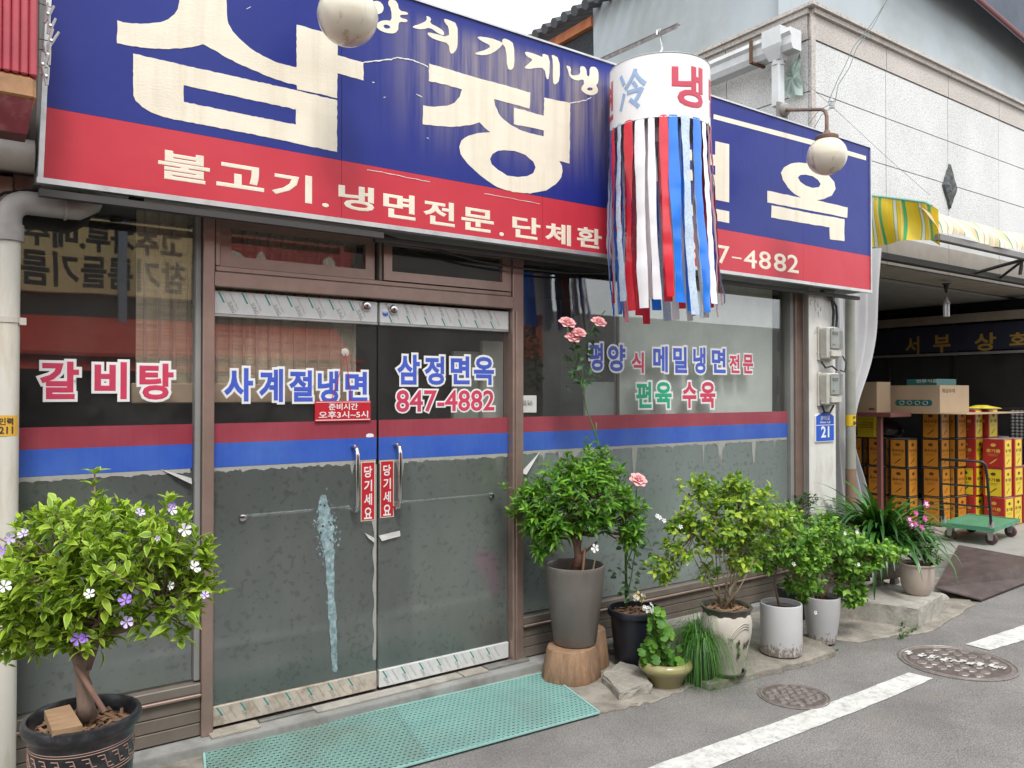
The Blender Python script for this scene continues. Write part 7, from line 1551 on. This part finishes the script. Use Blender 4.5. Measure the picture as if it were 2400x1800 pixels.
for (x, y) in ((1900, 1330), (1930, 1310), (1960, 1340), (1990, 1330)): mb.tube([(g.x, g.y, rz - .04), Cz(1922 + (x - 1922) * .3, 1375, Z), Cz(x, y, Z)], [.01, .008, .005], 6)
mb.build('trunk', BARK, t, smooth='full')
blobs = [B(1950, 1270, 180, 110, Z), B(1880, 1310, 120, 100, Z), B(2000, 1310, 150, 90, Z), B(1990, 1370, 90, 110, Z), B(2070, 1290, 110, 60, Z), B(1870, 1370, 90, 60, Z), B(1940, 1220, 60, 50, Z), B(2010, 1400, 60, 60, Z), B(1890, 1400, 40, 40, Z)]
ms, tips = rosettes(blobs, 620, (4, 7), .055, random.Random(52), spread=1.1, updir=.35, droop=.3); place_leaves(t, ms, [dict(L=1, W=.6, fold=.25, curl=.3), dict(L=.9, W=.55, fold=.35, curl=.15)], LFJ2, 300, random.Random(53)); branches(t, e, tips, TWIG, random.Random(54), 9, .006, Cz(1930, 1340, Z), 110)
for (x, y) in ((2012, 1323), (2008, 1247), (1911, 1436), (1862, 1327), (1980, 1250)): flower5(t, Cz(x, y, Z - .2), Vector((-.3, -1, .4)), .013, PETW, rg)

# --- concrete block, beige pot with pink geranium, stone planter with strap leaves
b0_, b1_, b2_ = G(1968, 1450), G(2152, 1478), G(2212, 1440)
t = thing('concrete_block', 'long rough concrete block under the beige pot and stone planter', 'block', tuple((b0_ + b1_) / 2)); zt5 = Cz(2155, 1425, zdep(b1_)).z
bk0 = b0_ + (b2_ - b1_) * 1.3; hh_ = zt5 + .06
def rough(pts, z0, z1, name, mat, parent, n=10, j=.008):
    mb = MB(); ring = []
    for i, p in enumerate(pts):
        q = pts[(i + 1) % len(pts)]
        for s in range(n): ring.append(p.lerp(q, s / n) + Vector((R_.uniform(-j, j), R_.uniform(-j, j), 0)))
    L = len(ring); c = sum(ring, Vector()) / L
    rows = [(z0, 1.0), (z0 + (z1 - z0) * .35, .995), (z0 + (z1 - z0) * .7, .99), (z1 - .012, .985), (z1, .96)]
    for z, s in rows:
        for p in ring: mb.v.append((c.x + (p.x - c.x) * s + R_.uniform(-j, j) * .5, c.y + (p.y - c.y) * s + R_.uniform(-j, j) * .5, z + (R_.uniform(-j, j) * .4 if z != z0 else 0)))
    for r in range(len(rows) - 1):
        for i in range(L): mb.f.append((r * L + i, r * L + (i + 1) % L, (r + 1) * L + (i + 1) % L, (r + 1) * L + i))
    mb.v.append((c.x, c.y, z1)); k = len(mb.v) - 1
    for i in range(L): mb.f.append(((len(rows) - 1) * L + i, (len(rows) - 1) * L + (i + 1) % L, k))
    return mb.build(name, mat, parent)
rough([b0_, b1_, b2_, bk0], -.06, zt5, 'block_body', CONC2, t, 10, .006)
bp = G(2150, 1392, zt5); Zp = zdep(bp); rr = 42 / FPX * Zp / 1.1; rz = Cz(2150, 1320, Zp).z; BEI = M('beige_clay_pot', (.5, .42, .36), .5, .04, 5)
PG = thing('potted_flower', 'pink flowered plant in a smooth beige pot on the end of the concrete block', 'potted flower', (bp.x, bp.y, zt5)); Hh = rz - zt5
MB().lathe([(.001, 0), (rr * .62, .0), (rr * .72, .015), (rr * .92, Hh * .3), (rr * .97, Hh * .6), (rr * .98, Hh * .93), (rr * 1.06, Hh * .965), (rr * 1.06, Hh), (rr * .94, Hh), (rr * .9, Hh * .9)], (bp.x, bp.y, zt5 + .002), 48).build('pot', BEI, PG, smooth=True); MB().disc((bp.x, bp.y, rz - .03), rr * .9, 24).build('soil', SOIL, PG)
LFG = leaf_mat('small_green_leaf', (.03, .1, .02), (.1, .24, .04), trans=.2)
ms, tips = rosettes([B(2155, 1280, 80, 90, Zp), B(2165, 1240, 60, 60, Zp), B(2180, 1300, 60, 50, Zp), B(2130, 1250, 50, 50, Zp)], 110, (4, 7), .036, random.Random(61), updir=.5, wall=0.2); place_leaves(PG, ms, [dict(L=1, W=.8, fold=.2, curl=.3)], LFG, 150, random.Random(62)); branches(PG, Vector((bp.x, bp.y, rz - .03)), tips, STEM, random.Random(63), 6, .005, Vector((bp.x, bp.y, rz + .05)), 50)
for (x, y, s) in ((2170, 1182, .03), (2146, 1203, .022), (2167, 1216, .024), (2130, 1218, .027), (2136, 1231, .026), (2145, 1228, .024), (2160, 1236, .024), (2192, 1246, .012)):
    flower5(PG, Cz(x, y, Zp - .15), Vector((-.3, -1, .35)), s, PETM, rg); flower5(PG, Cz(x + 1, y - 1, Zp - .165), Vector((-.2, -1, .4)), s * .55, PETW if s > .025 else PETM, rg)
sp_ = G(2062, 1372, zt5); Zc = zdep(sp_) + .12; sp_ = Vector((CAM + ray(2062, 1372) * (Zc)).to_tuple()); sp_.z = zt5; STN = M('carved_stone', (.26, .23, .2), .8, .2, 12, bump=.8, bscale=40)
CL = thing('strap_leaf_planter', 'big clump of arching dark green strap leaves in a footed stone planter', 'potted plant', (sp_.x, sp_.y, zt5))
MB().lathe([(.001, .05), (.12, .05), (.17, .07), (.2, .11), (.2, .15), (.17, .18), (.175, .2), (.15, .2), (.14, .17)], (sp_.x, sp_.y, zt5), 40, lambda a, z: .02 * math.sin(8 * a)).build('planter', STN, CL, smooth=True); MB().disc((sp_.x, sp_.y, zt5 + .18), .15, 24).build('soil', SOIL, CL)
for k in range(4): a = k * math.pi / 2 + .5; rock('foot', (sp_.x + .11 * math.cos(a), sp_.y + .11 * math.sin(a), zt5 + .002), .045, .04, .06, STN, CL, k, 10, 4)
SL = leaf_mat('strap_leaf', (.018, .085, .015), (.06, .2, .03), trans=.12, rough=.3); rg = random.Random(71)
base = Vector((sp_.x, sp_.y, zt5 + .17))
for i in range(210):
    a = rg.uniform(0, 6.28) if i % 3 else rg.uniform(2.6, 4.4); tgt = Vector((math.cos(a), math.sin(a), 0)); spread_ = abs(rg.gauss(0, .5)) + .1; L = rg.uniform(.55, .98) * (.8 if math.cos(a) > .4 else 1); el = math.radians(max(40, 92 - spread_ * 42)); W_ = rg.uniform(.03, .046); curl = rg.uniform(.9, 1.9)
    mb = MB(); mb.uv = []; p = base + tgt * rg.uniform(0, .07); d_el = el; N = 9; side = tgt.cross(Vector((0, 0, 1)))
    for j in range(N + 1):
        s = j / N; ww = W_ / 2 * (1 if s < .6 else max(.04, 1 - ((s - .6) / .4) ** 1.6)) * (.6 + .4 * min(1, s * 5)); nrm = Vector((0, 0, 1)) * math.cos(d_el) - tgt * math.sin(d_el)
        for q_, u_ in ((p - side * ww + nrm * ww * .3, 1), (p, 0), (p + side * ww + nrm * ww * .3, 1)): mb.v.append((q_.x, min(q_.y, -.16) if q_.x < 6.15 else min(q_.y, .08), max(q_.z, zt5 + .005) if abs(q_.x - sp_.x) < .3 else q_.z)); mb.uv.append((u_ * .5, s))
        p = p + (tgt * math.cos(d_el) + Vector((0, 0, 1)) * math.sin(d_el)) * (L / N); d_el -= curl / N * (1 + s)
    for j in range(N): q_ = 3 * j; mb.f += [(q_, q_ + 1, q_ + 4, q_ + 3), (q_ + 1, q_ + 2, q_ + 5, q_ + 4)]
    mb.build('leaf', SL, CL, smooth='full')
# weeds at the foot of the block
t = thing('weed_patch', 'small green weeds growing in the crack under the concrete block', 'weeds', tuple(G(2130, 1475))); rg = random.Random(81); ms = []
for i in range(150):
    s = rg.random(); p = G(2105 + 48 * s, 1498 - 26 * s + rg.uniform(-4, 4)); ms.append(orient(p + Vector((0, -.01, rg.uniform(0, .03))), Vector((rg.uniform(-1, 1), rg.uniform(-1, 1), rg.uniform(.2, 1))), Vector((0, 0, 1)), rg.uniform(.012, .022)))
for i in range(30): p = G(2112 + rg.uniform(-8, 8), 1485); ms.append(orient(p + Vector((0, 0, rg.uniform(.02, .09))), Vector((rg.uniform(-1, 1), rg.uniform(-1, .2), .4)), Vector((0, 0, 1)), .022))
for (x, y) in ((1520, 1628), (1660, 1615), (1670, 1618), (1956, 1525)):
    for i in range(12): ms.append(orient(G(x + rg.uniform(-8, 8), y + rg.uniform(-3, 3)) + Vector((0, 0, .004)), Vector((rg.uniform(-1, 1), rg.uniform(-1, 1), .6)), Vector((0, 0, 1)), .016))
place_leaves(t, ms, [dict(L=1, W=.6, fold=.2, curl=.2)], LFG, 0, rg)
t['kind'] = 'stuff' if False else 'stuff'; del t['kind']
# broken stone by the bowl
q = G(1475, 1612); t = thing('broken_slab', 'rough broken piece of pale concrete between the stump and the olive bowl', 'rock', tuple(q))
L4 = [G(1410, 1600), G(1450, 1645), G(1530, 1628), G(1500, 1585), G(1455, 1572)]; rough(L4, -.06, .0, 'rock_body', M('rough_grey_rock', (.33, .31, .27), .9, .25, 12, bump=1, bscale=35, dirt=(.18, .16, .13), dscale=15, damt=.6), t, 6, .007)
t = thing('kerb_stone', 'pale grey kerb stone leaning behind the jar and white cylinder pot', 'kerb stone', (4.2, -.3, -.05)); MB().bbox((3.72, -.36, -.045), (4.75, -.2, .1), .012).build('stone_body', CONC2, t)

# ================================================================== RUBBER MAT
MATC = M('teal_rubber', (.3, .55, .51), .5, .12, 5, dirt=(.25, .36, .32), dscale=2.4, damt=.7); MATC2 = M('teal_rubber_dirty', (.27, .46, .41), .55, .12, 5, dirt=(.22, .22, .17), dscale=2.0, damt=.85); MATW = M('rubber_web', (.15, .31, .28), .6, .2, 8, dirt=(.13, .15, .12), dscale=2.2, damt=.8); MATD = M('grimy_pit', (.03, .045, .04), .7, .2, 8, dirt=(.09, .08, .06), dscale=5, damt=.7)
ma, mb_, mc = G(478, 1758, -.04), G(1280, 1574, -.04), G(1405, 1668, -.04); MT = thing('rubber_mat', 'long teal rubber mat of ring cells lying in front of the glass doors', 'doormat', (2, -.5, -.05))
ux = (mb_ - ma); LM = ux.length; ux.normalize(); vy = Vector((ux.y, -ux.x, 0)); 
if vy.y > 0: vy = -vy
WM = (mc - mb_).dot(vy); skx = (mc - mb_).dot(ux)
def mat_panel(s0, s1, mat):
    pitch = .0285; nx = int((s1 - s0) / pitch); ny = int(WM / pitch); px_ = (s1 - s0) / nx; py_ = WM / ny
    mb = MB(); mb.v = []; mb.f = []; cen = []
    K = 10; V = []; F = []
    unit = []
    for (r, z) in ((.45, -.0005), (.43, .0028), (.35, .0028), (.33, .0)):
        for k in range(K): a = 2 * math.pi * k / K; unit.append((r * math.cos(a), r * math.sin(a), z))
    sq = []
    for k in range(K): a = 2 * math.pi * k / K; m = max(abs(math.cos(a)), abs(math.sin(a))); sq.append((.5 * math.cos(a) / m, .5 * math.sin(a) / m, 0))
    base, ring, pit = MB(), MB(), MB(); nb0 = nr0 = 0
    for j in range(ny):
        for i in range(nx):
            cx_, cy_ = s0 + (i + .5 + (.25 if j % 2 else -.25)) * px_, (j + .5) * py_; sh_ = skx * cy_ / WM; o = ma + ux * (cx_ + sh_) + vy * cy_; wz = -.043 + .0015 * math.sin(cx_ * 9) + .001 * math.sin(cy_ * 21 + cx_ * 3)
            if i % 2: o = o + vy * 0
            for (a, b, z) in sq + [(u_[0] * .95, u_[1] * .95, 0) for u_ in unit[:K]]: q = o + ux * (a * px_) + vy * (b * py_); base.v.append((q.x, q.y, wz + z))
            for k in range(K): k2 = (k + 1) % K; base.f.append((nb0 + k, nb0 + k2, nb0 + K + k2, nb0 + K + k))
            nb0 += 2 * K
            for (a, b, z) in unit[:K]: q = o + ux * (a * px_) + vy * (b * py_); pit.v.append((q.x, q.y, wz - .0008))
            pit.f.append(tuple(range(len(pit.v) - K, len(pit.v))))
            for (a, b, z) in unit: q = o + ux * (a * px_) + vy * (b * py_); ring.v.append((q.x, q.y, wz + z))
            for r in range(3):
                for k in range(K): k2 = (k + 1) % K; ring.f.append((nr0 + r * K + k, nr0 + r * K + k2, nr0 + (r + 1) * K + k2, nr0 + (r + 1) * K + k))
            nr0 += 4 * K
    base.build('mat_web', MATW, MT, kind='stuff'); pit.build('grimy_pits', MATD, MT, kind='stuff'); ring.build('ring_cells', mat, MT, kind='stuff')
mat_panel(0, LM * .49, MATC2); mat_panel(LM * .492, LM, MATC)
m_ = MB(); e0, e1_, e2_, e3_ = ma, ma + ux * LM, ma + ux * (LM + skx) + vy * WM, ma + ux * skx + vy * WM
for (a, b) in ((e0, e1_), (e1_, e2_), (e3_, e2_), (e0, e3_)):
    d = (b - a).normalized(); n_ = Vector((-d.y, d.x, 0)) * .005; m_.hexa([tuple(p) for p in (a - n_ - Vector((0, 0, .008)), b - n_ - Vector((0, 0, .008)), b + n_ - Vector((0, 0, .008)), a + n_ - Vector((0, 0, .008)), a - n_ + Vector((0, 0, .001)), b - n_ + Vector((0, 0, .001)), b + n_ + Vector((0, 0, .001)), a + n_ + Vector((0, 0, .001)))])
m_.build('mat_edge', MATC, MT)

# small litter on the ground
t = thing('fallen_leaves', 'scattered dry leaves and petals on the concrete near the pots', 'leaf litter', (4, -.9, -.05)); mb = MB(); rg = random.Random(91)
for i in range(420):
    x, y = rg.uniform(2.9, 6.6), rg.uniform(-1.15, -.2); z = -.044 if x > 3.7 else -.048
    if 3.6 < x < 5.2 and y > -1.0: z = -.014
    s = rg.uniform(.002, .009); a = rg.uniform(0, 6.28); dx, dy = math.cos(a) * s, math.sin(a) * s; mb.add([(x - dx, y - dy, z), (x - dy * .4, y + dx * .4, z + .003), (x + dx, y + dy, z + .001), (x + dy * .4, y - dx * .4, z)], [(0, 1, 2, 3)])
mb.build('litter', MUL, t, kind='stuff')

# ================================================================== OPPOSITE SIDE OF THE STREET (seen only as reflections in the glass)
OY = -7.2
OB = thing('opposite_shops', 'row of shops across the street reflected in the restaurant glass', 'shops', (2, OY, 0))
m_ = MB(); m_.box((-16, OY - 6, -.06), (4.9, OY - .3, 4.3)); m_.build('shop_wall', M('opposite_wall', (.1, .085, .075), .8, .3, 1), OB); box('shop_wall', (4.92, OY - 6, -.06), (9, OY - .3, 4.1), M('opposite_wall_pale', (.14, .13, .12), .8, .2, 1), OB); box('shop_wall', (9.02, OY - 6, -.06), (26, OY - .3, 3.2), M('opposite_wall_light', (.4, .4, .38), .8, .1, 1), OB)
def mir(px, py, y=7.0): q = P(px, py, y); return q.x, q.z
x0, zz0 = mir(35, 700); x1, zz1 = mir(463, 490)
box('yellow_board', (x0, OY - .28, 2.95), (x1, OY - .1, 3.95), M('yellow_board', (.72, .56, .26), .5, .05), OB)
def otext(s, x0, x1, z0, z1, mat, y=OY - .099, bold=.04):
    m_ = MB(); text_to(m_, s, lambda u, v, d: (x1 - (x1 - x0) * u, y + d, z0 + (z1 - z0) * v), bold=bold); m_.build('board_lettering', mat, OB)
otext('참기름들기름', x0 + .08, x1 - .08, 3.02, 3.46, INK, bold=.03); otext('고추가루.메주', x0 + .12, x1 - .12, 3.5, 3.85, INK)
x2, _ = mir(540, 600); x3, _ = mir(815, 640)
box('red_board', (x1 + .15, OY - .28, 3.0), (x3 + .2, OY - .1, 4.2), M('red_board', (.42, .05, .05), .5, .05), OB)
for k_, (cx_, cz_, rx_, rz_) in enumerate(((x1 + .55, 3.5, .22, .2), (x1 + .95, 3.42, .09, .3), (x1 + 1.35, 3.4, .3, .13), (x3 - .15, 3.5, .12, .25))):
    m_ = MB(); shape_mesh(m_, [[(cx_ + rx_ * math.cos(t_ / 8 * math.pi) * (1 + .2 * math.sin(3 * t_ + k_)), cz_ + rz_ * math.sin(t_ / 8 * math.pi)) for t_ in range(16)]], lambda x, z, d: (x, OY - .099 + d, z)); m_.build('painted_shape', CREAM, OB)
box('red_canopy', (-6, OY - .3, 2.12), (4.88, OY + .9, 2.16), M('red_canopy', (.62, .07, .045), .7, .1), OB)
m_ = MB(); m_.hexa([(-6, OY + .9, 1.95), (4.88, OY + .9, 1.95), (4.88, OY + .92, 1.95), (-6, OY + .92, 1.95), (-6, OY - .1, 2.62), (4.88, OY - .1, 2.62), (4.88, OY - .08, 2.64), (-6, OY - .08, 2.64)]); m_.build('red_canopy', bpy.data.materials['red_canopy'], OB)
box('blue_pipe', (1.86, OY - .09, 2.0), (1.96, OY + .0, 4.3), M('blue_grey_pipe', (.25, .29, .32), .5), OB); 
x4, _ = mir(1268, 700); x5, _ = mir(1298, 700); box('orange_board', (x4, OY - .28, 2.3), (x5, OY - .1, 3.6), M('orange_board', (.55, .1, .04), .5), OB)
box('shop_opening', (-6, OY - .299, 0), (4.85, OY - .29, 2.1), DARK, OB)
t = thing('street_facade_far', 'plain street walls beyond the left end of the restaurant', 'wall', (-9, 1, 0)); box('wall', (-16, -.3, -.06), (-2.55, 4, 3.4), M('far_left_wall', (.35, .33, .3), .8, .1), t)
